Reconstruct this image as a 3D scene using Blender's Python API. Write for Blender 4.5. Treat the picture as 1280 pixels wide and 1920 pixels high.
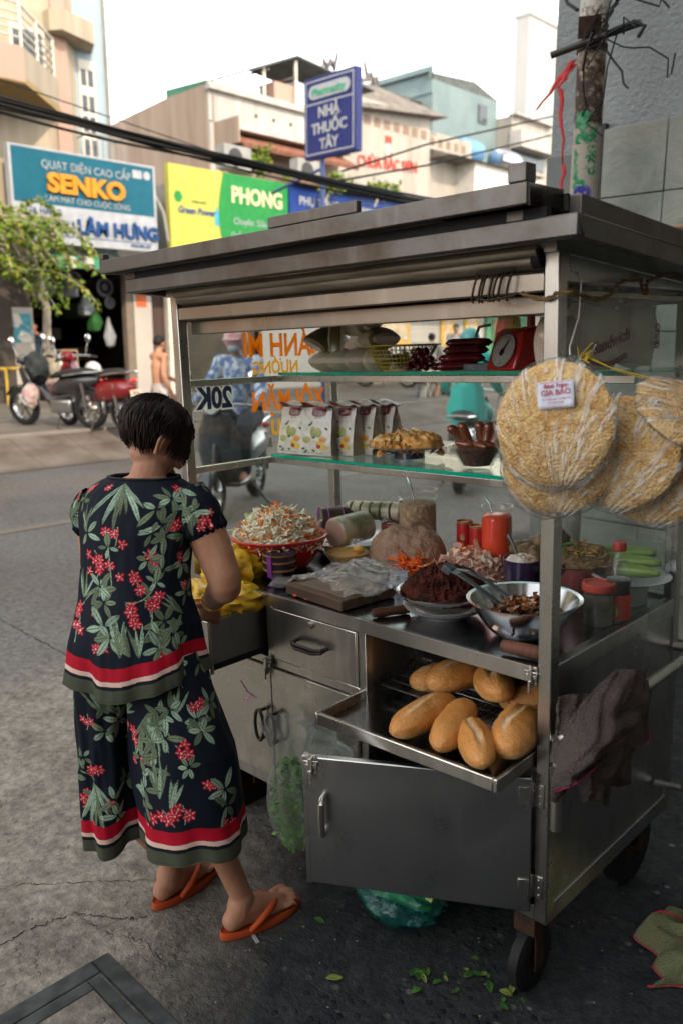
import bpy, bmesh, math, random
import numpy as np
from mathutils import Vector, Matrix, Euler, Quaternion, noise
random.seed(7); RNG=np.random.default_rng(5)
for _o in list(bpy.data.objects): bpy.data.objects.remove(_o)
SC=bpy.context.scene; COL=SC.collection; R=math.radians; PI=math.pi
# ---------------------------------------------------------------- camera, sky, sun, exposure
YAW,PITCH=-44.31,-11.9
CAMP=Vector((0.899,-1.589,1.618))
cam=bpy.data.cameras.new('camera'); camo=bpy.data.objects.new('camera',cam); COL.objects.link(camo)
camo.location=CAMP; camo.rotation_euler=(R(90+PITCH),0,R(-YAW))
cam.sensor_fit='VERTICAL'; cam.sensor_height=36; cam.sensor_width=24; cam.lens=1539.6/1920*36
cam.clip_start=.05; cam.clip_end=900
cam.dof.use_dof=True; cam.dof.focus_distance=2.2; cam.dof.aperture_fstop=cam.lens/10.0
SC.camera=camo
w=bpy.data.worlds.new('World'); SC.world=w; w.use_nodes=True
nt=w.node_tree; bg=nt.nodes['Background']; sky=nt.nodes.new('ShaderNodeTexSky'); sky.sky_type='NISHITA'
SUN_EL,SUN_AZ=R(33),R(108)
sky.sun_disc=False; sky.sun_elevation=SUN_EL; sky.sun_rotation=SUN_AZ
sky.air_density=1.0; sky.dust_density=6.0; sky.ozone_density=1.0; sky.altitude=0
mxs=nt.nodes.new('ShaderNodeMix'); mxs.data_type='RGBA'; mxs.inputs[0].default_value=.82; nt.links.new(sky.outputs[0],mxs.inputs[6]); mxs.inputs[7].default_value=(5.75,5.75,5.7,1)   # bright hazy white sky
tcw=nt.nodes.new('ShaderNodeTexCoord'); spw=nt.nodes.new('ShaderNodeSeparateXYZ'); nt.links.new(tcw.outputs['Generated'],spw.inputs[0]); mrw=nt.nodes.new('ShaderNodeMapRange')   # haze: brighter low down
mrw.inputs[1].default_value=0; mrw.inputs[2].default_value=.62; mrw.inputs[3].default_value=2.35; mrw.inputs[4].default_value=.60; nt.links.new(spw.outputs[2],mrw.inputs[0]); vmw=nt.nodes.new('ShaderNodeVectorMath'); vmw.operation='SCALE'
nt.links.new(mxs.outputs[2],vmw.inputs[0]); nt.links.new(mrw.outputs[0],vmw.inputs[3]); nt.links.new(vmw.outputs[0],bg.inputs[0]); bg.inputs[1].default_value=0.15
sl=bpy.data.lights.new('sun','SUN'); sl.energy=1.5; sl.angle=R(.6); sl.color=(1,.84,.66)
so=bpy.data.objects.new('sun',sl); COL.objects.link(so)
sd=Vector((math.sin(SUN_AZ)*math.cos(SUN_EL),math.cos(SUN_AZ)*math.cos(SUN_EL),math.sin(SUN_EL)))
so.rotation_euler=sd.to_track_quat('Z','Y').to_euler(); so.location=(0,0,30)
SC.view_settings.view_transform='Standard'; SC.view_settings.look='None'; SC.view_settings.exposure=1.75; SC.view_settings.gamma=1
SC.render.resolution_x=682; SC.render.resolution_y=1024
try:
    SC.cycles.transparent_max_bounces=24; SC.cycles.max_bounces=9; SC.cycles.glossy_bounces=4; SC.cycles.transmission_bounces=4
    SC.cycles.caustics_reflective=False; SC.cycles.caustics_refractive=False
except Exception: pass
# the cart stands a little tilted on the street: everything on it is built upright in the cart's own frame, then tilted with it
M3=Matrix(((1.0,-0.0060,-0.0310),(0.0060,1.0,-0.0110),(0.0310,0.0110,0.9995)))
CC=Vector((0.899,-1.589,1.607))
MC=Matrix.Translation(CAMP)@M3.to_4x4()@Matrix.Translation(-CC)
CARTR=[]
# ---------------------------------------------------------------- materials
def nmat(name):
    m=bpy.data.materials.new(name); m.use_nodes=True; n=m.node_tree.nodes; l=m.node_tree.links
    return m,n,l,n['Principled BSDF']
def _c(c): return (c[0],c[1],c[2],1)
def ntex(n,l,kind,scale,coord='Object',detail=4,rough=.55,dist=0,stretch=None):
    tc=n.new('ShaderNodeTexCoord'); out=tc.outputs[coord]
    if stretch:
        mp=n.new('ShaderNodeMapping'); mp.inputs['Scale'].default_value=stretch; l.new(out,mp.inputs[0]); out=mp.outputs[0]
    t=n.new('ShaderNodeTexNoise' if kind=='noise' else 'ShaderNodeTexVoronoi')
    t.inputs['Scale'].default_value=scale
    if kind=='noise':
        t.inputs['Detail'].default_value=detail; t.inputs['Roughness'].default_value=rough; t.inputs['Distortion'].default_value=dist
    l.new(out,t.inputs['Vector']); return t
def ramp(n,l,src,stops,interp='LINEAR'):
    r=n.new('ShaderNodeValToRGB'); e=r.color_ramp; e.interpolation=interp
    while len(e.elements)<len(stops): e.elements.new(.5)
    for i,(p,c) in enumerate(stops): e.elements[i].position=p; e.elements[i].color=_c(c) if hasattr(c,'__len__') else (c,c,c,1)
    l.new(src,r.inputs[0]); return r
def mixc(n,l,f,a,b,mode='MIX'):
    m=n.new('ShaderNodeMix'); m.data_type='RGBA'; m.blend_type=mode
    for s,v in ((0,f),(6,a),(7,b)):
        if hasattr(v,'is_output') : l.new(v,m.inputs[s])
        elif s==0: m.inputs[0].default_value=v
        else: m.inputs[s].default_value=_c(v)
    return m.outputs[2]
def bumpn(n,l,b,h,strength,dist=.01):
    bu=n.new('ShaderNodeBump'); bu.inputs['Strength'].default_value=strength; bu.inputs['Distance'].default_value=dist
    l.new(h,bu.inputs['Height']); l.new(bu.outputs[0],b.inputs['Normal']); return bu
MC_={}
def mat(name,col,rough=.5,metal=0,col2=None,ns=6,lo=.35,hi=.65,bump=0,bs=60,bd=.004,coat=0,sss=0,sheen=0,spec=.5,det=5,stretch=None,trans=0):
    if name in MC_: return MC_[name]
    m,n,l,b=nmat(name); b.inputs['Base Color'].default_value=_c(col); b.inputs['Roughness'].default_value=rough
    b.inputs['Metallic'].default_value=metal; b.inputs['Coat Weight'].default_value=coat; b.inputs['Coat Roughness'].default_value=.15
    b.inputs['Specular IOR Level'].default_value=spec if rough<.45 else spec*.45; b.inputs['Sheen Weight'].default_value=sheen
    b.inputs['Transmission Weight'].default_value=trans
    if sss: b.inputs['Subsurface Weight'].default_value=sss; b.inputs['Subsurface Scale'].default_value=.008; b.inputs['Subsurface Radius'].default_value=(1,.4,.2)
    if col2 is None: col2=tuple(c*.8 for c in col)
    t=ntex(n,l,'noise',ns,detail=det,stretch=stretch); r=ramp(n,l,t.outputs[0],[(lo,col),(hi,col2)]); l.new(r.outputs[0],b.inputs['Base Color'])
    if bump:
        t2=ntex(n,l,'noise',bs,detail=3,stretch=stretch); bumpn(n,l,b,t2.outputs[0],bump,bd)
    MC_[name]=m; return m
def steel(name,col,rough,smear=.12,streak=(3,3,40),bump=.02,dirt=.5,dcol=(.09,.075,.06)):
    if name in MC_: return MC_[name]
    m,n,l,b=nmat(name); b.inputs['Metallic'].default_value=1
    t=ntex(n,l,'noise',5,detail=6,rough=.65); t2=ntex(n,l,'noise',14,detail=4,stretch=streak); t3=ntex(n,l,'noise',1.7,detail=7,rough=.7,dist=.6)
    base=mixc(n,l,t2.outputs[0],tuple(c*.82 for c in col),col)
    d=ramp(n,l,t3.outputs[0],[(.48,0.0),(.72,dirt)])
    base=mixc(n,l,d.outputs[0],base,dcol)
    sc1=ntex(n,l,'noise',9,detail=5,stretch=(1,1,.25)); sm=ramp(n,l,sc1.outputs[0],[(.55,0.),(.63,.35),(.7,0.)]); base=mixc(n,l,sm.outputs[0],base,tuple(min(1,c*1.35) for c in col))
    l.new(base,b.inputs['Base Color'])
    rr=n.new('ShaderNodeMapRange'); rr.inputs[3].default_value=rough-smear; rr.inputs[4].default_value=rough+smear; l.new(t.outputs[0],rr.inputs[0])
    ad=n.new('ShaderNodeMath'); ad.operation='MULTIPLY_ADD'; l.new(d.outputs[0],ad.inputs[0]); ad.inputs[1].default_value=.3; l.new(rr.outputs[0],ad.inputs[2]); l.new(ad.outputs[0],b.inputs['Roughness'])
    wv_=ntex(n,l,'noise',2.6,detail=2); ad2=n.new('ShaderNodeMath'); ad2.operation='MULTIPLY_ADD'; l.new(wv_.outputs[0],ad2.inputs[0]); ad2.inputs[1].default_value=6.0; l.new(t.outputs[0],ad2.inputs[2]); bumpn(n,l,b,ad2.outputs[0],min(1,bump*5),.005)
    MC_[name]=m; return m
def film(name,tint=(.95,.97,1),alpha=.15,rough=.12,bs=30,bump=.6,facing=.5,gl=1.0,body=(.8,.8,.8)):
    """thin clear plastic or glass: transparent seen face-on, glossy at grazing angles, with wrinkles"""
    if name in MC_: return MC_[name]
    m,n,l,b=nmat(name); n.remove(b); out=n['Material Output']
    tr=n.new('ShaderNodeBsdfTransparent'); tr.inputs[0].default_value=_c(tint)
    g=n.new('ShaderNodeBsdfGlossy'); g.inputs[0].default_value=(gl,gl,gl,1); g.inputs[1].default_value=rough
    df=n.new('ShaderNodeBsdfDiffuse'); df.inputs[0].default_value=_c(body)
    m0=n.new('ShaderNodeMixShader'); m0.inputs[0].default_value=alpha; l.new(tr.outputs[0],m0.inputs[1]); l.new(df.outputs[0],m0.inputs[2])
    lw=n.new('ShaderNodeLayerWeight'); lw.inputs[0].default_value=.5
    m1=n.new('ShaderNodeMixShader'); p1_=n.new('ShaderNodeMath'); p1_.operation='POWER'; l.new(lw.outputs[1],p1_.inputs[0]); p1_.inputs[1].default_value=2.2/max(.1,facing)*.5+1.2
    pw=n.new('ShaderNodeMath'); pw.operation='MULTIPLY_ADD'; l.new(p1_.outputs[0],pw.inputs[0]); pw.inputs[1].default_value=.75; pw.inputs[2].default_value=.035
    l.new(pw.outputs[0],m1.inputs[0]); l.new(m0.outputs[0],m1.inputs[1]); l.new(g.outputs[0],m1.inputs[2]); l.new(m1.outputs[0],out.inputs[0])
    if bump:
        t=ntex(n,l,'noise',bs,detail=4,dist=1.2); bu=n.new('ShaderNodeBump'); bu.inputs[0].default_value=bump; bu.inputs[1].default_value=.01
        l.new(t.outputs[0],bu.inputs['Height'])
        for q in (g,lw): l.new(bu.outputs[0],q.inputs['Normal'])
    MC_[name]=m; return m
def vcol(name,rough=.7,attr='Col',bump=0,bs=300,sheen=0,bd=.002,spec=.3):
    if name in MC_: return MC_[name]
    m,n,l,b=nmat(name); a=n.new('ShaderNodeAttribute'); a.attribute_name=attr; l.new(a.outputs['Color'],b.inputs['Base Color'])
    b.inputs['Roughness'].default_value=rough; b.inputs['Sheen Weight'].default_value=sheen; b.inputs['Specular IOR Level'].default_value=spec
    if bump: t=ntex(n,l,'noise',bs,detail=2); bumpn(n,l,b,t.outputs[0],bump,bd)
    MC_[name]=m; return m
def emis(name,col,s):
    if name in MC_: return MC_[name]
    m,n,l,b=nmat(name); b.inputs['Base Color'].default_value=_c(col); b.inputs['Emission Color'].default_value=_c(col); b.inputs['Emission Strength'].default_value=s
    MC_[name]=m; return m
# ---------------------------------------------------------------- mesh builder
def V(*a): return Vector(a)
class G:
    def __init__(s): s.v=[]; s.f=[]; s.c=[]
    def add(s,vs,fs,mx=None):
        o=len(s.v)
        s.v+=[tuple(mx@Vector(p)) if mx is not None else tuple(p) for p in vs]; s.f+=[tuple(i+o for i in f) for f in fs]; return s
    def box(s,a,b,mx=None):
        (x0,y0,z0),(x1,y1,z1)=a,b
        return s.add([(x0,y0,z0),(x1,y0,z0),(x1,y1,z0),(x0,y1,z0),(x0,y0,z1),(x1,y0,z1),(x1,y1,z1),(x0,y1,z1)],
            [(0,3,2,1),(4,5,6,7),(0,1,5,4),(1,2,6,5),(2,3,7,6),(3,0,4,7)],mx)
    def cbox(s,c,d,rz=0,rx=0,ry=0):
        mx=Matrix.Translation(c)@Euler((rx,ry,rz)).to_matrix().to_4x4()
        return s.box((-d[0]/2,-d[1]/2,-d[2]/2),(d[0]/2,d[1]/2,d[2]/2),mx)
    def bar(s,p,q,wd,h,up=(0,0,1)):
        p=Vector(p);q=Vector(q); d=(q-p); L=d.length; d.normalize(); u=Vector(up); sx=d.cross(u)
        if sx.length<1e-4: sx=d.cross(Vector((1,0,0)))
        sx.normalize(); u=sx.cross(d)
        mx=Matrix((sx,d,u)).transposed().to_4x4(); mx.translation=p
        return s.box((-wd/2,0,-h/2),(wd/2,L,h/2),mx)
    def tube(s,pts,r,n=8,closed=False,caps=True):
        P=[Vector(p) for p in pts]; K=len(P); rr=r if hasattr(r,'__len__') else [r]*K
        vs=[];fs=[]; t0=(P[1]-P[0]).normalized(); a=t0.orthogonal().normalized()
        for i in range(K):
            if closed: t=(P[(i+1)%K]-P[i-1])
            else: t=P[min(i+1,K-1)]-P[max(i-1,0)]
            if t.length<1e-9: t=t0.copy()
            t.normalize(); a=(a-t*a.dot(t)); a=a.normalized() if a.length>1e-6 else t.orthogonal().normalized(); b=t.cross(a)
            for k in range(n):
                an=2*PI*k/n; vs.append(P[i]+(a*math.cos(an)+b*math.sin(an))*rr[i])
        for i in range(K if closed else K-1):
            j=(i+1)%K
            for k in range(n): fs.append((i*n+k,i*n+(k+1)%n,j*n+(k+1)%n,j*n+k))
        if caps and not closed: fs.append(tuple(range(n))[::-1]); fs.append(tuple((K-1)*n+k for k in range(n)))
        return s.add(vs,fs)
    def cyl(s,c,r,h,n=24,r2=None,mx=None):
        r2=r if r2 is None else r2
        return s.lathe([(0,0),(r,0),(r2,h),(0,h)],n,c,mx)
    def lathe(s,prof,n=32,c=(0,0,0),mx=None,jit=None):
        vs=[];fs=[];K=len(prof); c=Vector(c)
        for i,(r,z) in enumerate(prof):
            for k in range(n):
                a=2*PI*k/n; rr=r*(1+(jit(a,z) if jit else 0)); vs.append(Vector((rr*math.cos(a),rr*math.sin(a),z)))
        for i in range(K-1):
            for k in range(n):
                q=(i*n+k,i*n+(k+1)%n,(i+1)*n+(k+1)%n,(i+1)*n+k)
                fs.append(q)
        m=Matrix.Translation(c) if mx is None else Matrix.Translation(c)@mx
        return s.add(vs,fs,m)
    def loft(s,rings,closed=True,caps=False):
        n=len(rings[0]);fs=[];K=len(rings)
        vs=[p for r in rings for p in r]
        for i in range(K-1):
            for k in range(n if closed else n-1): fs.append((i*n+k,i*n+(k+1)%n,(i+1)*n+(k+1)%n,(i+1)*n+k))
        if caps: fs.append(tuple(range(n))[::-1]); fs.append(tuple((K-1)*n+k for k in range(n)))
        return s.add(vs,fs)
    def grid(s,nx,ny,fn):
        vs=[fn(i/nx,j/ny) for j in range(ny+1) for i in range(nx+1)]
        return s.add(vs,[(j*(nx+1)+i,j*(nx+1)+i+1,(j+1)*(nx+1)+i+1,(j+1)*(nx+1)+i) for j in range(ny) for i in range(nx)])
    def ell(s,c,r,rot=(0,0,0),n=10,m=7,jit=0,seed=0):
        mx=Matrix.Translation(c)@Euler(rot).to_matrix().to_4x4(); vs=[];fs=[]
        for j in range(m+1):
            th=PI*j/m
            for i in range(n):
                a=2*PI*i/n; d=Vector((math.sin(th)*math.cos(a),math.sin(th)*math.sin(a),math.cos(th)))
                k=1+(jit*noise.noise(d*1.7+Vector((seed,seed*.7,0))) if jit else 0)
                vs.append((d.x*r[0]*k,d.y*r[1]*k,d.z*r[2]*k))
        for j in range(m):
            for i in range(n): fs.append((j*n+i,(j+1)*n+i,(j+1)*n+(i+1)%n,j*n+(i+1)%n))
        return s.add(vs,fs,mx)
    def prism(s,poly,y0,y1,axis='y',mx=None):
        """outline given as (a,b) pairs, extruded along an axis"""
        n=len(poly)
        f={'y':lambda a,b,t:(a,t,b),'x':lambda a,b,t:(t,a,b),'z':lambda a,b,t:(a,b,t)}[axis]
        vs=[f(a,b,y0) for a,b in poly]+[f(a,b,y1) for a,b in poly]
        fs=[tuple(range(n)),tuple(range(n,2*n))[::-1]]+[(k,n+k,n+(k+1)%n,(k+1)%n) for k in range(n)]
        return s.add(vs,fs,mx)
    def obj(s,name,m,parent=None,bevel=0,seg=2,solid=0,sub=0,ang=35,smooth=True,cols=None):
        me=bpy.data.meshes.new(name); me.from_pydata([tuple(p) for p in s.v],[],s.f)
        bm=bmesh.new(); bm.from_mesh(me); 
        if cols is None: bmesh.ops.remove_doubles(bm,verts=bm.verts,dist=1e-6)
        bmesh.ops.recalc_face_normals(bm,faces=bm.faces)
        if smooth:
            for f in bm.faces: f.smooth=True
            for e in bm.edges:
                if len(e.link_faces)==2 and e.calc_face_angle(0)>R(ang): e.smooth=False
        bm.to_mesh(me); bm.free()
        if cols is not None:
            ca=me.color_attributes.new('Col','FLOAT_COLOR','POINT'); a=np.ones((len(me.vertices),4),dtype=np.float32); a[:,:3]=cols; ca.data.foreach_set('color',a.ravel())
        for mm in (m if isinstance(m,(list,tuple)) else [m]): me.materials.append(mm)
        o=bpy.data.objects.new(name,me); COL.objects.link(o)
        if parent is not None: o.parent=parent
        if solid: q=o.modifiers.new('s','SOLIDIFY'); q.thickness=solid; q.offset=0
        if bevel: q=o.modifiers.new('b','BEVEL'); q.width=bevel; q.segments=seg; q.limit_method='ANGLE'; q.angle_limit=R(40)
        if sub: q=o.modifiers.new('u','SUBSURF'); q.levels=sub; q.render_levels=sub
        return o
def tag(o,label,cat,group=None,fr='g'):
    o['label']=label; o['category']=cat
    if group: o['group']=group
    if fr=='c': CARTR.append(o)
    return o
def T(name,label,cat,loc=(0,0,0),rz=0,group=None,fr='c',rot=None):
    o=bpy.data.objects.new(name,None); COL.objects.link(o); o.empty_display_size=.05; o.location=loc; o.rotation_euler=rot if rot else (0,0,rz)
    return tag(o,label,cat,group,fr)
def solo(g,name,m,label,cat,loc=(0,0,0),rz=0,group=None,fr='c',rot=None,**k):
    o=g.obj(name,m,None,**k); o.location=loc; o.rotation_euler=rot if rot else (0,0,rz)
    return tag(o,label,cat,group,fr)
def struct(g,name,m,**k):
    o=g.obj(name,m,None,**k); o['kind']='structure'; return o
def dup(root,loc,rz=None,label=None,rot=None,scale=None,fr=None):
    def cp(o,par):
        c=o.copy(); COL.objects.link(c); c.parent=par
        for ch in [x for x in bpy.data.objects if x.parent==o]: cp(ch,c)
        return c
    c=cp(root,None); c.location=loc
    if rz is not None: c.rotation_euler=(0,0,rz)
    if rot is not None: c.rotation_euler=rot
    if scale: c.scale=scale if hasattr(scale,'__len__') else (scale,)*3
    if label: c['label']=label
    if root in CARTR: CARTR.append(c)
    return c
def textg(body,size,extr=.001,off=0,bold=0,sx=1,align='CENTER',shear=0,space=1,res=3):
    cu=bpy.data.curves.new('t','FONT'); cu.body=body; cu.size=size; cu.extrude=extr; cu.offset=off; cu.align_x=align; cu.align_y='CENTER'; cu.shear=shear; cu.space_character=space; cu.resolution_u=res
    o=bpy.data.objects.new('t',cu); COL.objects.link(o); dg=bpy.context.evaluated_depsgraph_get(); dg.update()
    me=bpy.data.meshes.new_from_object(o.evaluated_get(dg)); g=G(); g.v=[(v.co.x*sx,v.co.y,v.co.z) for v in me.vertices]; g.f=[tuple(p.vertices) for p in me.polygons]
    bpy.data.objects.remove(o); bpy.data.meshes.remove(me); return g
def place(g,mx): g.v=[tuple(mx@Vector(p)) for p in g.v]; return g
def frame_mx(o,xa,ya):
    """text plane: local x along xa, local y along ya"""
    xa=Vector(xa).normalized(); ya=Vector(ya).normalized(); za=xa.cross(ya); m=Matrix((xa,ya,za)).transposed().to_4x4(); m.translation=Vector(o); return m
def fbm(p,sc,o=4): return noise.fractal(Vector(p)*sc,1.0,2.0,o)
# reading helpers: a point at a given distance, or on a given plane, along a sight line of the reference view
_Rg=Matrix(((math.cos(R(-YAW)),)*3,)*3) if False else camo.rotation_euler.to_matrix()
def ray(u,v): return _Rg@Vector(((u-640)/1539.6,-(v-960)/1539.6,-1.0))
def gp(u,v,t): return CAMP+ray(u,v)*t
def gh(u,v,ax,val):
    d=ray(u,v); return CAMP+d*((val-CAMP[ax])/d[ax])
_Mi=M3.inverted()
def ch(u,v,ax,val):
    d=_Mi@ray(u,v); return CC+d*((val-CC[ax])/d[ax])
# ---------------------------------------------------------------- materials in use
ST=steel('brushed_steel',(.62,.60,.55),.26,.11,dirt=.45,dcol=(.16,.13,.10))
STD=steel('aged_steel',(.46,.46,.45),.30,.12,dirt=.6,dcol=(.12,.105,.09))
STH=steel('header_steel',(.34,.30,.25),.3,.12,dirt=.6,dcol=(.12,.08,.05))
STP=steel('post_steel',(.50,.48,.44),.28,.12,dirt=.5,dcol=(.14,.12,.10))
STC=steel('counter_steel',(.40,.43,.46),.2,.07,streak=(30,3,3),bump=.006,dirt=.25)
STR=steel('roof_steel',(.135,.125,.115),.42,.14,dirt=.85,dcol=(.10,.065,.04))
STB=steel('bowl_steel',(.55,.55,.56),.17,.05,bump=.004,dirt=.1)
BLK=mat('black_rubber',(.015,.015,.016),.6,bump=.2,bs=90)
DRK=mat('dark_iron',(.06,.055,.05),.45,metal=.8)
RUST=mat('rusty_iron',(.055,.025,.015),.8,col2=(.02,.013,.010),ns=30)
GL=film('pane_glass',(.95,.98,.96),.008,.02,3,.0,.12)
GLD=film('smoky_side_glass',(.91,.94,.94),.01,.03,3,.0,.18,gl=.7,body=(.25,.28,.28))
GRN=mat('shelf_glass_edge',(.0,.28,.16),.15,col2=(.0,.36,.22))
# =================================================================== THE FOOD CART (cart frame: x along front, y depth, z up)
W_=1.395; D_=.726; P_=.036
cart=T('food_cart','large stainless steel street food cart with glass cabinet, drawers and overhanging roof','food cart',(0,0,0))
SPLIT_={'base_rail','side_base_rail','sill_rail','side_header','shelf_rail','roof_bearer','drawer_frame'}
def part(g,n,m,par=cart,**k):
    if n in SPLIT_:
        for i in range(0,len(g.v),8):
            q=G(); q.v=g.v[i:i+8]; q.f=[tuple(a-i for a in f) for f in g.f if i<=f[0]<i+8]; q.obj(n,m,par,**k)
        return None
    return g.obj(n,m,par,**k)
for x0,y0 in ((-P_,0),(-W_,0),(-P_,D_-P_),(-W_,D_-P_)):
    part(G().box((x0,y0,.2155),(x0+P_,y0+P_,1.80)),'corner_post',STP,bevel=.003)
# base rails
e=.0015
part(G().box((-W_+P_,e,.215),(-P_,P_-e,.255)).box((-W_+P_,D_-P_+e,.215),(-P_,D_-e,.255)),'base_rail',STD,bevel=.002)
part(G().box((-P_+e,P_,.215),(-e,D_-P_,.262)).box((-W_+e,P_,.215),(-W_+P_-e,D_-P_,.255)),'side_base_rail',STD,bevel=.002)
part(G().box((-W_+P_,P_,.218),(-P_,D_-P_,.235)),'base_floor',STD)
# body panels
part(G().box((-.012,P_,.262),(-.006,D_-P_,.831)),'side_panel',STD)
part(G().box((-W_+.006,P_,.255),(-W_+.012,D_-P_,.835)),'side_panel',STD)
part(G().box((-W_+P_,D_-.012,.255),(-P_,D_-.006,.835)),'back_panel',STD)
part(G().box((-.606,.004,.255),(-.578,.03,.8345)).box((-.598,.03,.255),(-.586,.7,.8345)),'divider',ST,bevel=.002)
part(G().box((-.995,.003,.645),(-.96,.028,.8345)).box((-W_+P_,.003,.638),(-.606,.026,.666)),'drawer_frame',ST,bevel=.002)
part(G().box((-.9785,.004,.255),(-.9765,.03,.64)),'door_frame',STD)
part(G().box((-.58,.02,.600),(-P_,.70,.612)),'inner_shelf',STD)
# counter
part(G().box((-W_+P_,-.001,.835),(-P_,.012,.8742)).box((-W_+P_,.012,.862),(-P_,.0125,.8735)),'counter_apron',ST,bevel=.0025)
part(G().box((-W_+P_-.02,.011,.868),(-P_+.02,D_-.02,.8738)),'countertop',STC,bevel=.001)
part(G().box((-.03,P_,.831),(-e,D_-P_,.880)).box((-W_+e,P_,.84),(-W_+.03,D_-P_,.88)).box((-W_+P_,D_-.03,.85),(-P_,D_-e,.885)),'sill_rail',STD,bevel=.003)
# drawers
def ringh(c,a,b,r,n=20,ax='xz',flat=0):
    pts=[]
    for k in range(n):
        t=2*PI*k/n; pts.append((c[0]+a*math.cos(t),c[1],c[2]+b*math.sin(t)))
    return G().tube(pts,r,8,closed=True)
dr=part(G().box((-.958,-.004,.669),(-.608,.008,.8325)).box((-.95,.008,.69),(-.62,.34,.70)),'drawer',ST,bevel=.002)
g=G().tube([(-.85,-.004,.757),(-.845,-.03,.757),(-.825,-.04,.756),(-.745,-.04,.756),(-.725,-.03,.757),(-.72,-.004,.757)],.006,8)
g.tube([(-.85,-.010,.757),(-.845,-.03,.749),(-.82,-.042,.746),(-.75,-.042,.746),(-.725,-.03,.749),(-.72,-.010,.757)],.005,8)
part(g,'drawer_handle',DRK,dr)
part(G().lathe([(0,0),(.010,0),(.011,.003),(.009,.010),(.004,.012),(0,.012)],20,(-.785,-.004,.817),Matrix.Rotation(PI/2,4,'X')),'drawer_lock',ST,dr)
g=G()
g.box((-1.345,-.212,.665),(-1.008,-.198,.833))
dr2=part(g,'open_drawer',ST,bevel=.003)
part(G().box((-1.335,-.198,.676),(-1.022,.25,.681)).box((-1.335,-.198,.681),(-1.33,.25,.824)).box((-1.027,-.198,.681),(-1.022,.25,.824)).box((-1.33,.245,.681),(-1.027,.25,.824)),'drawer_box',STD,dr2)
part(G().box((-1.05,-.1975,.672),(-1.0185,.25,.69)),'drawer_runner',BLK,dr2)
part(G().lathe([(0,0),(.010,0),(.011,.003),(.009,.010),(0,.012)],20,(-1.06,-.212,.81),Matrix.Rotation(PI/2,4,'X')),'drawer_lock',ST,dr2)
# closed lower doors
for x0,x1,hx in ((-1.352,-.980,-1.013),(-.976,-.608,-.957)):
    d=part(G().box((x0,-.006,.257),(x1,.006,.636)),'cabinet_door',ST,bevel=.002)
    g=ringh((hx,-.034,.440),.020,.052,.0055)
    g.tube([(hx,-.006,.487),(hx,-.03,.489)],.006,8); g.tube([(hx,-.006,.393),(hx,-.03,.391)],.006,8)
    part(g,'ring_handle',DRK,d)
# toggle latches
def latch(par,c,sc=1):
    mx=Matrix.Translation(c)@Matrix.Scale(sc,4)
    g=G().box((-.014,-.003,-.026),(-.003,0,.026),mx).box((.003,-.003,-.026),(.014,0,.026),mx)
    g.box((-.005,-.016,-.030),(.005,-.004,.022),mx).box((-.016,-.010,-.006),(.016,-.004,.004),mx).box((-.003,-.02,-.045),(.003,-.014,-.01),mx)
    g.tube([mx@V(-.02,-.008,.012),mx@V(.02,-.008,.012)],.0028*sc,6)
    for a in (-.009,.009):
        for b in (-.02,.02): g.tube([mx@V(a,-.001,b),mx@V(a,-.006,b)],.0028*sc,6)
    return part(g,'toggle_latch',ST,par,bevel=.0008,seg=1)
latch(cart,(-.985,-.006,.645)); latch(cart,(-.047,-.002,.853),.9)
# open cabinet door hinged on the right post
th=math.atan2(.276,.49); Ld=.562
dmx=Matrix.Translation((-.043,-.004,0))@Matrix.Rotation(th,4,'Z')
g=G().box((-Ld,-.020,.250),(0,-.001,.605),dmx)
od=part(g,'open_cabinet_door',STD,bevel=.003)
part(G().box((-Ld-.004,-.0205,.248),(-Ld+.010,.0005,.607),dmx),'door_edge',STD,od,bevel=.002)
hx=-Ld+.05
def dp(x,y,z): return dmx@V(x,y,z)
g=G().tube([dp(hx,-.02,.50),dp(hx,-.035,.50),dp(hx,-.047,.492),dp(hx,-.05,.45),dp(hx,-.047,.408),dp(hx,-.035,.40),dp(hx,-.02,.40)],[.007,.007,.009,.0095,.009,.007,.007],10)
part(g,'door_handle',ST,od)
la=latch(od,(0,0,0)); la.matrix_local=dmx@Matrix.Translation((-Ld+.022,-.0205,.585))
def hinge(par,z):
    g=G().box((-.074,-.0225,z-.036),(-.046,-.0215,z+.036),Matrix.Identity(4))
    g=G().box((-.03,-.0235,z-.028),(-.004,-.0208,z+.028),dmx).box((-.040,-.0035,z-.030),(-.012,-.0005,z+.030))
    g.tube([(-.042,-.005,z-.032),(-.042,-.005,z+.032)],.005,8)
    for b in (-.02,0,.02): g.tube([(-.022,-.003,z+b),(-.022,-.0058,z+b)],.0035,6)
    return part(g,'hinge',ST,par,bevel=.0006,seg=1)
hinge(od,.555); hinge(od,.312)
# wire rack inside + pulled-out tray
g=G()
for k in range(15): y=.06+k*.045; g.tube([(-.57,y,.668),(-.05,y,.668)],.0018,4)
for k in range(52): x=-.57+k*.01; g.tube([(x,.05,.670),(x,.69,.670)],.0012,4)
part(g,'wire_rack',STD)
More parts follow.
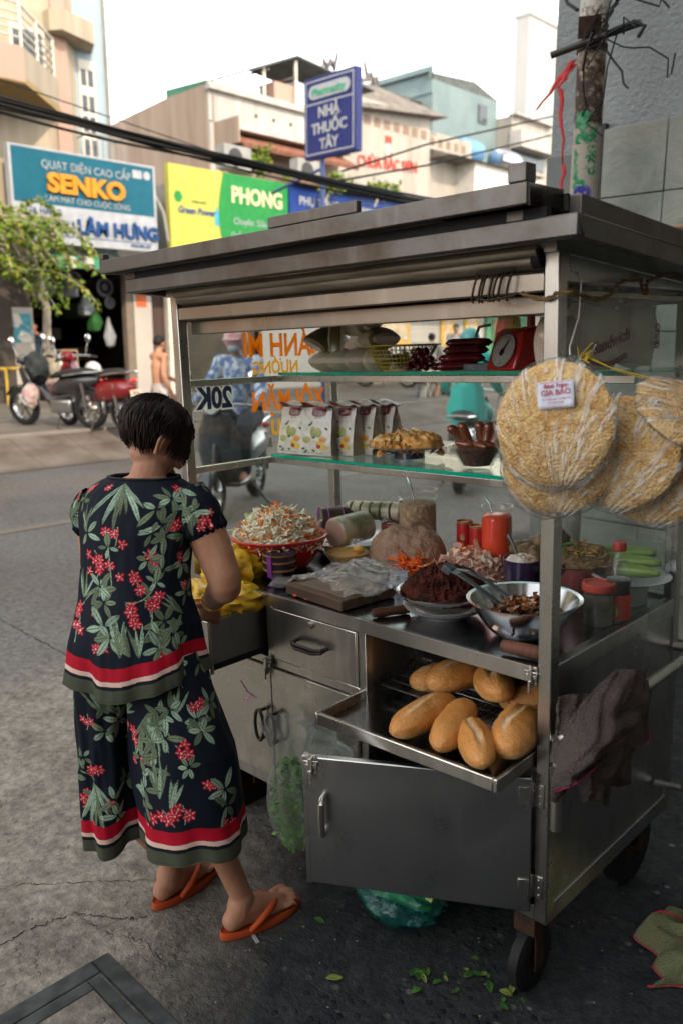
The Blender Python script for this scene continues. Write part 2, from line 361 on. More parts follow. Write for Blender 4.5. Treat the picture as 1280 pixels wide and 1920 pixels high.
# upper cabinet: header beams, roller shutter, glass rails
part(G().box((-W_+P_,.003,1.717),(-P_,.030,1.757)),'header_beam',STH,bevel=.003)
part(G().box((-W_+P_,D_-.045,1.705),(-P_,D_-.005,1.752)).box((-P_-.001,.0,1.717),(-.001,.0005,1.7175)),'back_header_beam',STH,bevel=.003)
part(G().box((-W_+P_,.05,1.672),(-P_,.075,1.714)),'inner_header_beam',STH,bevel=.003)
part(G().box((-.032,P_,1.735),(-.002,D_-P_,1.800)).box((-W_+.002,P_,1.712),(-W_+.032,D_-P_,1.800)),'side_header',STD,bevel=.003)
part(G().box((-.028,P_,1.708),(-.006,D_-P_,1.722)),'side_glass_rail',STH,bevel=.002)
g=G()
for (y,z,r) in ((.004,1.782,.017),(-.012,1.800,.014),(.022,1.770,.010)): g.tube([(-W_+P_+.012,y,z),(-P_-.006,y,z)],r,14)
part(g,'roller_shutter',mat('aluminium_slats',(.36,.33,.27),.42,metal=.9,col2=(.22,.19,.15),ns=20,stretch=(.3,3,3)),ang=60)
part(G().lathe([(.004,0),(.019,0),(.019,.02),(.012,.022),(.004,.02)],20,(-P_-.003,.0,1.784),Matrix.Rotation(-PI/2,4,'Y')),'shutter_spool',BLK)
# shelf carriers and shelves
for z,yf in ((1.537,.425),(1.246,.372)):
    part(G().box((-W_+.03,yf,z-.034),(-P_+.012,yf+.022,z-.012)).box((-W_+.03,D_-.05,z-.034),(-P_+.012,D_-.03,z-.012)),'shelf_rail',ST,bevel=.002)
    part(G().box((-W_+.008,P_,z-.034),(-W_+.030,D_-P_,z-.012)),'side_rail',ST,bevel=.002)
    sh=part(G().box((-W_+.034,yf+.002,z-.011),(-P_+.008,D_-.032,z-.001)),'glass_shelf',film('shelf_glass',(.84,.95,.90),.06,.03,3,.0,.3,body=(.45,.55,.5)))
    part(G().box((-W_+.034,yf-.003,z-.011),(-P_+.008,yf+.002,z-.0008)),'glass_edge',GRN,sh)
# panes: left side, back, right side
part(G().box((-W_+.016,P_,.88),(-W_+.020,D_-P_,1.705)),'left_pane',GL)
part(G().box((-W_+P_,D_-.020,.885),(-P_,D_-.016,1.705)),'back_pane',film('dusty_back_glass',(.93,.95,.93),.025,.02,3,.0,.12,body=(.7,.68,.62)))
part(G().box((-.018,P_,.88),(-.014,D_-P_,1.735)),'right_pane',GLD)
# lettering stuck on the left pane, read from outside (so mirrored from inside)
def vinyl(name,c):
    m,n,l,b=nmat(name); b.inputs['Base Color'].default_value=_c(c); b.inputs['Roughness'].default_value=.5; t=n.new('ShaderNodeBsdfTranslucent'); t.inputs[0].default_value=_c(c); x=n.new('ShaderNodeMixShader'); x.inputs[0].default_value=.8; l.new(b.outputs[0],x.inputs[1]); l.new(t.outputs[0],x.inputs[2]); l.new(x.outputs[0],n['Material Output'].inputs[0]); MC_[name]=m; return m
ORG=vinyl('orange_letters',(1.0,.48,.02)); YLW=vinyl('yellow_letters',(1.0,.68,.10)); NVY=mat('navy_letters',(.01,.02,.22),.5); WHT=vinyl('white_vinyl',(.78,.78,.76))
def glet(t,y,z,size,m,sx=1,off=.006,white=True,x=-W_+.0135):
    for o_,mm,xx in (((off+.006 if off else .005),WHT,x-.0012),(off,m,x)):
        if mm is WHT and (not white or m is not NVY): continue
        a=textg(t,size,.0003,o_,sx=sx); place(a,frame_mx((xx,y,z),(0,-1,0),(0,0,1)))
        part(a,'letter_outline' if mm is WHT else 'lettering',mm,LP,smooth=False)
LP=[o for o in bpy.data.objects if o.name.startswith('left_pane')][0]
glet('BÁNH MÌ',.470,1.630,.112,ORG,.84,.0035)
glet('NƯỚNG',.43,1.553,.062,YLW,.95,.002,False)
glet('20K',.148,1.458,.098,NVY,.9,.004)
glet('XÔI MẶN',.490,1.432,.096,ORG,.88,.003)
glet('LẦU',.455,1.335,.075,YLW,.85,.003,False)
# ---- roof
def sl(g):
    g.v=[(x,y,z-.062*(y+.12)) for x,y,z in g.v]; return g
X0,X1,Y0,Y1=-1.459,.104,-.12,.86
g=G(); 
g.box((X0,Y0,1.806),(X1,Y0+.025,1.848)); g.box((X0,Y1-.025,1.806),(X1,Y1,1.848)); g.box((X0,Y0+.025,1.806),(X0+.025,Y1-.025,1.848)); g.box((X1-.025,Y0+.025,1.806),(X1,Y1-.025,1.848))
part(sl(g),'roof_fascia',STR,bevel=.003)
part(sl(G().box((X0+.025,Y0+.025,1.838),(X1-.025,Y1-.025,1.843))),'roof_ceiling',STP)
part(G().box((X0+.03,Y0+.012,1.8485),(.03,Y0+.03,1.8695)),'roof_gap_shade',BLK)  # black sheet standing in for the shade between roof tray and fascia
part(sl(G().box((-.03,-.015,1.80),(.0,.80,1.835)).box((-1.395,-.015,1.80),(-1.36,.80,1.835))),'roof_bearer',STD,bevel=.002)
g=G().box((-1.54,-.16,1.870),(.018,-.150,1.911)).box((-1.54,-.150,1.870),(.018,-.02,1.876)).box((.008,-.150,1.870),(.018,-.02,1.911)).box((-1.54,-.150,1.870),(-1.53,-.02,1.911)).box((-1.54,-.03,1.870),(.018,-.02,1.906))
g.box((-1.46,-.11,1.848),(-1.42,-.05,1.87)).box((-.06,-.11,1.848),(-.02,-.05,1.87))
part(g,'roof_tray',STR,bevel=.002)
part(sl(G().box((.028,-.02,1.852),(.058,1.0,1.905)).box((-.12,-.02,1.875),(.028,.02,1.905))),'roof_side_beam',STR,bevel=.003)
part(G().box((-.722,-.161,1.9115),(-.418,-.145,1.938)),'roof_front_plate',STR,bevel=.002)
part(G().box((-.024,-.161,1.9115),(.017,-.125,1.946)),'roof_stub',STR,bevel=.002)
part(G().box((-1.539,-.159,1.9115),(-1.515,-.135,1.930)),'roof_stub',STR,bevel=.002)
part(sl(G().box((-.55,.0,1.85),(.0,.9,1.875))),'roof_deck',STR)
# ---- wheels
def caster(c,r,wd,kind):
    g=G().lathe([(r*.45,-wd/2),(r*.86,-wd/2),(r,-wd/3),(r*1.0,wd/3),(r*.86,wd/2),(r*.45,wd/2),(r*.45,-wd/2)],36,(0,0,0),Matrix.Rotation(PI/2,4,'Y'))
    wh=g.obj('wheel',BLK,cart); wh.location=c
    g=G().lathe([(0,-wd*.3),(r*.45,-wd*.36),(r*.45,wd*.36),(0,wd*.3)],24,(0,0,0),Matrix.Rotation(PI/2,4,'Y')); g.tube([(-wd*.75,0,0),(wd*.75,0,0)],.008,8)
    g.obj('wheel_hub',RUST,wh)
    return wh
caster((-.062,.03,.085),.085,.036,0)
part(G().box((-.092,.0,.165),(-.032,.06,.2145)).box((-.090,.012,.06),(-.085,.05,.168)).box((-.039,.012,.06),(-.034,.05,.168)),'caster_fork',RUST,bevel=.002)
for x in (-1.245,-.075):
    caster((x,.60 if x>-1 else .10,.125),.125,.055,1)
    y=.60 if x>-1 else .10
    part(G().box((x-.05,y-.02,.12),(x-.042,y+.02,.2145)).box((x+.042,y-.02,.12),(x+.05,y+.02,.2145)),'wheel_bracket',RUST)
# ---- push handle on the right side
g=G().tube([(.058,-.070,.535),(.058,-.068,.70),(.062,-.06,.755),(.075,-.03,.772),(.095,.03,.775),(.10,.2,.775),(.10,.66,.775),(.09,.69,.76),(.06,.70,.74),(.0,.70,.735)],.0135,12)
g.tube([(.0,.02,.70),(.056,-.03,.705)],.010,8)
part(g,'push_handle',ST)
g=G().tube([(.10,.60,.775),(.10,.60,.70),(.10,.602,.40),(.08,.61,.35),(.0,.61,.34)],.011,10)
part(g,'handle_stay',STD)
# =================================================================== THE GROUND
def ground_mat():
    m,n,l,b=nmat('worn_pavement'); g=n.new('ShaderNodeNewGeometry'); P=g.outputs['Position']
    def N(s,d=5,r=.6,di=0,kind='n'):
        t=n.new('ShaderNodeTexNoise'); t.inputs['Scale'].default_value=s; t.inputs['Detail'].default_value=d; t.inputs['Roughness'].default_value=r; t.inputs['Distortion'].default_value=di; l.new(P,t.inputs['Vector']); return t.outputs[0]
    def Vo(s,f='F1',o='Distance',src=P):
        t=n.new('ShaderNodeTexVoronoi'); t.feature=f; t.inputs['Scale'].default_value=s; l.new(src,t.inputs['Vector']); return t.outputs[o]
    def M(op,a,b_=None,c=None):
        t=n.new('ShaderNodeMath'); t.operation=op
        for i,v in enumerate((a,b_,c)):
            if v is None: continue
            if hasattr(v,'is_output'): l.new(v,t.inputs[i])
            else: t.inputs[i].default_value=v
        return t.outputs[0]
    sx=n.new('ShaderNodeSeparateXYZ'); l.new(P,sx.inputs[0]); X,Y=sx.outputs[0],sx.outputs[1]
    big=N(.9,6,.65,.4); med=N(6,6,.65); fin=N(60,3,.6); vf=N(220,2,.6)
    conc=ramp(n,l,med,[(.3,(.175,.157,.132)),(.7,(.30,.275,.235))]).outputs[0]
    asph=ramp(n,l,fin,[(.3,(.135,.133,.128)),(.7,(.215,.21,.20))]).outputs[0]
    asph=mixc(n,l,ramp(n,l,N(.5,5,.6),[(.4,0.),(.6,1.)]).outputs[0],asph,mixc(n,l,.5,asph,(.12,.10,.082)))
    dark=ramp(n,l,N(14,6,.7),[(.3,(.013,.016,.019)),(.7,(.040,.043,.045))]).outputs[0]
    # stones showing in the worn dark slab
    vc=Vo(42,'F1','Color'); vd=Vo(42,'F1'); 
    st=ramp(n,l,vd,[(.30,1.),(.46,0.)]).outputs[0]
    sc_=n.new('ShaderNodeSeparateColor'); l.new(vc,sc_.inputs[0])
    pick=M('GREATER_THAN',sc_.outputs[0],.45); stc=ramp(n,l,sc_.outputs[1],[(0,(.008,.010,.014)),(.6,(.022,.025,.03)),(.85,(.055,.055,.052)),(1,(.16,.15,.13))]).outputs[0]
    f=M('MULTIPLY',M('MULTIPLY',st,pick),ramp(n,l,N(2.2,4),[(.42,.15),(.6,1.)]).outputs[0])
    darkst=mixc(n,l,f,dark,stc)
    # zones: darker stony slab under the cart and to its right, worn concrete beside it, road beyond
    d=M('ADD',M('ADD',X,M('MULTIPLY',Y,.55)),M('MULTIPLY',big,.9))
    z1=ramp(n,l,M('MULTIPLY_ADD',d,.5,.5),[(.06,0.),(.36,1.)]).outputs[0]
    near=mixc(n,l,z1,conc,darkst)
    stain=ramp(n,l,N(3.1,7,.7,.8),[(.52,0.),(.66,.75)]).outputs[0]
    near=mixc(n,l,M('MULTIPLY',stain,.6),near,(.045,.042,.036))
    rx=M('ADD',X,M('MULTIPLY',N(1.6,5),.8)); zr=ramp(n,l,M('MULTIPLY_ADD',rx,.25,.9),[(.27,1.),(.33,0.)]).outputs[0]
    col=mixc(n,l,zr,near,asph)
    # brown grit strips on the road
    gx=ramp(n,l,M('MULTIPLY_ADD',M('ADD',X,M('MULTIPLY',N(.7,5),1.4)),.1,1.0),[(.10,.85),(.22,.1),(.27,.7),(.36,.0)]).outputs[0]
    col=mixc(n,l,M('MULTIPLY',gx,ramp(n,l,N(8,6,.7),[(.3,.25),(.7,1.)]).outputs[0]),col,(.24,.175,.13))
    # pale specks, tyre-worn tracks
    sp=ramp(n,l,Vo(95),[(.04,1.),(.09,0.)]).outputs[0]; spk=M('MULTIPLY',sp,M('GREATER_THAN',N(30,2),.56))
    col=mixc(n,l,M('MULTIPLY',spk,.5),col,(.36,.33,.28))
    # hairline cracks
    wv=n.new('ShaderNodeVectorMath'); wv.operation='ADD'; nz=n.new('ShaderNodeTexNoise'); nz.inputs['Scale'].default_value=5; l.new(P,nz.inputs['Vector'])
    sc2=n.new('ShaderNodeVectorMath'); sc2.operation='SCALE'; l.new(nz.outputs['Color'],sc2.inputs[0]); sc2.inputs[3].default_value=.22; l.new(P,wv.inputs[0]); l.new(sc2.outputs[0],wv.inputs[1])
    ck=Vo(1.25,'DISTANCE_TO_EDGE','Distance',wv.outputs[0]); crk=ramp(n,l,ck,[(.0,1.),(.004,0.)]).outputs[0]
    crk=M('MULTIPLY',crk,ramp(n,l,N(2.5,3),[(.45,0.),(.6,1.)]).outputs[0])
    crk=M('MULTIPLY',crk,ramp(n,l,M('MULTIPLY_ADD',X,.2,1.),[(.15,0.),(.5,1.)]).outputs[0])
    col=mixc(n,l,M('MULTIPLY',crk,.05),col,(.018,.017,.016))
    mot=ramp(n,l,N(24,7,.75),[(.28,(.45,.45,.45)),(.5,(.98,.98,.98)),(.72,(1.5,1.46,1.4))]).outputs[0]; col=mixc(n,l,1.,col,mot,'MULTIPLY')
    l.new(col,b.inputs['Base Color'])
    wet=ramp(n,l,N(1.8,5,.6),[(.4,.62),(.65,.9)]).outputs[0]; l.new(wet,b.inputs['Roughness']); b.inputs['Specular IOR Level'].default_value=.14
    h=M('ADD',M('MULTIPLY',fin,.35),M('ADD',M('MULTIPLY',vf,.15),M('ADD',M('MULTIPLY',med,.9),M('MULTIPLY',crk,-.15))))
    h=M('ADD',h,M('MULTIPLY',f,.25))
    bumpn(n,l,b,h,.9,.022)
    return m
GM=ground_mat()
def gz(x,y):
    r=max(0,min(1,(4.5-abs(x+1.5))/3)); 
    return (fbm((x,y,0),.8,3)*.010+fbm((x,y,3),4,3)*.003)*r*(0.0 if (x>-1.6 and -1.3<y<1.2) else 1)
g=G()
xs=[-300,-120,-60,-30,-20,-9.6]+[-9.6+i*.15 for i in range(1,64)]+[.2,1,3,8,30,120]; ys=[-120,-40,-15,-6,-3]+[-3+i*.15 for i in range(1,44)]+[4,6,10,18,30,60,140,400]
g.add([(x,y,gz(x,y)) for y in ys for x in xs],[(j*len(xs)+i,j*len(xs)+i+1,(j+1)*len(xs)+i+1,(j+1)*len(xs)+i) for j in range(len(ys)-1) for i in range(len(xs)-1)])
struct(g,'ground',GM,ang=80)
# yellow road line
struct(G().box((-6.00,.4,.002),(-5.86,2.35,.006)).box((-6.02,5.2,.002),(-5.86,9.3,.006)).box((-6.02,12,.002),(-5.86,16,.006)),'road_marking',mat('worn_road_paint',(.23,.195,.125),.8,col2=(.17,.165,.155),ns=12,lo=.4,hi=.6))
# irregular cracks
CRK=mat('crack_dirt',(.010,.010,.009),.95)
def crack(pts,w,seed,n=26):
    P=[];rr=random.Random(seed); w*=.42
    for (a,b) in zip(pts,pts[1:]):
        for i in range(n):
            t=i/n; P.append((a[0]+(b[0]-a[0])*t+rr.gauss(0,.004),a[1]+(b[1]-a[1])*t+rr.gauss(0,.004)))
    g=G(); L=[];Rr=[]
    for i,(x,y) in enumerate(P):
        q=P[min(i+1,len(P)-1)];p=P[max(i-1,0)]; d=Vector((q[0]-p[0],q[1]-p[1],0)); d.normalize() if d.length else 0
        ww=w*(.3+1.1*rr.random())*min(1,min(i,len(P)-1-i)/4+.1); L.append((x-d.y*ww,y+d.x*ww,gz(x,y)+.0015)); Rr.append((x+d.y*ww,y-d.x*ww,gz(x,y)+.0015))
    g.add(L+Rr,[(i,i+1,len(P)+i+1,len(P)+i) for i in range(len(P)-1)]); struct(g,'pavement_crack',CRK)
crack([(-1.12,-.93),(-1.13,-.78),(-1.10,-.64),(-.98,-.56),(-.93,-.50)],.0035,1)
crack([(-1.10,-.64),(-.97,-.62),(-.85,-.56),(-.72,-.58)],.002,7)
crack([(-1.45,-.88),(-1.32,-.68),(-1.16,-.50),(-1.05,-.38)],.003,2)
crack([(-4.2,.28),(-3.4,.31),(-2.8,.30),(-2.0,.36)],.007,3)
crack([(-9,4.5),(-6,5.2),(-3,5.6),(-1,6.0)],.010,4)
# low concrete manhole frame and cover
MH=mat('grey_cast_frame',(.075,.080,.082),.7,col2=(.032,.036,.038),ns=14,bump=.5,bs=120,bd=.002,metal=.15)
mh=T('manhole','square flush manhole with a dark grey raised frame and concrete filled cover',"manhole",(-.89,-.655,0),fr='g')
g=G(); Lm=.75
g.box((0,-.050,-.01),(Lm,0,.005)); g.box((0,-Lm,-.01),(.050,-.050,.005)); g.box((Lm-.05,-Lm,-.01),(Lm,-.050,.005)); g.box((.05,-Lm,-.01),(Lm-.05,-Lm+.05,.005))
g.obj('frame',MH,mh,bevel=.004)
g=G(); a=.058
g.box((a,-a-.034,-.01),(Lm-a,-a,.006)); g.box((a,-Lm+a,-.01),(a+.034,-a-.034,.006)); g.box((Lm-a-.034,-Lm+a,-.01),(Lm-a,-a-.034,.006)); g.box((a+.034,-Lm+a,-.01),(Lm-a-.034,-Lm+a+.034,.006))
g.obj('cover_rim',MH,mh,bevel=.002)
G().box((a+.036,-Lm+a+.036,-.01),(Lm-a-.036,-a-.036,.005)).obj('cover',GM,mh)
# far side: sloping paver apron, kerb, pavement
def paver():
    m,n,l,b=nmat('pavement_tiles'); tc=n.new('ShaderNodeTexCoord'); br=n.new('ShaderNodeTexBrick'); l.new(tc.outputs['Object'],br.inputs[0])
    br.offset=0; br.inputs['Scale'].default_value=1; br.inputs['Brick Width'].default_value=.8; br.inputs['Row Height'].default_value=.8; br.inputs['Mortar Size'].default_value=.018
    br.inputs[1].default_value=(.165,.14,.118,1); br.inputs[2].default_value=(.14,.12,.10,1); br.inputs[3].default_value=(.12,.09,.07,1)
    t=ntex(n,l,'noise',2.2,detail=6); r=ramp(n,l,t.outputs[0],[(.35,(.55,.5,.45)),(.65,(1,1,1))]); l.new(mixc(n,l,1,br.outputs[0],r.outputs[0],'MULTIPLY'),b.inputs['Base Color']); b.inputs['Roughness'].default_value=.85; return m
g=G().add([(-10.1,-60,.30),(-9.0,-60,.008),(-9.0,140,.008),(-10.1,140,.30)],[(0,1,2,3)]); struct(g,'pavement_apron',paver())
struct(G().box((-10.25,-60,-.01),(-10.1,140,.335)),'kerb',mat('kerb_stone',(.27,.24,.21),.8,ns=3))
struct(G().add([(-60,-60,.33),(-10.25,-60,.33),(-10.25,140,.33),(-60,140,.33)],[(0,1,2,3)]),'pavement',mat('pavement_concrete',(.165,.15,.13),.85,col2=(.11,.10,.085),ns=1.2))
# =================================================================== BUILDINGS ACROSS THE STREET
CREAM=mat('cream_plaster',(.38,.32,.24),.85,col2=(.29,.245,.18),ns=1.6,stretch=(2.5,2.5,.3),det=8); PINK=mat('pink_plaster',(.36,.245,.20),.85,col2=(.36,.24,.19),ns=1.5)
BLUEG=mat('pale_blue_plaster',(.30,.37,.41),.85,col2=(.26,.33,.37),ns=.7); BEIGE=mat('beige_plaster',(.33,.25,.195),.85,col2=(.25,.185,.14),ns=1.2,det=8,stretch=(2,2,.25))
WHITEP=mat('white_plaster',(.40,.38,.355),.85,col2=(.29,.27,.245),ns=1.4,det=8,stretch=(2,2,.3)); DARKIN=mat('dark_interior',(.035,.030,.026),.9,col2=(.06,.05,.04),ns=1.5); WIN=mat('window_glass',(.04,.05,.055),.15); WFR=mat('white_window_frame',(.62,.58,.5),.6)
SHUT=mat('brown_shutter',(.055,.035,.028),.7,col2=(.08,.05,.04),ns=.6,stretch=(8,8,.3)); TILEP=mat('pale_tile_facing',(.36,.32,.28),.4,col2=(.42,.37,.31),ns=1.2)
XF=-15.8
bA=T('corner_shophouse','tall cream and pale blue shophouse with pink balcony above the blue fan shop sign','building',(XF,7,0),fr='g')
def wp(o,g,n,m,par=None,**k):
    """geometry given in world coordinates, hung on a thing standing at o.location"""
    q=o.location; g.v=[(x-q.x,y-q.y,z-q.z) for x,y,z in g.v]; return g.obj(n,m,o if par is None else par,**k)
wp(bA,G().prism([(-24,-4),(-15.45,-4),(-15.45,7.35),(-15.75,7.65),(-15.8,7.72),(-24,7.72)],3.3,13.5,'z'),'upper_wall',CREAM)
wp(bA,G().prism([(-24,7.722),(-15.83,7.722),(-15.83,8.51),(-24,8.51)],3.3,13.5,'z'),'blue_wall',BLUEG)
wp(bA,G().prism([(-15.444,7.05),(-15.40,7.05),(-15.40,7.34),(-15.444,7.345)],5,13.4,'z'),'pilaster',PINK)
wp(bA,G().prism([(-15.49,-6),(-14.0,-6),(-14.0,5.75),(-15.38,7.12),(-15.44,7.12)],6.0,6.1,'z'),'balcony_slab',mat('ochre_soffit',(.35,.25,.11),.9))
wp(bA,G().prism([(-14.08,-6),(-14.0,-6),(-14.0,5.75),(-15.36,7.11),(-15.42,7.05),(-14.08,5.70)],6.1,6.6,'z'),'balcony_parapet',CREAM)
wp(bA,G().box((-14.0,-6,6.02),(-13.985,5.74,6.585)),'parapet_facing',PINK)
for z0,z1 in ((9.55,10.1),):
    wp(bA,G().prism([(-15.45,6.9),(-15.2,6.9),(-15.0,7.05),(-15.3,7.9),(-15.83,8.14),(-15.83,7.73)],7.42,7.8,'z'),'upper_balcony',CREAM)
rl=None
g=G()
for z in (6.75,6.88,7.01,7.14,7.30): g.tube([(-14.05,-6,z),(-14.05,5.74,z),(-15.33,7.02,z)],.018 if z<7.2 else .028,6)
wp(bA,g,'balcony_rail',mat('cream_rail',(.55,.5,.42),.5))
for t in (0,.45,.95):
    wp(bA,G().box((-14.07-1.3*t,5.72+1.3*t,6.6),(-14.03-1.3*t,5.76+1.3*t,7.32)),'rail_post',WFR)
for y in (2.5,4,5.2): wp(bA,G().box((-14.07,y-.02,6.6),(-14.03,y+.02,7.32)),'rail_post',WFR)
for z in (6.15,8.2):
    f=wp(bA,G().box((-15.455,6.2,z),(-15.43,6.9,z+1.3)),'window',WFR); wp(bA,G().box((-15.43,6.26,z+.06),(-15.425,6.84,z+1.24)),'pane',WIN,f)
f=wp(bA,G().box((-15.835,7.80,5.3),(-15.80,8.16,7.25)),'window_door',WFR)
for z in (5.4,5.85,6.25,6.75): 
    h=.32
    for y in (7.84,8.0): wp(bA,G().box((-15.801,y,z),(-15.795,y+.12,z+h)),'pane',WIN,f)
g=G()
for i in range(7): g.tube([(-15.25,7.7+.12*i,4.85),(-15.25,7.7+.12*i,5.7)],.012,5)
g.tube([(-15.8,7.65,5.7),(-15.25,7.65,5.7),(-15.25,8.45,5.7),(-15.8,8.45,5.7)],.018,5)
wp(bA,g,'window_grille',mat('grey_grille',(.25,.24,.22),.6)); wp(bA,G().box((-15.8,7.63,4.75),(-15.23,8.47,4.87)),'grille_base',PINK)
# ground floor of the shop
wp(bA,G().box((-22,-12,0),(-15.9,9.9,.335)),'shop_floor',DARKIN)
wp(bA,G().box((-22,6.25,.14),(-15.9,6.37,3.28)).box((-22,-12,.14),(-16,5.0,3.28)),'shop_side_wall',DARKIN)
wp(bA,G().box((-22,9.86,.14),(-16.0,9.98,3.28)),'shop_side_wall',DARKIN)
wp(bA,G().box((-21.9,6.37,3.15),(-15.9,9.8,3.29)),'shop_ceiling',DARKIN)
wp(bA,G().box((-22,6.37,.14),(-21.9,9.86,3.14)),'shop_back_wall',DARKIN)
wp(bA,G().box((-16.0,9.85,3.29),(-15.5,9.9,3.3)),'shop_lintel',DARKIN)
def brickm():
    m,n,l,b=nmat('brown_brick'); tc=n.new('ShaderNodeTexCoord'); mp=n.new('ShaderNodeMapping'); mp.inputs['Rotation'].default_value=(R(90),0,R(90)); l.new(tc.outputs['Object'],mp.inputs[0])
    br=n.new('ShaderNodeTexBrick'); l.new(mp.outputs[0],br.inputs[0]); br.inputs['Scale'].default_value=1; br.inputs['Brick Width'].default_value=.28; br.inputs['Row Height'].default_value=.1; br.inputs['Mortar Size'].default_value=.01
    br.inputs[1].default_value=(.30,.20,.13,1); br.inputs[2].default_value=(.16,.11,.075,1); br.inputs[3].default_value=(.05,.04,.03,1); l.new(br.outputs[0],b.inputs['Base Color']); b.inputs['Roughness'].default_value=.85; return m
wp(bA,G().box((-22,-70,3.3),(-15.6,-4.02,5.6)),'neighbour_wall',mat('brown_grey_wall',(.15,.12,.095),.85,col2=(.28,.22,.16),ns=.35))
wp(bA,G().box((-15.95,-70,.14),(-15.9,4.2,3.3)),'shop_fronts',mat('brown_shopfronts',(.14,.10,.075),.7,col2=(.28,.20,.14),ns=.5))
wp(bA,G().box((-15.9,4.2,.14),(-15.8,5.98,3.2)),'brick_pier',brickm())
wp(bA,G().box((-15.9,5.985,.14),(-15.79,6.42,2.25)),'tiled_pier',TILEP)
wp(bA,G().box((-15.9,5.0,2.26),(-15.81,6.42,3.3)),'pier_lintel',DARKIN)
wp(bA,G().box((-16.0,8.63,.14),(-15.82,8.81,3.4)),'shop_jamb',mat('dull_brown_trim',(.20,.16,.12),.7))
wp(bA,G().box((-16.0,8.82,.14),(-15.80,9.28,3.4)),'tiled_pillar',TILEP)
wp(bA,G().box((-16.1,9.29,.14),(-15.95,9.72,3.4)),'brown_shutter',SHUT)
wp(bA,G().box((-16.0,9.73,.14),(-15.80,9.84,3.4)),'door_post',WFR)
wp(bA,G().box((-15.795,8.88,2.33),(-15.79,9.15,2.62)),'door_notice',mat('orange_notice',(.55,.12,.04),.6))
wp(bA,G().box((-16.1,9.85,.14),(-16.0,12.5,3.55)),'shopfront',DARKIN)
# goods hanging in the dark shop
rr=random.Random(3)
def fan(y,z,x=-16.2,r=.24):
    g=G(); 
    for q in (r,r*.82,.06): g.tube([(x,y+q*math.cos(2*PI*k/18),z+q*math.sin(2*PI*k/18)) for k in range(18)],.012,5,closed=True)
    for k in range(10): a=2*PI*k/10; g.tube([(x,y,z),(x,y+r*math.cos(a),z+r*math.sin(a))],.005,4)
    return g
for y,z,r in ((8.35,2.75,.2),(8.45,2.42,.12),(7.6,2.85,.2)): solo(fan(y,z,r=r),'wall_fan',mat('grey_fan',(.25,.26,.27),.5),'round grey wire fan guard %s in the dark shop'%('hanging low by the doorpost' if r<.15 else 'hung high beside the doorpost' if y>8 else 'hung at mid ceiling'),'fan',fr='g',group='fans in the shop')
BAGM=mat('hanging_bag_plastic',(.20,.22,.25),.5,col2=(.32,.33,.34),ns=5)
for i,(y,z,h,r,mm) in enumerate(((7.55,2.75,.55,.22,BAGM),(8.1,2.05,.6,.16,mat('green_goods',(.03,.12,.03),.7)),(7.9,2.35,.5,.18,BAGM),(8.45,1.75,.7,.13,BAGM),(7.0,2.7,.3,.2,BAGM))):
    g=G().lathe([(.02,h),(r*.5,h*.75),(r,h*.4),(r*.8,h*.1),(0,0)],9,(0,0,0),None,lambda a,zz:.25*math.sin(3*a+zz*9+i)); o=solo(g,'hanging_goods',mm,['pale blue bundle hanging highest in the shop opening','green bunch hanging in the middle of the dark shop','grey bundle hanging beside the green bunch','grey bag hanging low beside the shop pillar','grey bundle hanging at the left of the shop'][i],'hanging goods',(-16.3,y,z-h/2),fr='g',group='goods hanging in the shop')
rr=random.Random(50)
for k in range(16):
    y=rr.uniform(6.5,9.4); z=rr.choice((.6,1.1,1.6,2.1,2.6)); c_=rr.choice(((.16,.10,.06),(.05,.09,.14),(.20,.19,.17),(.14,.03,.03),(.05,.10,.06),(.22,.16,.05)))
    o=T('carton','dim carton stacked on the shelves deep inside the dark shop','carton',(-18.2+rr.uniform(-.3,.3),y,z),rr.uniform(-.3,.3),'cartons deep inside the shop','g'); w_=rr.uniform(.12,.26)
    G().box((-w_,-w_,0),(w_,w_,w_*1.5)).obj('carton_box',mat('carton_%.2f_%.2f'%(c_[0],c_[1]),c_,.8),o,bevel=.01); G().box((-w_*.2,-w_-.003,0),(w_*.2,w_+.003,w_*1.5+.003)).obj('carton_tape',mat('tan_tape',(.2,.15,.09),.6),o)
for k,(x,y,z,l) in enumerate(((-19.35,14.9,6.75,'grey air conditioner unit under the red tiled awning'),(-15.3,11.4,5.75,'white air conditioner unit standing above the green sign'),(-15.4,13.8,5.8,'small air conditioner unit above the dark blue sign'))):
    o=T('air_conditioner',l,'air conditioner',(x,y,z),fr='g'); G().box((-.16,-.40,-.25),(.16,.40,.28)).obj('unit_case',mat('ac_grey',(.30,.30,.29),.6,col2=(.22,.22,.21),ns=4),o,bevel=.015)
    G().lathe([(.0,0),(.21,0),(.21,.012),(0,.012)],20,(.155,-.08,.01),Matrix.Rotation(PI/2,4,'Y')).obj('fan_grille',mat('dark_grille',(.05,.05,.05),.6),o)
for l,P in (('thin white drain pipe running down the beige house corner',[(-19.44,14.02,8.5),(-19.44,14.02,5),(-19.44,14.02,3)]),('grey pipe running down the pale blue wall',[(-15.78,8.44,11),(-15.78,8.44,5.3),(-15.78,8.44,3.5)]),('slanting pipe bracket between the blue and green signs',[(-15.2,8.95,4.9),(-14.9,9.1,4.3),(-14.9,9.2,3.7)])):
    solo(G().tube(P,.035,8),'wall_pipe',mat('grey_grille',(.25,.24,.22),.6),l,'pipe',fr='g')
g=T('display_case','small wooden glass display case with yellow boxes inside the shop','display case',(-16.3,7.25,.14),fr='g')
G().box((-.2,-.28,0),(.2,-.25,1.25)).box((-.2,.25,0),(.2,.28,1.25)).box((-.2,-.25,1.22),(.2,.25,1.25)).box((-.2,-.25,0),(.2,.25,.05)).obj('case_frame',mat('light_wood',(.40,.30,.18),.6),g)
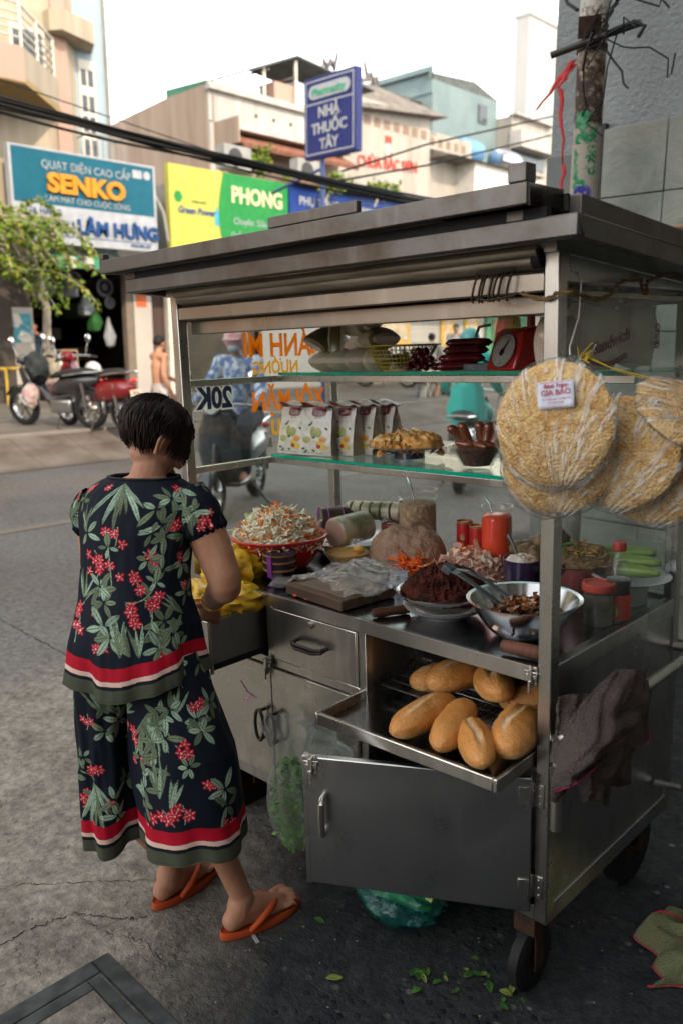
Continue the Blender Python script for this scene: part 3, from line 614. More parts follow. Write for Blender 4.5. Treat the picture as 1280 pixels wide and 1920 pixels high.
for z in (.45,.85):
    for k in range(5): G().box((.0,-.23+k*.09,z),(.14,-.16+k*.09,z+.16)).obj('boxed_goods',mat('yellow_box',(.55,.38,.05),.6) if k%2==0 else mat('white_box',(.5,.5,.46),.6),g)
    G().box((-.19,-.25,z-.02),(.19,.25,z)).obj('case_shelf',mat('light_wood',(.4,.3,.18),.6),g)
solo(G().box((-15.785,5.99,1.55),(-15.775,6.36,2.12)),'poster',mat('teal_poster',(.02,.22,.28),.4,col2=(.55,.52,.45),ns=3,lo=.50,hi=.53),'teal and white poster on the tiled pier left of the shop','poster',fr='g')
solo(G().box((-15.772,6.07,1.66),(-15.770,6.28,1.70)),'poster_strip',mat('white_box',(.5,.5,.46),.6),'white strip across the lower teal poster','label',fr='g')
g=G()
for y in (4.5,5.0,5.5,5.98): g.tube([(-15.2,y,.13),(-15.2,y,1.05)],.025,6)
g.tube([(-15.2,4.3,1.05),(-15.2,5.98,1.05)],.028,6); g.tube([(-15.2,4.3,.3),(-15.2,5.98,.3)],.02,6)
solo(g,'street_barrier',mat('yellow_paint',(.55,.36,.05),.5),'yellow painted steel barrier frame at the foot of the brick pier','barrier',fr='g')
# ---- signs on the shopfronts
WH=mat('sign_white',(.36,.38,.41),.5)
def signtext(par,t,y,z,size,m,x=-14.885,sx=1,off=0,ext=.004,shear=0,sp=1):
    a=textg(t,size,ext,off,sx=sx,shear=shear,space=sp); place(a,frame_mx((x,y,z),(0,1,0),(0,0,1))); return wp(par,a,'lettering',m,smooth=False)
s1=T('fan_shop_sign','large blue and white fan shop sign with orange raised letters','sign',(-14.95,7.33,3.48),fr='g')
wp(s1,G().box((-15.05,5.79,4.17),(-14.9,8.87,5.15)),'blue_panel',mat('sign_blue',(.004,.08,.125),.5,col2=(.004,.095,.145)))
wp(s1,G().box((-15.05,5.79,3.48),(-14.9,8.87,4.168)),'white_panel',WH)
wp(s1,G().box((-15.06,5.74,5.15),(-14.89,8.92,5.19)).box((-15.06,8.87,3.46),(-14.89,8.92,5.15)).box((-15.06,5.74,3.46),(-14.89,5.79,5.15)).box((-15.06,5.79,3.45),(-14.89,8.87,3.48)),'sign_border',WH)
signtext(s1,'QUẠT ĐIỆN CAO CẤP',7.35,4.90,.21,WH,sx=.92)
signtext(s1,'SENKO',7.31,4.56,.47,mat('sign_orange',(.58,.24,.02),.5),sx=1.12,off=.022,ext=.03,x=-14.86)
signtext(s1,'LÀM MÁT CHO CUỘC SỐNG',7.35,4.28,.155,WH,sx=.93)
NB=mat('sign_navy',(.01,.06,.20),.45)
signtext(s1,'LÂM HƯNG',7.98,3.80,.37,NB,sx=.98,off=.012,ext=.02,x=-14.86)
signtext(s1,'CỬA HÀNG',6.32,4.04,.16,NB); signtext(s1,'CHUYÊN MUA BÁN &',6.42,3.86,.12,NB); signtext(s1,'SỬA CHỮA ĐIỆN GIA DỤNG',6.55,3.70,.12,NB); signtext(s1,'0938 898 527',8.5,3.54,.09,NB)
wp(s1,G().box((-14.897,8.38,4.90),(-14.89,8.60,5.06)),'emblem_panel',WH)
wp(s1,G().lathe([(0,0),(.085,0),(.085,.006),(0,.006)],24,(-14.898,8.72,4.98),Matrix.Rotation(PI/2,4,'Y')),'emblem_disc',WH)
wp(s1,G().box((-14.899,5.85,3.60),(-14.893,8.80,3.615)),'ruled_line',NB)
s2=T('yellow_green_sign','yellow and green shop sign with cream letters PHONG above a fan and motor shop','sign',(-14.95,11,3.5),fr='g')
wp(s2,G().box((-15.05,9.27,3.5),(-14.9,12.72,5.33)),'yellow_panel',mat('sign_yellow',(.40,.37,.06),.5,col2=(.44,.40,.08)))
arc=[(10.75+.0*0,3.505)]+[(10.62+.12*math.cos(a),4.4+1.05*math.sin(a)) for a in [R(-55+i*11) for i in range(11)]][::-1][0:0]
pts=[(12.715,3.505),(12.715,5.325)]+[(10.75-.16*math.sin(PI*k/12),5.325-1.82*k/12) for k in range(13)]
wp(s2,G().prism(pts,-14.898,-14.892,'x'),'green_panel',mat('sign_green',(.008,.17,.035),.5,col2=(.012,.21,.04)))
signtext(s2,'PHONG',11.74,4.86,.50,mat('cream_letters',(.58,.55,.34),.45),sx=.88,off=.014,ext=.012,x=-14.88)
signtext(s2,'Chuyên: Sửa Chữa',11.75,4.30,.21,WH,sx=.92); signtext(s2,'Quấn Mô Tơ - Máy Bơm',11.75,3.98,.19,WH,sx=.85)
signtext(s2,'Green Power',9.98,4.40,.20,NB,sx=.92,off=.005,shear=.2,x=-14.89); signtext(s2,'LUBRICANTS',10.05,4.60,.07,mat('sign_green',(.01,.3,.05),.45),x=-14.89)
wp(s2,G().prism([(9.5+.12*math.cos(R(60*k)),4.67+.13*math.sin(R(60*k))) for k in range(6)],-14.899,-14.893,'x'),'hexagon_emblem',mat('sign_green',(.01,.3,.05),.45))
wp(s2,G().prism([(10.48,4.15),(10.6,4.15),(10.6,4.42),(10.56,4.5),(10.56,4.56),(10.52,4.56),(10.52,4.5),(10.48,4.42)],-14.899,-14.893,'x'),'bottle_picture',mat('sign_teal',(.02,.3,.4),.4))
s3=T('dark_blue_sign','dark blue shop sign partly hidden by the cart roof','sign',(-14.95,14.7,4),fr='g')
wp(s3,G().box((-15.05,12.78,3.6),(-14.9,17.4,5.33)),'blue_panel',mat('sign_deep_blue',(.006,.035,.20),.5))
wp(s3,G().prism([(15.5+.9*math.cos(2*PI*k/28),4.72+.34*math.sin(2*PI*k/28)) for k in range(28)],-14.898,-14.892,'x'),'white_oval',WH)
signtext(s3,'PHỤ TÙNG',13.8,4.98,.28,WH,off=.006)
g=G()
for i in range(14):
    y=6.6+i*.2; g.add([(-15.7,y,3.42),(-15.7,y+.2,3.42),(-14.95,y+.2,3.22),(-14.95,y,3.22),(-14.95,y+.2,3.02),(-14.95,y,3.02)],[(0,1,2,3),(3,2,4,5)])
g2=G(); g3=G()
for i,f in enumerate(range(14)):
    q=g3 if i%2 else g2; q.v+=g.v[i*6:i*6+6]; b=len(q.v)-6; q.f+=[(b,b+1,b+2,b+3),(b+3,b+2,b+4,b+5)]
aw=T('shop_awning','striped green and white awning hanging below the blue fan shop sign','awning',(-15.2,8,3.2),fr='g')
wp(aw,g2,'green_stripes',mat('awning_green',(.05,.25,.14),.7)); wp(aw,g3,'white_stripes',mat('awning_white',(.5,.48,.42),.7))
# low shops between, as one roofed block each
b2=T('sign_shop_building','single storey shop building behind the yellow and green signs','building',(-17,12,0),fr='g')
wp(b2,G().box((-21,9.86,3.3),(-15.1,17.5,5.1)),'upper_front',mat('grey_plaster',(.30,.28,.25),.85))
wp(b2,G().box((-15.95,12.6,.14),(-15.85,15.2,3.3)),'roller_door',mat('grey_roller_door',(.22,.22,.22),.5,stretch=(1,1,14)))
wp(b2,G().prism([(-18,5.1),(-14.7,5.36),(-14.7,5.44),(-18,5.6)],12.8,17.6,'y'),'tiled_roof',mat('brown_roof_tiles',(.20,.13,.09),.8,col2=(.11,.075,.055),ns=9))
# ---- house B behind the signs
bB=T('beige_house','beige and white house with cornices, red tiled awning and a roof terrace shelter','building',(-22,16,0),fr='g')
wp(bB,G().box((-25,13.85,0),(-19.51,19.2,8.35)),'side_wall',BEIGE)
wp(bB,G().prism([(-25,8.35),(-19.51,8.35),(-19.51,8.72),(-21.5,8.70),(-24.5,8.5),(-25,8.5)],13.85,14.0,'y'),'gable_parapet',BEIGE)
wp(bB,G().box((-19.51,13.86,7.75),(-19.45,19.2,8.55)).box((-19.6,13.9,8.351),(-19.51,19.2,8.5)),'front_wall',WHITEP)
wp(bB,G().box((-19.5,13.80,8.551),(-19.28,19.25,8.64)).box((-19.5,13.82,8.641),(-19.38,19.25,8.76)),'top_cornice',WHITEP)
wp(bB,G().box((-19.49,14.0,7.0),(-18.3,14.04,7.7)),'awning_cheek',BEIGE)
wp(bB,G().box((-19.44,14.05,7.52),(-18.9,19.2,7.62)).box((-19.44,14.05,7.621),(-19.1,19.2,7.72)),'middle_cornice',WHITEP)
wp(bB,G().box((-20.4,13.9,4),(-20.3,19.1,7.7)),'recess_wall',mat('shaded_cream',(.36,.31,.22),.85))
wp(bB,G().box((-19.52,13.86,4),(-19.42,14.15,7.7)),'recess_pier',WHITEP)
g=G(); 
for i in range(34):
    y=14.5+i*.14
    g.tube([(-19.4,y,7.45),(-18.6,y,7.05)],.075,8)
wp(bB,g,'tiled_awning',mat('red_roof_tiles',(.27,.12,.08),.8,col2=(.15,.07,.05),ns=9))
f=wp(bB,G().box((-20.29,15.6,4.2),(-20.25,17.4,6.55)),'french_window',mat('brown_frame',(.10,.06,.04),.6))
for y in (15.72,16.3,16.9): wp(bB,G().box((-20.249,y,5.2),(-20.24,y+.4,6.4)),'pane',mat('pale_pane',(.32,.28,.20),.5),f)
for y in (15.6,16.3,17.0,17.65): wp(bB,G().cyl((-19.44,y,8.15),.05,.02,10,mx=Matrix.Rotation(PI/2,4,'Y')),'vent_hole',DARKIN)
MG=mat('grey_roof_sheet',(.09,.10,.095),.7,col2=(.055,.06,.055),ns=3)
wp(bB,G().add([(-21.6,14.2,8.95),(-19.2,14.2,8.84),(-19.2,14.2,8.90),(-21.6,14.2,9.01),(-21.6,17.1,10.15),(-19.2,17.1,10.05),(-19.2,17.1,10.11),(-21.6,17.1,10.21)],[(0,1,2,3),(4,5,6,7),(0,1,5,4),(3,2,6,7),(1,2,6,5),(0,3,7,4)]),'terrace_roof',MG)
wp(bB,G().add([(-21.6,17.1,10.15),(-19.2,17.1,10.05),(-19.2,17.1,10.11),(-21.6,17.1,10.21),(-21.6,20.6,9.85),(-19.2,20.6,9.75),(-19.2,20.6,9.8),(-21.6,20.6,9.9)],[(0,1,2,3),(4,5,6,7),(0,1,5,4),(3,2,6,7),(1,2,6,5),(0,3,7,4)]),'terrace_roof',MG)
wp(bB,G().add([(-21.6,13.9,8.72),(-19.55,13.9,8.76),(-19.55,13.9,8.84),(-21.6,13.9,8.95),(-21.6,14.05,8.72),(-19.55,14.05,8.76),(-19.55,14.05,8.84),(-21.6,14.05,8.95)],[(0,1,2,3),(7,6,5,4),(3,2,6,7),(0,3,7,4),(1,5,6,2)]),'green_edge',mat('green_sheet',(.04,.18,.10),.6))
for y,h in ((15.9,9.6),(17.2,10.02),(19.2,9.9)): wp(bB,G().box((-19.45,y-.04,8.6),(-19.37,y+.04,h)),'terrace_post',WFR)
wp(bB,G().box((-20.2,16.4,8.7),(-19.5,17.2,9.3)),'brick_kiosk',PINK); wp(bB,G().box((-20.2,17.25,8.7),(-19.5,18.4,9.45)),'white_tank_box',mat('pale_blue_box',(.5,.58,.62),.7))
g=G()
for i in range(4): g.tube([(-21.5,16+i*1.1,9.55),(-19.3,16+i*1.1,9.5)],.03,5)
wp(bB,g,'roof_rafters',mat('grey_grille',(.25,.24,.22),.6))
# ---- hanging pharmacy sign
s4=T('pharmacy_sign','tall navy blue pharmacy lightbox sign hanging over the street','sign',(-10.7,10.1,0),fr='g')
wp(s4,G().box((-11.40,10,4.98),(-10.06,10.17,6.40)),'sign_box',mat('sign_indigo',(.018,.025,.12),.5,col2=(.022,.032,.145)),bevel=.01)
g=G(); y0,y1=9.992,9.999
for a,b in (((-11.35,5.04),(-11.325,6.34)),((-10.135,5.04),(-10.11,6.34)),((-11.325,5.04),(-10.135,5.065)),((-11.325,6.315),(-10.135,6.34)),((-11.325,5.92),(-10.135,5.945))): g.box((a[0],y0,a[1]),(b[0],y1,b[1]))
wp(s4,g,'white_border',WH)
pl=[(-10.73+.40*sx_+.13*math.cos(a),6.13+.12*math.sin(a)) for sx_,a in [(1,R(-90+20*k)) for k in range(10)]+[(-1,R(90+20*k)) for k in range(10)]]
wp(s4,G().prism(pl,9.985,9.999,'y'),'logo_pill',WH)
def st4(t,x,z,size,m,off=0,sx=1,y=9.99):
    a=textg(t,size,.004,off,sx=sx); place(a,frame_mx((x,y,z),(1,0,0),(0,0,1))); wp(s4,a,'lettering',m,smooth=False)
st4('Pharmacity',-10.74,6.12,.19,mat('logo_green',(.03,.32,.18),.4),.004,1,9.98)
for i,t in enumerate(('NHÀ','THUỐC','TÂY')): st4(t,-10.73,5.76-.28*i,.26,WH,.008,1.0)
wp(s4,G().tube([(-11.0,10.09,4.98),(-11.0,10.09,.13)],.05,10).tube([(-11.0,10.09,4.8),(-12.6,10.2,4.55)],.03,8),'sign_post',mat('blue_post',(.05,.08,.20),.5))
# ---- pagoda beyond
bP=T('pagoda_building','cream pagoda with grey hipped tile roof and red wall lettering','building',(-27,28,0),fr='g')
RT=mat('grey_old_tiles',(.20,.175,.15),.85,col2=(.10,.09,.08),ns=2.5,det=7); CRW=mat('pale_cream_wall',(.33,.30,.26),.85,col2=(.24,.22,.19),ns=1.0,stretch=(1.5,1.5,.3),det=8)
OX=-24
wp(bP,G().box((-32,23.5,0),(OX,29.6,11.35)),'upper_hall',CRW)
wp(bP,G().add([(-24,23,10.95-.35),(-23.4,23,10.6),(-23.4,30.2,11.35),(-33,30.2,11.35),(-33,23,10.6),(-26.2,25.2,12.55),(-26.8,28.9,13.1)],[(1,2,6,5),(2,3,6),(3,4,5,6),(4,1,5),(1,2,3,4)]),'hipped_roof',RT)
g=G().tube([(-26.2,25.0,12.75),(-26.3,25.6,12.6),(-26.6,27.5,12.95),(-26.8,28.9,13.35)],.11,8)
wp(bP,g,'roof_ridge',RT)
def drag(y,s,k=1):
    g=G().tube([(-26.7,y-.9*s*k,12.9),(-26.7,y-.7*s*k,13.45*1),(-26.7,y-.4*s*k,13.1),(-26.7,y-.1*s*k,13.5),(-26.7,y+.2*s*k,13.2),(-26.7,y+.45*s*k,13.75),(-26.7,y+.6*s*k,14.3)],[.03,.10,.12,.13,.12,.09,.02],6); return g
for y,k in ((26.1,1),(28.5,-1)): wp(bP,drag(y,.7,k),'ridge_ornament',mat('ornament_grey',(.13,.12,.12),.8))
wp(bP,G().box((OX-.01,23.5,7.0),(OX+.12,29.62,7.18)),'stringcourse',WHITEP)
for i in range(9):
    y=24.0+i*.62; wp(bP,G().box((OX-.01,y,10.35-.0),(OX+.02,y+.36,10.72)),'vent_block',mat('brown_vent',(.22,.15,.11),.8))
a=textg('CHÙA BẮC SƠN',.62,.02,.012,sx=.86); place(a,frame_mx((OX+.03,26.75,8.95),(0,1,.06),(0,-.06,1))); wp(bP,a,'lettering',mat('red_paint_letters',(.42,.05,.03),.6),smooth=False)
wp(bP,G().box((OX+.0,26.55,9.75),(OX+.03,26.95,10.1)),'red_symbol',mat('red_paint_letters',(.42,.05,.03),.6))
wp(bP,G().lathe([(0,0),(.3,0),(.28,.04),(0,.04)],14,(OX,26.75,9.55),Matrix.Rotation(PI/2,4,'Y')),'lotus_emblem',WHITEP)
wp(bP,G().box((-29,29.61,0),(OX-.3,33.2,10.9)),'side_wing',CRW)
for i in range(5): wp(bP,G().box((OX-.31,30.0+i*.6,10.3),(OX-.28,30.3+i*.6,10.65)),'vent_block',mat('brown_vent',(.22,.15,.11),.8))
wp(bP,G().box((-28,32.0,0),(-23.2,37.5,9.7)),'rear_wing',mat('bright_white_wall',(.52,.50,.46),.85))
wp(bP,G().prism([(-22.9,9.7),(-28.5,9.7),(-26,10.7)],29.8,37.8,'y'),'rear_roof',RT)
wp(bP,G().box((-23.19,33.6,8.3),(-23.15,34.9,8.75)),'wall_vent',mat('brown_vent',(.22,.15,.11),.8))
bG=T('weathered_grey_house','weathered grey and ochre concrete house between the pharmacy sign and the pagoda roof','building',(-33,30,0),fr='g')
wp(bG,G().box((-34,33.2,0),(-31,38.0,14.6)),'wall',mat('weathered_wall',(.33,.32,.30),.9,col2=(.20,.19,.18),ns=.9,det=8)); wp(bG,G().box((-30.99,33.2,13.2),(-30.95,38.0,14.58)),'ochre_band',mat('ochre_wall',(.32,.23,.15),.9)); wp(bG,G().box((-31.2,33.1,14.6),(-30.8,38.2,14.7)),'roof_edge',MG)
wp(bG,G().box((-30.94,34.4,11.6),(-30.9,35.4,12.8)),'louvre',WFR)
bT=T('teal_sheet_house','teal sheet clad upper house with a small dark window','building',(-33,42,0),fr='g')
TE=mat('teal_cladding',(.12,.165,.17),.7,col2=(.15,.20,.20),ns=.8)
wp(bT,G().prism([(-38,15.0),(-30,15.0),(-30,16.4),(-38,16.4)],37.2,37.3,'y').box((-38,37.3,0),(-30,43.6,15.7)),'teal_wall',TE)
wp(bT,G().add([(-30,36.9,16.0),(-30,41.2,16.35),(-38,41.2,16.35),(-38,36.9,16.0),(-30,43.7,15.75),(-38,43.7,15.75),(-30,36.9,15.7),(-30,41.2,15.7),(-30,43.7,15.7)],[(0,1,2,3),(1,4,5,2),(0,1,7,6),(1,4,8,7)]),'roof',MG)
wp(bT,G().box((-29.99,41.6,14.2),(-29.9,42.4,15.2)),'window',WIN)
wp(bT,G().box((-36,43.7,0),(-29,48,14.8)),'cream_extension',mat('pale_cream_wall',(.72,.6,.42),.85)); wp(bT,G().box((-28.99,43.8,12.0),(-28.95,47.5,12.9)),'dark_opening',WIN)
wp(bT,G().box((-29.2,43.6,14.8),(-28.6,48.2,14.9)).box((-29,43.6,12.95),(-28.2,48,13.9)),'terrace_parapet',WHITEP)
bW=T('tall_white_building','tall plain white tower block beside the grey corner wall','building',(-33,50,0),fr='g')
wp(bW,G().box((-31.0,46.75,0),(-30,60,21.3)),'wall',mat('stained_white_wall',(.37,.36,.345),.9,col2=(.27,.265,.25),ns=.35,det=8,stretch=(1,1,.25)))
wp(bW,G().box((-31.1,46.70,21.3),(-29.9,60,21.5)),'coping',mat('stained_white_wall',(.7,.67,.6),.9))
for k,(y,z) in enumerate(((34.5,10.6),(36.4,10.2))):
    o=T('water_tank',['blue water tank on the pagoda rear roof','steel water tank on its side behind the pagoda roof'][k],'water tank',(-25.5 if k==0 else -24.5,y,z),fr='g',group='rooftop water tanks')
    m_=mat('tank_blue',(.10,.25,.45),.4) if k==0 else STB
    G().lathe([(0,-.9),(.5,-.85),(.55,-.6),(.55,.6),(.5,.85),(0,.9)],20,(0,0,.3),Matrix.Rotation(PI/2,4,'X')).obj('tank_shell',m_,o); G().box((-.4,-.7,-.4),(.4,.7,-.22)).obj('tank_stand',MG,o)
# shopfronts seen through the cart glass
b4=T('pale_shop_row','pale shopfronts with yellow framed panels seen through the cart','building',(-16,20,0),fr='g')
wp(b4,G().box((-20,15.3,.14),(-16.0,40,4.8)),'front_wall',mat('pale_shop_wall',(.38,.36,.33),.8,col2=(.29,.265,.235),ns=.5))
YF=mat('yellow_timber',(.55,.33,.07),.6)
for y0,y1,z0,z1 in ((17.1,18.7,1.45,2.35),(20.3,20.9,1.3,3.2),(21.6,22.3,1.3,3.2)):
    f=wp(b4,G().box((-15.99,y0,z0),(-15.93,y1,z1)),'framed_panel',YF); wp(b4,G().box((-15.929,y0+.15,z0+.15),(-15.92,y1-.15,z1-.15)),'panel_picture',mat('brown_picture',(.35,.25,.16),.6,col2=(.5,.42,.32),ns=3),f)
wp(b4,G().box((-15.99,15.4,.2),(-15.95,16.9,2.6)),'dark_doorway',DARKIN); wp(b4,G().box((-15.99,18.9,.2),(-15.95,20.2,1.5)),'dark_doorway',mat('grey_doorway',(.18,.17,.16),.8))
wp(b4,G().box((-15.98,22.8,.2),(-15.9,25.5,2.5)),'green_panel',mat('green_shop_panel',(.05,.2,.10),.6)); wp(b4,G().box((-15.89,23.3,1.6),(-15.88,24.4,2.3)),'pink_notice',mat('pink_notice',(.6,.15,.15),.6))
wp(b4,G().box((-15.9,15.3,3.0),(-14.6,40,3.15)),'canopy',mat('tan_canopy',(.45,.33,.2),.8))
# =================================================================== OUR SIDE OF THE STREET
def stucco():
    m,n,l,b=nmat('blue_grey_stucco'); t=ntex(n,l,'noise',34,detail=4,rough=.6); t2=ntex(n,l,'noise',1.1,detail=6)
    l.new(ramp(n,l,t2.outputs[0],[(.35,(.18,.198,.198)),(.65,(.24,.262,.26))]).outputs[0],b.inputs['Base Color']); b.inputs['Roughness'].default_value=.85; bumpn(n,l,b,t.outputs[0],1,.02); return m
STU=stucco()
def slate():
    m,n,l,b=nmat('slate_cladding'); t=ntex(n,l,'noise',5,detail=8,rough=.7,dist=.6); t3=ntex(n,l,'noise',1.6,detail=3,dist=1.5)
    c=ramp(n,l,t3.outputs[0],[(.3,(.13,.15,.13)),(.5,(.20,.22,.18)),(.7,(.26,.25,.20))]).outputs[0]
    l.new(mixc(n,l,.5,c,ramp(n,l,t.outputs[0],[(.3,(.10,.12,.11)),(.7,(.30,.31,.27))]).outputs[0]),b.inputs['Base Color']); b.inputs['Roughness'].default_value=.6; bumpn(n,l,b,t.outputs[0],.9,.02); return m
SLT=slate()
wl=T('corner_building','blue grey stucco corner building clad in slate tiles behind the cart','building',(3,5,0),fr='g')
wp(wl,G().box((-1.74,2.82,0),(9,14,9.5)),'stucco_wall',STU)
wp(wl,G().box((-1.745,2.79,0),(-1.45,2.83,2.62)),'plinth_strip',mat('grey_render',(.16,.17,.165),.85,ns=3,bump=.4,bs=30))
g=G(); rr=random.Random(11); T_=.353
for i in range(30):
    for j in range(8):
        x0=-1.392+i*T_; z0=2.715-(j+1)*T_; 
        if z0<-.3: continue
        d=rr.uniform(.012,.03); g.cbox((x0+T_/2,2.80-d/2,z0+T_/2),(T_-.006,.04+d,T_-.006))
wp(wl,g,'slate_tiles',SLT,bevel=.003,seg=1)
for o in [o for o in bpy.data.objects if o.name.startswith('slate_tiles')]: o['kind']='stuff'
wp(wl,G().box((-1.46,2.785,2.2),(-1.394,2.82,2.75)).box((-1.43,2.79,0),(-1.393,2.82,2.2)),'tile_edge_strip',mat('dark_strip',(.03,.035,.04),.7))  # dark strip down the left edge of the tiles
g=G()
for k in range(7): g.tube([(-1.30,2.68,2.165-k*.022),(2.5,2.68,2.165-k*.022)],.012,6)
bl=solo(g,'bamboo_blind',mat('bamboo',(.30,.18,.10),.7,col2=(.16,.09,.05),ns=4,stretch=(.5,4,8)),'rolled brown bamboo blind on the slate wall above the cart roof','blind',fr='g')
ob=T('near_street_buildings','row of plain shophouses on the near side of the street, behind the viewer','building',(4,-10,0),fr='g')
wp(ob,G().box((3.1,-40,0),(12,2.75,8.3)),'wall',mat('near_wall',(.27,.25,.23),.85,col2=(.18,.17,.16),ns=.6))
wp(ob,G().box((3.05,-40,2.8),(3.1,2.6,3.0)),'stringcourse',mat('grey_render',(.16,.17,.165),.85))
for y in (-4,-8,-12): wp(ob,G().box((3.07,y-1.6,0.05),(3.095,y+1,2.6)),'shop_door',mat('grey_roller_door',(.22,.22,.22),.5,stretch=(1,1,14)))
# ---- concrete pole with stencils
pl=T('utility_pole','weathered concrete utility pole with stencilled green and purple numbers','utility pole',(-1.235,2.30,0),fr='g')
def polem():
    m,n,l,b=nmat('pole_concrete'); t=ntex(n,l,'noise',9,detail=7,rough=.7); g_=n.new('ShaderNodeNewGeometry'); s=n.new('ShaderNodeSeparateXYZ'); l.new(g_.outputs['Position'],s.inputs[0])
    a=n.new('ShaderNodeMath'); a.operation='MULTIPLY_ADD'; l.new(t.outputs[0],a.inputs[0]); a.inputs[1].default_value=1.1; l.new(s.outputs[2],a.inputs[2])
    r=n.new('ShaderNodeMapRange'); r.inputs[1].default_value=2.9; r.inputs[2].default_value=4.1; l.new(a.outputs[0],r.inputs[0])
    c=ramp(n,l,r.outputs[0],[(.0,(.30,.27,.22)),(.22,(.30,.26,.20)),(.30,(.035,.02,.015)),(.40,(.05,.03,.02)),(.46,(.30,.22,.15)),(.52,(.34,.31,.27)),(.56,(.10,.06,.04)),(.60,(.40,.37,.33)),(1,(.45,.42,.38))]).outputs[0]
    l.new(c,b.inputs['Base Color']); b.inputs['Roughness'].default_value=.85; t2=ntex(n,l,'noise',60,detail=3); bumpn(n,l,b,t2.outputs[0],.5,.01); return m
G().lathe([(.085,0),(.070,2.0),(.066,2.9),(.060,5.5),(.055,7.5),(0,7.5)],28).obj('pole_shaft',polem(),pl)
def pwrap(t,z,size,m,a0,off=.004,sx=1):
    g=textg(t,size,.0006,off,sx=sx); vs=[]
    for x,y,zz in g.v:   # text turned 90 degrees, wrapped round the shaft
        hx,hz=-y,x; r=.0695+zz*.5; a=a0+hx/.068; vs.append((r*math.cos(a),r*math.sin(a),z+hz))
    g.v=vs; return g.obj('stencil_number',m,pl,smooth=False)
GST=mat('stencil_green',(.01,.16,.07),.7,col2=(.10,.25,.14),ns=30,lo=.45,hi=.6); PST=mat('stencil_purple',(.03,.02,.22),.7,col2=(.12,.09,.3),ns=30,lo=.45,hi=.6)
af=math.atan2(-1.589-2.3,.899+1.235)
pwrap('0977 248',2.50,.085,GST,af-.35,.006,1.1); pwrap('C. PHÒNG',2.50,.045,GST,af+.45); pwrap('016 88',2.16,.11,PST,af-.1,.006,1.2); 
g=G().cyl((0,0,2.95),.072,.028,24)
g.obj('clamp_band',RUST,pl)
solo(G().tube([(-1.36,2.14,2.93),(-1.12,2.22,2.985),(-.98,2.26,3.01)],.016,10),'wall_spike',DRK,'short black pipe tied across the concrete pole','pipe',fr='g')
g=G().cbox((-1.20,2.20,3.03),(.10,.05,.09),rz=.5,rx=.3); solo(g,'junction_bracket',RUST,'rusty torn metal bracket on the pole above the black pipe','bracket',fr='g',bevel=.002)
rr=random.Random(5); g=G()
for k in range(9):
    P=[Vector((-1.12,2.20,3.04))]
    for i in range(9): P.append(P[-1]+Vector((rr.gauss(.012,.035),rr.gauss(0,.025),rr.gauss(-.006-.004*k,.035))))
    g.tube(P,.0035+.002*rr.random(),5)
g.tube([(-1.17,2.23,2.98),(-1.08,2.2,2.99),(-.98,2.2,3.00),(-.93,2.2,2.97),(-.96,2.2,2.93)],.009,6)
solo(g,'cable_tangle',BLK,'tangle of black cut cables bunched at the pole bracket','cables',fr='g')
solo(G().tube([(-1.07,2.23,3.0),(-1.12,2.24,2.85),(-1.13,2.24,2.72),(-1.2,2.22,2.62),(-1.12,2.24,2.55)],.004,5),'loose_wire',BLK,'thin loose black wire dangling beside the pole','wire',fr='g')
g=G(); 
for (a,b,wd) in (((-1.30,2.24,2.92),(-1.46,2.20,2.72),.018),((-1.31,2.24,2.90),(-1.355,2.21,2.80),.03),((-1.35,2.22,2.8),(-1.31,2.22,2.45),.012),((-1.31,2.22,2.45),(-1.315,2.22,2.2),.010)):
    a=Vector(a);b=Vector(b); P=[a.lerp(b,t/6)+Vector((.008*math.sin(t*2),0,0)) for t in range(7)]
    for i in range(6): g.add([P[i]+V(-wd*(1-i/8),0,0),P[i]+V(wd*(1-i/8),.004,0),P[i+1]+V(wd*(1-(i+1)/8),.004,0),P[i+1]+V(-wd*(1-(i+1)/8),0,0)],[(0,1,2,3)])
solo(g,'red_ribbon',mat('red_ribbon',(.45,.03,.03),.5),'torn red plastic ribbon tied to the concrete pole','ribbon',fr='g',solid=.001)
solo(G().tube([(-1.62,2.5,3.7),(-1.5,2.4,3.42),(-1.38,2.3,3.20),(-1.30,2.26,3.14)],.008,6),'drop_cable',BLK,'black cable coming down to the pole from the upper left','cable',fr='g')
solo(G().tube([(-.75,2.5,3.7),(-.9,2.4,3.42),(-1.06,2.3,3.2),(-1.13,2.26,3.1)],.007,6),'drop_cable',BLK,'black cable coming down to the pole from the upper right','cable',fr='g')
# ---- overhead cables over the street
rr=random.Random(9); base=[(-7,-6,4.6),(-7,-2,4.0),(-7,2.04,3.74),(-7,3.2,3.67),(-7,4.67,3.62),(-7,6.5,3.56),(-7,9,3.52),(-7,14,3.7),(-7,24,4.8)]
g=G()
for k in range(13):
    dx,dz,ph=rr.gauss(0,.028),rr.gauss(0,.032),rr.random()*6
    P=[]
    for i in range(len(base)-1):
        for j in range(5):
            t=j/5; a=Vector(base[i]);b=Vector(base[i+1]); P.append(a.lerp(b,t)+Vector((dx,0,dz+.018*math.sin(ph+i+t)*(1+k%3))))
    g.tube(P,.008+.010*rr.random(),6)
for k in range(8): y=-1+k*1.7; g.tube([(-7+.09*math.cos(a),y,3.52+.02*abs(y-8)*0+.09*math.sin(a)+Vector(base[4]).z-3.52+.01) for a in [2*PI*q/10 for q in range(10)]],.006,4,closed=True) if False else None
solo(g,'overhead_cable_bundle',BLK,'thick sagging bundle of black overhead cables crossing the street view','cables',fr='g')
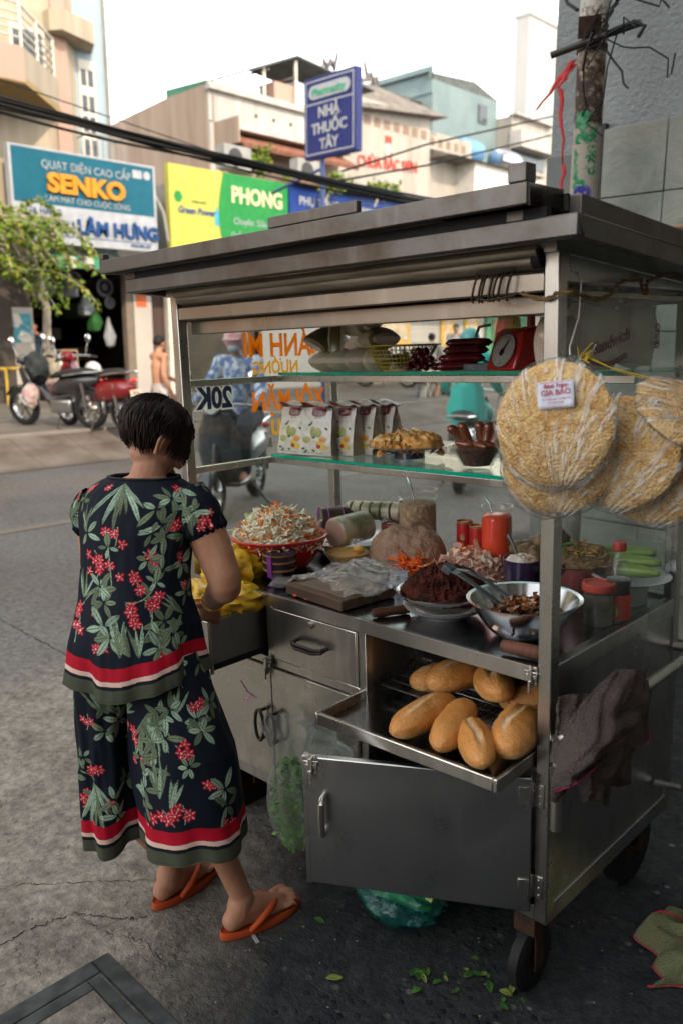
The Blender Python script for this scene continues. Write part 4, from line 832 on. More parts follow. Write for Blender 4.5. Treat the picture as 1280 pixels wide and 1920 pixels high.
for lab,P in (('upper thin black overhead wire in front of the pagoda',[(-7,6.5,3.74),(-7,8.25,4.34),(-7,11.6,5.3),(-7,20,7.6)]),('lower thin black overhead wire in front of the pagoda',[(-7,6.12,3.54),(-7,8.26,4.06),(-7,11.63,5.01),(-7,20,7.3)]),('thin sagging wire just above the thick cable bundle',[(-9,-4,5.3),(-9,4,4.4),(-9,7,4.08),(-9,12,4.1),(-9,20,4.4)])):
    solo(G().tube(P,.014 if 'thin s' not in lab else .008,6),'overhead_wire',BLK,lab,'wire',fr='g',group='thin overhead wires')
# ---- small street tree and foliage
LEAF=[mat('leaf_green',(.07,.125,.015),.6,col2=(.14,.20,.02),ns=1.4),mat('leaf_yellow',(.25,.23,.02),.6,col2=(.16,.20,.02),ns=2)]
def foliage(c,r,n,size,seed,droop=.6,clumps=9):
    rr=random.Random(seed); g=[G(),G()]; cl=[]
    for k in range(clumps):
        u=Vector((rr.gauss(0,1),rr.gauss(0,1),rr.gauss(0,.8))); u.normalize(); cl.append((Vector((u.x*r[0],u.y*r[1],u.z*r[2]))*rr.uniform(.35,.95),rr.uniform(.22,.42)))
    for k in range(n):
        cc,cr=cl[rr.randrange(len(cl))]; cr*=min(r)
        p=Vector(c)+cc+Vector((rr.gauss(0,cr),rr.gauss(0,cr),rr.gauss(0,cr)*.8))
        d=Vector((rr.gauss(0,1),rr.gauss(0,1),rr.gauss(-droop,.6))).normalized(); s=d.orthogonal().normalized(); s.rotate(Quaternion(d,rr.uniform(0,6.28))); L=size*rr.uniform(.6,1.3); wd=L*.27
        up=d.cross(s)*L*.08
        g[1 if rr.random()<.13 else 0].add([p,p+d*L*.35+s*wd+up,p+d*L*.35-s*wd+up,p+d*L*.75+s*wd*.7,p+d*L*.75-s*wd*.7,p+d*L],[(0,1,2),(1,3,4,2),(3,5,4)])
    return g
tr=T('street_tree','small leafy street tree with a pale leaning trunk in front of the fan shop','tree',(-14.7,6.35,.33),fr='g')
g=G().tube([(-14.7,6.35,.33),(-14.68,6.3,.8),(-14.66,6.12,1.5),(-14.62,6.15,2.2),(-14.6,6.0,2.9),(-14.5,5.8,3.5)],[.11,.10,.085,.075,.06,.03],10)
for q in ((-14.3,5.2,3.5),(-14.2,5.6,3.1),(-14.7,5.0,3.2),(-14.5,5.5,3.9),(-14.1,4.8,4.0)): g.tube([(-14.6,6.1,2.3),Vector((-14.6,6.1,2.3)).lerp(Vector(q),.5)+V(0,0,.15),q],[.05,.035,.012],7)
a,b=G(),G()
rr=random.Random(40)
for k in range(48):
    st=Vector((-14.1+rr.gauss(0,.45),4.85+rr.gauss(0,.5),rr.uniform(2.75,4.05))); d=Vector((rr.gauss(.25,.4),rr.gauss(.35,.5),rr.uniform(.0,.35))); p=st.copy(); P=[p.copy()]; n_=rr.randint(7,13)
    for i in range(n_): p=p+d*.13; d.z-=.13; d.normalize(); P.append(p.copy())
    g.tube(P,[.012]*(len(P)-1)+[.003],4)
    for q in P[1:]:
        for m_ in range(rr.randint(5,8)):
            e=Vector((rr.gauss(0,1),rr.gauss(0,1),rr.gauss(-.9,.6))).normalized(); s_=e.orthogonal().normalized(); s_.rotate(Quaternion(e,rr.uniform(0,6.28))); L=rr.uniform(.07,.15); w2=L*.30; t_=b if rr.random()<.22 else a; o_=q+Vector((rr.gauss(0,.04),rr.gauss(0,.04),rr.gauss(0,.03)))
            t_.add([o_,o_+e*L*.4+s_*w2,o_+e*L*.4-s_*w2,o_+e*L],[(0,1,3,2)])
wp(tr,g,'trunk',mat('pale_bark',(.38,.34,.27),.8,col2=(.25,.21,.16),ns=8)); wp(tr,a,'crown',LEAF[0],smooth=False); wp(tr,b,'yellow_leaves',LEAF[1],smooth=False)
for k,(p,r,n,lab) in enumerate((((-18.6,14.9,6.6),(.4,.5,.5),420,'yellow flowering shrub under the red tiled awning'),((-18.4,16.1,6.2),(.3,.5,.35),260,'smaller yellow shrub by the french window'),((-14.2,13.6,5.4),(.25,.7,.22),260,'leafy twigs over the dark blue sign'),((-14.2,15.4,5.5),(.3,.6,.2),160,'leafy twigs at the right end of the dark blue sign'))):
    o=T('balcony_shrub',lab,'shrub',p,fr='g',group='shrubs on the ledges'); a,b=foliage((0,0,0),r,n,.14,20+k,.3,7); a.obj('foliage',LEAF[0],o,smooth=False); b.obj('yellow_blossom',LEAF[1],o,smooth=False)
    G().tube([(-.1,-.2,-r[2]-.3),(0,0,0),(.1,.2,r[2]*.6)],[.03,.02,.008],6).obj('stem',mat('pale_bark',(.38,.34,.27),.8),o)
# =================================================================== FOOD AND GOODS (cart frame)
def thinwrap(name,c1,c2,k=.45,ns=5,rough=.35):
    m=mat(name,c1,rough,col2=c2,ns=ns,coat=.2); n=m.node_tree.nodes; l=m.node_tree.links; b=n['Principled BSDF']; t=n.new('ShaderNodeBsdfTranslucent'); t.inputs[0].default_value=_c(c1); x=n.new('ShaderNodeMixShader'); x.inputs[0].default_value=k; l.new(b.outputs[0],x.inputs[1]); l.new(t.outputs[0],x.inputs[2]); l.new(x.outputs[0],n['Material Output'].inputs[0]); return m
ZC=.8745; Z1=1.5365; Z2=1.2455
def lab(o,c): o['label']=c; return o
def strips(g,c,rx,ry,h,n,L,w,th,seed,curl=1.0,base=0,pw=1.0,flat=.6):
    """ribbons of food lying over a heap"""
    rr=random.Random(seed)
    for k in range(n):
        r=rr.random()**.55; a=rr.uniform(0,2*PI); x,y=rx*r*math.cos(a),ry*r*math.sin(a)
        z=base+h*(1-r**2)**pw*rr.uniform(.75,1.02)
        d=Vector((rr.gauss(0,1),rr.gauss(0,1),rr.gauss(0,.26))); d.normalize(); l=L*rr.uniform(.5,1.3); P=[]; p=Vector((x,y,z))-d*l/2; t=d.copy(); ax=Vector((rr.gauss(0,.5),rr.gauss(0,.5),1)).normalized(); cv=rr.gauss(0,.5)*curl
        for i in range(5):
            P.append(Vector(c)+p); t.rotate(Quaternion(ax,cv)); t.z-=.10*curl*rr.random(); t.normalize(); p=p+t*l/4
        s=Vector((-d.y,d.x,rr.gauss(0,flat))).normalized()*w*rr.uniform(.6,1.2)/2; u=d.cross(s).normalized()*th/2
        vs=[];
        for i,q in enumerate(P):
            k_=.5 if i in (0,4) else 1; vs+=[q+s*k_+u,q-s*k_+u,q-s*k_-u,q+s*k_-u]
        fs=[(0,1,2,3),(19,18,17,16)]
        for i in range(4):
            for j in range(4): fs.append((i*4+j,i*4+(j+1)%4,(i+1)*4+(j+1)%4,(i+1)*4+j))
        g.add(vs,fs)
    return g
def dome(rx,ry,h,n=40,m=16,amp=.12,sc=14,seed=0,low=.0,pw=.5,ridge=False):
    g=G(); vs=[];fs=[]
    for j in range(m+1):
        t=j/m
        for i in range(n):
            a=2*PI*i/n; r=t; z=h*(max(0,1-r**2.2))**pw
            p=Vector((rx*r*math.cos(a),ry*r*math.sin(a),z)); q=noise.noise(p*sc+Vector((seed,0,0))); q2=noise.noise(p*sc*2.7+Vector((0,seed,5)))
            if ridge: q=1-2*abs(q); 
            k=1+amp*(q+.5*q2)*(1 if t<.98 else .5); p=Vector((p.x*(1+amp*.4*q),p.y*(1+amp*.4*q),p.z*k+amp*.25*h*q2*(t<.95)))
            vs.append(p)
    for j in range(m):
        for i in range(n): fs.append((j*n+i,j*n+(i+1)%n,(j+1)*n+(i+1)%n,(j+1)*n+i))
    return g.add(vs,fs)
def bowlprof(r,h,rb,th=.002,lip=.006,k=.6):
    out=[(0,0),(rb,0)]; N_=8
    for i in range(1,N_+1):
        t=i/N_; out.append((rb+(r-rb)*t**k,h*t))
    out.append((r+lip,h+.001)); out.append((r+lip,h+.003)); out.append((r-th,h+.001))
    for i in range(N_-1,-1,-1):
        t=i/N_; out.append((rb+(r-rb)*t**k-th,h*t+th))
    out.append((0,th)); return out
REDP=mat('red_plastic',(.60,.015,.012),.35,col2=(.50,.012,.01),ns=3,coat=.2)
# ---- pickles in a red basket on a red bowl
b=T('red_bowl','red plastic bowl under the basket of pickled carrot and daikon','bowl',(-1.195,.245,ZC))
G().lathe(bowlprof(.150,.085,.085),44).obj('bowl_shell',REDP,b)
b=T('red_basket','red slotted plastic basket heaped with pickles on the red bowl','basket',(-1.195,.245,ZC+.052))
G().lathe([(.152,.052),(.165,.056),(.168,.064),(.163,.066),(.155,.060),(.150,.056)],44).obj('rim',REDP,b)
g=G()
for j in range(5):
    z=.008+j*.0105; r=.118+.034*(j/4)**.7
    g.lathe([(r,z),(r+.0012,z+.006),(r-.001,z+.006),(r-.002,z)],44)
for k in range(60):
    a=2*PI*k/60; ca,sa=math.cos(a),math.sin(a); g.bar((.118*ca,.118*sa,.006),(.152*ca,.152*sa,.056),.004,.003,(ca,sa,0))
g.cyl((0,0,.004),.12,.002,40); g.obj('basket_wall',REDP,b)
PW=mat('daikon_strip',(.90,.87,.72),.4,col2=(.82,.80,.58),ns=30,sss=.2,spec=.3); PO=mat('carrot_strip',(.88,.25,.02),.4,col2=(.80,.18,.015),ns=30,sss=.1,spec=.3); PG=mat('green_slice',(.20,.32,.08),.4,col2=(.10,.2,.05),ns=20)
pk=T('pickle_heap','tall heap of shredded white daikon and orange carrot pickles in the red basket','pickles',(-1.195,.245,ZC+.085))
dome(.125,.125,.086,amp=.1).obj('heap_core',mat('pickle_core',(.66,.60,.42),.6),pk)
strips(G(),(0,0,0),.136,.136,.116,1150,.060,.0078,.004,1,1.3).obj('daikon_shreds',PW,pk)['kind']='stuff'
strips(G(),(0,0,0),.132,.132,.124,340,.062,.0066,.0035,2,1.6).obj('carrot_shreds',PO,pk)['kind']='stuff'
strips(G(),(0,0,0),.13,.13,.106,26,.045,.009,.002,5,1).obj('green_bits',PG,pk)['kind']='stuff'
g=G(); rr=random.Random(4)
for k in range(34):
    p=Vector((-1.285+rr.gauss(0,.012),.205+rr.gauss(0,.012),1.035+rr.gauss(0,.006))); q=p+Vector((.085+rr.gauss(0,.01),-.01+rr.gauss(0,.012),-.035+rr.gauss(0,.01)))
    g.tube([q,p.lerp(q,.5)+V(0,0,.008),p,p+V(-.012,rr.gauss(0,.006),.018)],.0032,5)
solo(g,'spring_onion_bunch',mat('onion_green',(.42,.55,.22),.45,col2=(.62,.68,.42),ns=9),'bunch of cut pale green spring onion ends on top of the pickles','spring onions')
g=G()
for k in range(60):
    p=Vector((-1.325+rr.gauss(0,.02),.165+rr.gauss(0,.015),.985+rr.gauss(0,.010))); q=p+V(rr.gauss(.02,.012),rr.gauss(0,.012),rr.gauss(-.008,.01)); g.tube([p,q],.0026,4)
solo(g,'onion_roots',mat('onion_white',(.66,.68,.46),.45,col2=(.45,.55,.25),ns=14),'short white spring onion stubs at the left edge of the red basket','spring onions')
# ---- patterned cup with dark roll
b=T('patterned_cup','dark cup wrapped in gold and purple banded foil in front of the red bowl','cup',(-1.072,.135,ZC))
G().lathe([(0,0),(.032,0),(.043,.012),(.053,.05),(.055,.095),(.050,.095),(.0,.09)],30).obj('cup_body',mat('dark_foil',(.045,.035,.05),.25,col2=(.12,.06,.12),ns=9,metal=.5),b,sub=0)
for z in (.035,.062,.086): G().lathe([(.051+.004*z/.09,z),(.0555,z+.002),(.0555,z+.006),(.052,z+.008)],30).obj('gold_band',mat('gold_band',(.45,.28,.08),.35,metal=.5),b)
g=G().cbox((.012,-.054,.055),(.018,.004,.07),rz=.15); g.obj('purple_ribbon',mat('purple_ribbon',(.22,.03,.28),.4),b)
# ---- sausage plate
b=T('grey_plate','grey stacked plate under the leaf wrapped sausages','plate',(-1.16,.56,ZC))
G().lathe([(0,.0),(.09,0),(.10,.02),(.155,.046),(.160,.050),(.15,.050),(.10,.028),(0,.026)],44).obj('plate_dish',mat('glazed_grey',(.33,.33,.34),.25,coat=.4),b)
G().lathe([(.09,.0),(.13,.010),(.158,.028),(.156,.033),(.12,.016)],44).obj('lower_plate_rim',mat('red_plate_rim',(.22,.04,.05),.3),b)
def roll(name,label,c,r,L,dirv,m,face=None,seed=0):
    o=T(name,label,'meat roll',c); q=Vector(dirv).to_track_quat('Z','Y').to_matrix().to_4x4()
    prof=[(r*.9,0),(r,.006),(r*1.01,L*.5),(r,L-.006),(r*.85,L),(0,L)]
    G().lathe(prof,30,(0,0,0),q,lambda a,z:.03*noise.noise(Vector((math.cos(a)*2+seed,math.sin(a)*2,z*30)))).obj('leaf_wrap',m,o)
    G().lathe([(0,-.001),(r*.88,-.001),(r*.9,.002),(r*.86,.004)],30,(0,0,0),q).obj('cut_face',face or m,o)
    return o,q
LW=mat('banana_leaf_dark',(.035,.022,.018),.35,col2=(.09,.06,.04),ns=16,stretch=(1,1,.3)); LP_=mat('banana_leaf_pale',(.62,.56,.42),.4,col2=(.20,.22,.10),ns=12,lo=.45,hi=.6); HAM=mat('pork_loaf_face',(.62,.42,.34),.5,col2=(.55,.36,.29),ns=30,sss=.2)
o,q=roll('wrapped_pork_roll','dark leaf wrapped pork roll tied with purple string on the grey plate',(-1.255,.50,.985),.052,.17,(.55,.8,.02),LW)
g=G()
for z in (.03,.085,.14): g.tube([q@V(.0535*math.cos(a),.0535*math.sin(a),z) for a in [2*PI*k/20 for k in range(20)]],.0022,4,closed=True)
g.tube([q@V(.054,0,0),q@V(.054,0,.17)],.0022,4); g.tube([q@V(0,-.054,-.001),q@V(0,.054,-.001)],.0022,4); g.tube([q@V(-.054,0,-.001),q@V(.054,0,-.001)],.0022,4)
g.obj('purple_string',mat('purple_string',(.30,.02,.33),.4),o)
roll('cut_pork_roll','cut pork loaf showing its round pink face in a pale wrap',(-1.105,.425,.972),.055,.155,(.08,1,.05),LP_,HAM,3)
o,q=roll('pale_pork_roll','pale striped wrapped roll lying behind the cut pork loaf',(-1.20,.60,1.02),.034,.24,(.93,.25,.03),LP_,None,7)
g=G()
for k in range(6): z=.02+k*.04; g.lathe([(.0345,z),(.0362,z+.003),(.0345,z+.009)],24,(0,0,0),q)
g.obj('dark_leaf_band',LW,o)
# ---- glass bowl of butter spread
b=T('butter_bowl','clear glass bowl half full of yellow butter sauce','bowl',(-1.005,.385,ZC+.006))
CLG=film('clear_bowl_glass',(.97,.98,.97),.015,.04,4,.03,.3)
G().lathe([(0,0),(.03,0),(.06,.018),(.082,.05),(.088,.074),(.090,.076),(.086,.074),(.078,.05),(.056,.022),(0,.006)],40).obj('bowl_glass',CLG,b)
g=G().lathe([(0,.007),(.045,.012),(.060,.026),(.074,.046),(.072,.049),(.03,.047),(0,.049)],36,jit=lambda a,z:.02*math.sin(5*a)); g.ell((.035,.02,.058),(.022,.018,.016),n=9,m=6,jit=.3); g.ell((.05,.0,.064),(.018,.016,.013),n=9,m=6,jit=.3,seed=3)
g.obj('butter_sauce',mat('butter_sauce',(.80,.55,.16),.35,col2=(.80,.38,.07),ns=16,sss=.2),b)
# ---- round white plate, clear wrap bag, chopping board
b=T('white_round_plate','shallow white plate under the clear plastic bags','plate',(-.90,.30,ZC))
G().lathe([(0,0),(.07,0),(.12,.012),(.124,.014),(.118,.016),(.07,.006),(0,.006)],44).obj('plate_dish',mat('white_melamine',(.60,.61,.62),.25,coat=.5),b)
g=G()
def wr(u,v):
    x=-1.0+.36*u+.03*math.sin(v*5)+.02*noise.noise(Vector((u*7,v*7,1))); y=.045+.27*v-.10*u*0+.02*noise.noise(Vector((u*6,v*6,8)))+.03*math.sin(u*4)
    z=.022*math.sin(PI*min(1,u*1.02))**.5*math.sin(PI*v)**.6+.040*(1-2*abs(noise.noise(Vector((u*5,v*6,3)))))*.6+.02*abs(noise.noise(Vector((u*22,v*19,5))))
    return (x+.05*v,y,ZC+.03*min(1,u*3)+max(.004,z))
g.grid(60,44,wr)
WRAP=film('crinkled_wrap',(.95,.96,.97),.05,.10,55,1.0,.8,1.0,(.8,.8,.8))
solo(g,'plastic_bag_stack',WRAP,'crinkled stack of clear plastic bags lying over the chopping board','plastic bags',ang=180)
g=G(); 
for k in range(5): g.cbox((-.985+k*.003,.055-k*.0,ZC+.018+k*.004),(.055,.05,.002),rz=.25+k*.06,rx=.1)
solo(g,'bag_corner',WRAP,'twisted corner of the clear bag stack at the counter edge','plastic bag')
b=T('chopping_board','thick worn brown wooden chopping board at the counter edge','chopping board',(-.79,.125,ZC),-.10)
def wood(name,c1,c2,sc=(1,12,12)):
    return mat(name,c1,.6,col2=c2,ns=3,stretch=sc,bump=.3,bs=30,det=6)
G().box((-.135,-.105,.001),(.13,.105,.034)).obj('board_block',wood('board_wood',(.16,.105,.07),(.085,.05,.035)),b,bevel=.004)
G().box((-.10,-.08,.0345),(.11,.085,.0365)).obj('worn_top',wood('board_worn',(.26,.20,.15),(.17,.12,.09)),b,bevel=.001)
g=G()
for k in range(3): g.ell((-.885+k*.05,.03+.0*k,ZC+.006),(.012,.008,.005),n=7,m=5,jit=.4,seed=k)
solo(g,'chilli_scraps',mat('chilli_red',(.6,.03,.02),.35),'small red chilli scraps beside the chopping board','chilli scraps')
b=T('white_tissue_packet','small white packet with a printed label behind the chopping board','packet',(-.745,.27,ZC+.004),.5)
g=G().grid(14,10,lambda u,v:(-.06+.12*u,-.035+.07*v,.022*math.sin(PI*u)**.6*math.sin(PI*v)**.6+.004*noise.noise(Vector((u*8,v*8,0))))); g.obj('packet_film',film('packet_film',(.9,.92,.95),.45,.2,40,.5,.4,1,(.7,.72,.75)),b)
G().cbox((.05,.0,.03),(.055,.004,.045),rx=-.5).obj('packet_label',mat('pale_blue_label',(.55,.60,.68),.5),b); G().cbox((.05,-.004,.03),(.012,.002,.014),rx=-.5).obj('label_mark',BLK,b)
# ---- pate mound and trays
STTR=STB
b=T('pate_tray','oval steel tray under the pate mound','tray',(-.83,.49,ZC),.3)
G().lathe([(0,0),(.14,0),(.170,.020),(.176,.022),(.168,.024),(.14,.006),(0,.006)],44,(0,0,0),Matrix.Diagonal((1.05,.82,1,1))).obj('tray_dish',STTR,b)
g=dome(.150,.122,.142,90,44,.10,11,3,pw=.46)
solo(g,'pate_mound',mat('pate',(.40,.25,.17),.62,col2=(.26,.155,.10),ns=24,bump=1,bs=38,bd=.016,det=6),'big rough brown mound of liver pate on the steel tray','pate',(-.835,.50,ZC+.012))
g=strips(G(),(0,0,0),.055,.045,.045,90,.075,.011,.004,8,.9); 
solo(g,'carrot_shred_heap',mat('bright_carrot',(.85,.17,.02),.4,col2=(.75,.12,.015),ns=20),'small heap of bright orange carrot shreds at the foot of the pate','carrot shreds',(-.715,.385,ZC+.02))
b=T('sliced_meat_tray','steel tray under the sliced pork heap','tray',(-.56,.50,ZC),.2)
G().lathe([(0,0),(.13,0),(.155,.022),(.16,.024),(.153,.026),(.13,.006),(0,.006)],44).obj('tray_dish',STTR,b)
mh_=T('sliced_pork_heap','loose heap of pale pink and white sliced pork with orange edges','sliced pork',(-.575,.50,ZC+.01))
dome(.125,.12,.075,amp=.15).obj('heap_core',mat('meat_core',(.35,.2,.15),.6),mh_)
strips(G(),(0,0,0),.125,.12,.084,260,.055,.020,.005,11,1.3,flat=.7).obj('pork_slices',mat('pale_pork',(.74,.52,.42),.4,col2=(.62,.32,.22),ns=26,sss=.15),mh_)['kind']='stuff'
strips(G(),(.01,.0,.0),.12,.115,.088,120,.045,.016,.005,12,1.5,flat=.7).obj('white_fat_slices',mat('white_fat',(.85,.75,.62),.35,col2=(.74,.56,.44),ns=18,sss=.15),mh_)['kind']='stuff'
strips(G(),(-.02,.02,.010),.10,.085,.086,190,.032,.012,.003,13,1.2,flat=1).obj('roast_edges',mat('orange_crackling',(.80,.24,.05),.4,col2=(.60,.14,.03),ns=26),mh_)['kind']='stuff'
# ---- dark char pork on steel bowl
b=T('white_stacked_plates','white plates with a blue line stacked under the steel dish','plates',(-.43,.17,ZC))
G().lathe([(0,0),(.06,0),(.065,.006),(.105,.026),(.108,.028),(.1,.028),(0,.02)],44).lathe([(.064,.012),(.112,.034),(.115,.037),(.105,.037),(.06,.02)],44).obj('plate_stack',mat('white_china',(.58,.57,.53),.2,coat=.5),b)
G().lathe([(.100,.0238),(.1035,.0255),(.1040,.0245)],44).obj('blue_line',NVY,b)
b=T('steel_dish','wide shallow steel dish holding the dark roast pork','dish',(-.43,.17,ZC+.034))
G().lathe(bowlprof(.128,.040,.075,k=.75),48).obj('dish_shell',STB,b)
dp_=T('roast_pork_heap','heap of dark red brown shredded roast pork in the shallow steel dish','roast pork',(-.435,.18,ZC+.055))
DPM=mat('dark_char_pork',(.075,.014,.008),.5,col2=(.016,.005,.004),ns=30,bump=1,bs=110,bd=.008,spec=.25)
dome(.118,.112,.072,90,36,.20,34,5,pw=.55,ridge=True).obj('heap_core',DPM,dp_)
rr=random.Random(21)
g=G()
for k in range(900):
    r=rr.random()**.5; a=rr.uniform(0,6.28); x,y=.113*r*math.cos(a),.108*r*math.sin(a); z=.075*(1-r*r)**.6
    g.ell((x,y,z+rr.gauss(.002,.004)),(rr.uniform(.005,.012),rr.uniform(.004,.009),rr.uniform(.004,.008)),(rr.random()*3,rr.random()*3,rr.random()*3),6,4,.5,k)
g.obj('pork_crumbs',DPM,dp_)['kind']='stuff'
g=G()
for k in range(70):
    r=rr.random()**.6; a=rr.uniform(0,6.28); x,y=.045*r*math.cos(a)-.01,.04*r*math.sin(a)-.035; z=.070*(1-((x/.118)**2+(y/.112)**2))**.6
    g.ell((x,y,z+.004),(.010,.008,.005),(rr.random(),rr.random(),rr.random()*3),6,4,.5,k)
g.obj('brighter_pork_patch',mat('red_pork',(.20,.04,.015),.35,col2=(.15,.03,.015),ns=30),dp_)['kind']='stuff'
# ---- big steel bowl, braised pieces and tongs
b=T('steel_mixing_bowl','deep shiny steel mixing bowl at the right of the counter','bowl',(-.175,.165,ZC))
G().lathe(bowlprof(.138,.100,.050,k=.55,lip=.008),56).obj('bowl_shell',STB,b)
br=T('braised_meat','glossy brown braised meat strips heaped in the mixing bowl','braised meat',(-.165,.165,ZC+.050))
BRM=mat('braised_brown',(.22,.075,.02),.16,col2=(.06,.018,.008),ns=18,coat=.6); BRL=mat('caramel_brown',(.42,.17,.04),.18,col2=(.20,.06,.015),ns=14,coat=.6)
dome(.100,.100,.026,amp=.2).obj('sauce',BRM,br)
strips(G(),(0,0,0),.088,.088,.052,170,.036,.014,.006,31,1.5,flat=1).obj('meat_strips',BRM,br)['kind']='stuff'
strips(G(),(0,0,0),.085,.085,.056,90,.032,.014,.005,32,1.5,flat=1).obj('caramel_strips',BRL,br)['kind']='stuff'
tg=T('serving_tongs','dark grey plastic tongs resting on the rim of the mixing bowl','tongs',(0,0,0))
TG=mat('tong_plastic',(.05,.06,.065),.35); g=G()
A=V(-.375,.115,1.03)
for s,e_ in ((-1,V(-.225,.135,.955)),(1,V(-.205,.175,.955))):
    m_=A.lerp(e_,.5)+V(0,.012*s,.014); pts=[A,A.lerp(m_,.5)+V(0,.006*s,.006),m_,m_.lerp(e_,.5),e_]
    gg=G()
    for p_,q_ in zip(pts,pts[1:]): gg.bar(p_,q_+(q_-p_)*.08,.022,.005)
    gg.obj('tong_arm',TG,tg,bevel=.002)
G().cbox(A,(.03,.034,.022),rz=.2,ry=.5).obj('tong_hinge',TG,tg,bevel=.004)
# ---- knives / wooden handles
WD=wood('handle_wood',(.085,.035,.02),(.045,.02,.012),(2,2,14)); WD2=wood('pestle_wood',(.17,.07,.04),(.09,.035,.02),(14,2,2))
b=T('knife','kitchen knife with a dark wooden handle lying by the steel dish','knife',(-.545,.075,ZC+.014),1.08)
G().lathe([(0,-.055),(.012,-.053),(.015,-.03),(.012,.0),(.014,.04),(.012,.055),(0,.056)],14,(0,0,0),Matrix.Rotation(PI/2,4,'Y')).obj('knife_handle',WD,b)
G().prism([(.05,-.010),(.20,-.012),(.24,.0),(.20,.006),(.05,.006)],-.001,.001,'z').obj('knife_blade',STB,b)
b=T('wooden_handled_cleaver','cleaver with a thick reddish wooden handle at the right counter edge','cleaver',(-.09,.035,ZC+.020),.1)
G().lathe([(0,-.06),(.0145,-.06),(.0165,-.04),(.0165,.05),(0,.052)],14,(0,0,0),Matrix.Rotation(PI/2,4,'Y')).obj('cleaver_handle',WD2,b)
# ---- jars at the back
CLP=film('jar_plastic',(.97,.98,.97),.025,.06,6,.04,.3)
def jar(name,label,c,r,h,fill,fh,lid=None,spoon=None,cat='jar',ridge=True):
    o=T(name,label,cat,c); pr=[(0,0),(r*.93,0),(r,.01),(r*1.0,h*.80),(r*.97,h*.84)]
    if ridge: pr+=[(r*1.05,h*.85),(r*1.05,h*.90),(r*.99,h*.91),(r*1.04,h*.95),(r*1.04,h),(r*.98,h)]
    else: pr+=[(r*1.03,h)]
    G().lathe(pr,36).obj('jar_wall',CLP,o)
    gg=G().lathe([(0,.003),(r*.95,.003),(r*.965,.02),(r*.965,fh*.97),(r*.8,fh),(r*.3,fh*1.015),(0,fh*1.02)],30,jit=lambda a,z:.012*math.sin(7*a+z*200)); gg.obj('filling',fill,o)
    if lid: G().lathe([(r*.9,h*.84),(r*1.08,h*.84),(r*1.10,h*.86),(r*1.10,h*1.0),(r*1.06,h*1.02),(r*.9,h*1.02),(r*.86,h*.99),(0,h*.99)],36).obj('lid',lid,o)
    if spoon:
        G().tube([V(0,0,fh*.8),V(*spoon)*.6+V(0,0,fh*.4),V(*spoon)],[.004,.0035,.005],8).obj('spoon',STB,o)
    return o
jar('floss_jar','clear jar of brown pork floss with a spoon behind the pate','x' and (-.885,.62,ZC),.066,.250,mat('pork_floss',(.58,.40,.24),.85,col2=(.34,.20,.11),ns=70,bump=1,bs=90,bd=.01),.205,spoon=(-.07,.02,.30))
jar('chilli_sauce_jar','clear jar full of bright red orange chilli sauce with a dark spoon','x' and (-.545,.60,ZC),.049,.232,mat('chilli_sauce',(.80,.035,.006),.3,col2=(.72,.08,.008),ns=4,coat=.3),.205,spoon=(-.06,.02,.25))
jar('red_sauce_tub','low clear tub of dark red dipping sauce with a spoon beside the pork rolls','x' and (-.99,.64,ZC),.066,.150,mat('dark_red_sauce',(.30,.04,.015),.2,col2=(.12,.02,.01),ns=30,coat=.5),.115,spoon=(.03,-.02,.205),cat='tub')
jar('red_lid_jar','squat glass jar with a red screw lid behind the right glass','x' and (-.075,.37,ZC),.040,.112,mat('dark_filling',(.07,.05,.04),.5,col2=(.20,.16,.12),ns=28),.085,lid=mat('coral_lid',(.50,.06,.04),.45,col2=(.42,.05,.035)))
def can(c,label):
    o=T('condiment_can',label,'can',c,group='small red cans'); G().lathe([(0,0),(.026,0),(.027,.002),(.027,.150),(.026,.156),(.024,.156),(.023,.150),(0,.150)],30).obj('can_body',mat('red_can_label',(.45,.02,.02),.3,col2=(.38,.015,.015),ns=3),o)
    G().lathe([(.0275,.150),(.0280,.156),(.0262,.158),(.0255,.152)],30).obj('gold_rim',mat('gold_band',(.45,.28,.08),.35,metal=.5),o); G().lathe([(0,.1515),(.022,.1515),(0,.153)],20).obj('can_top',mat('can_cream',(.55,.42,.25),.5),o)
    a=Vector((.899,-1.589,0))-Vector(c); a=math.atan2(a.y,a.x); gg=G()
    for k in range(12): t=2*PI*k/12; gg.v.append(((.0276)*math.cos(a-.25+.30*math.cos(t)),(.0276)*math.sin(a-.25+.30*math.cos(t)),.105+.012*math.sin(t)))
    gg.f=[tuple(range(12))]; gg.obj('portrait_oval',mat('can_portrait',(.20,.12,.06),.5,col2=(.5,.38,.22),ns=90),o); return o
can((-.70,.64,ZC),'left one of two small red and gold cans behind the pate'); can((-.622,.605,ZC),'right one of two small red and gold cans beside the chilli sauce jar')
# ---- purple jug with eggs, meatball dish, bottle, cucumbers
b=T('purple_jug','dark purple plastic jug holding white sauce and a dark spoon','jug',(-.345,.43,ZC))
PUR=mat('dark_purple_plastic',(.035,.018,.055),.3,coat=.3)
G().lathe([(0,0),(.045,0),(.052,.06),(.056,.125),(.053,.125),(.049,.06),(.04,.01),(0,.008)],36).obj('jug_body',PUR,b)
G().tube([(.050,-.012,.108),(.085,-.020,.104),(.090,-.021,.06),(.050,-.012,.03)],.006,8).obj('jug_handle',PUR,b)
g=dome(.050,.050,.022,amp=.3,sc=40); g.v=[(x,y,z+.112) for x,y,z in g.v]; g.obj('white_sauce',mat('white_sauce',(.66,.60,.52),.3,col2=(.40,.22,.14),ns=22,lo=.45,hi=.6),b)
G().tube([(-.01,0,.11),(-.035,.005,.16),(-.055,.01,.185)],[.004,.004,.007],8).obj('spoon',TG,b)
b=T('meatball_dish','dark dish heaped with brown meatballs, fried shallots and herbs behind the post','dish',(-.27,.56,ZC))
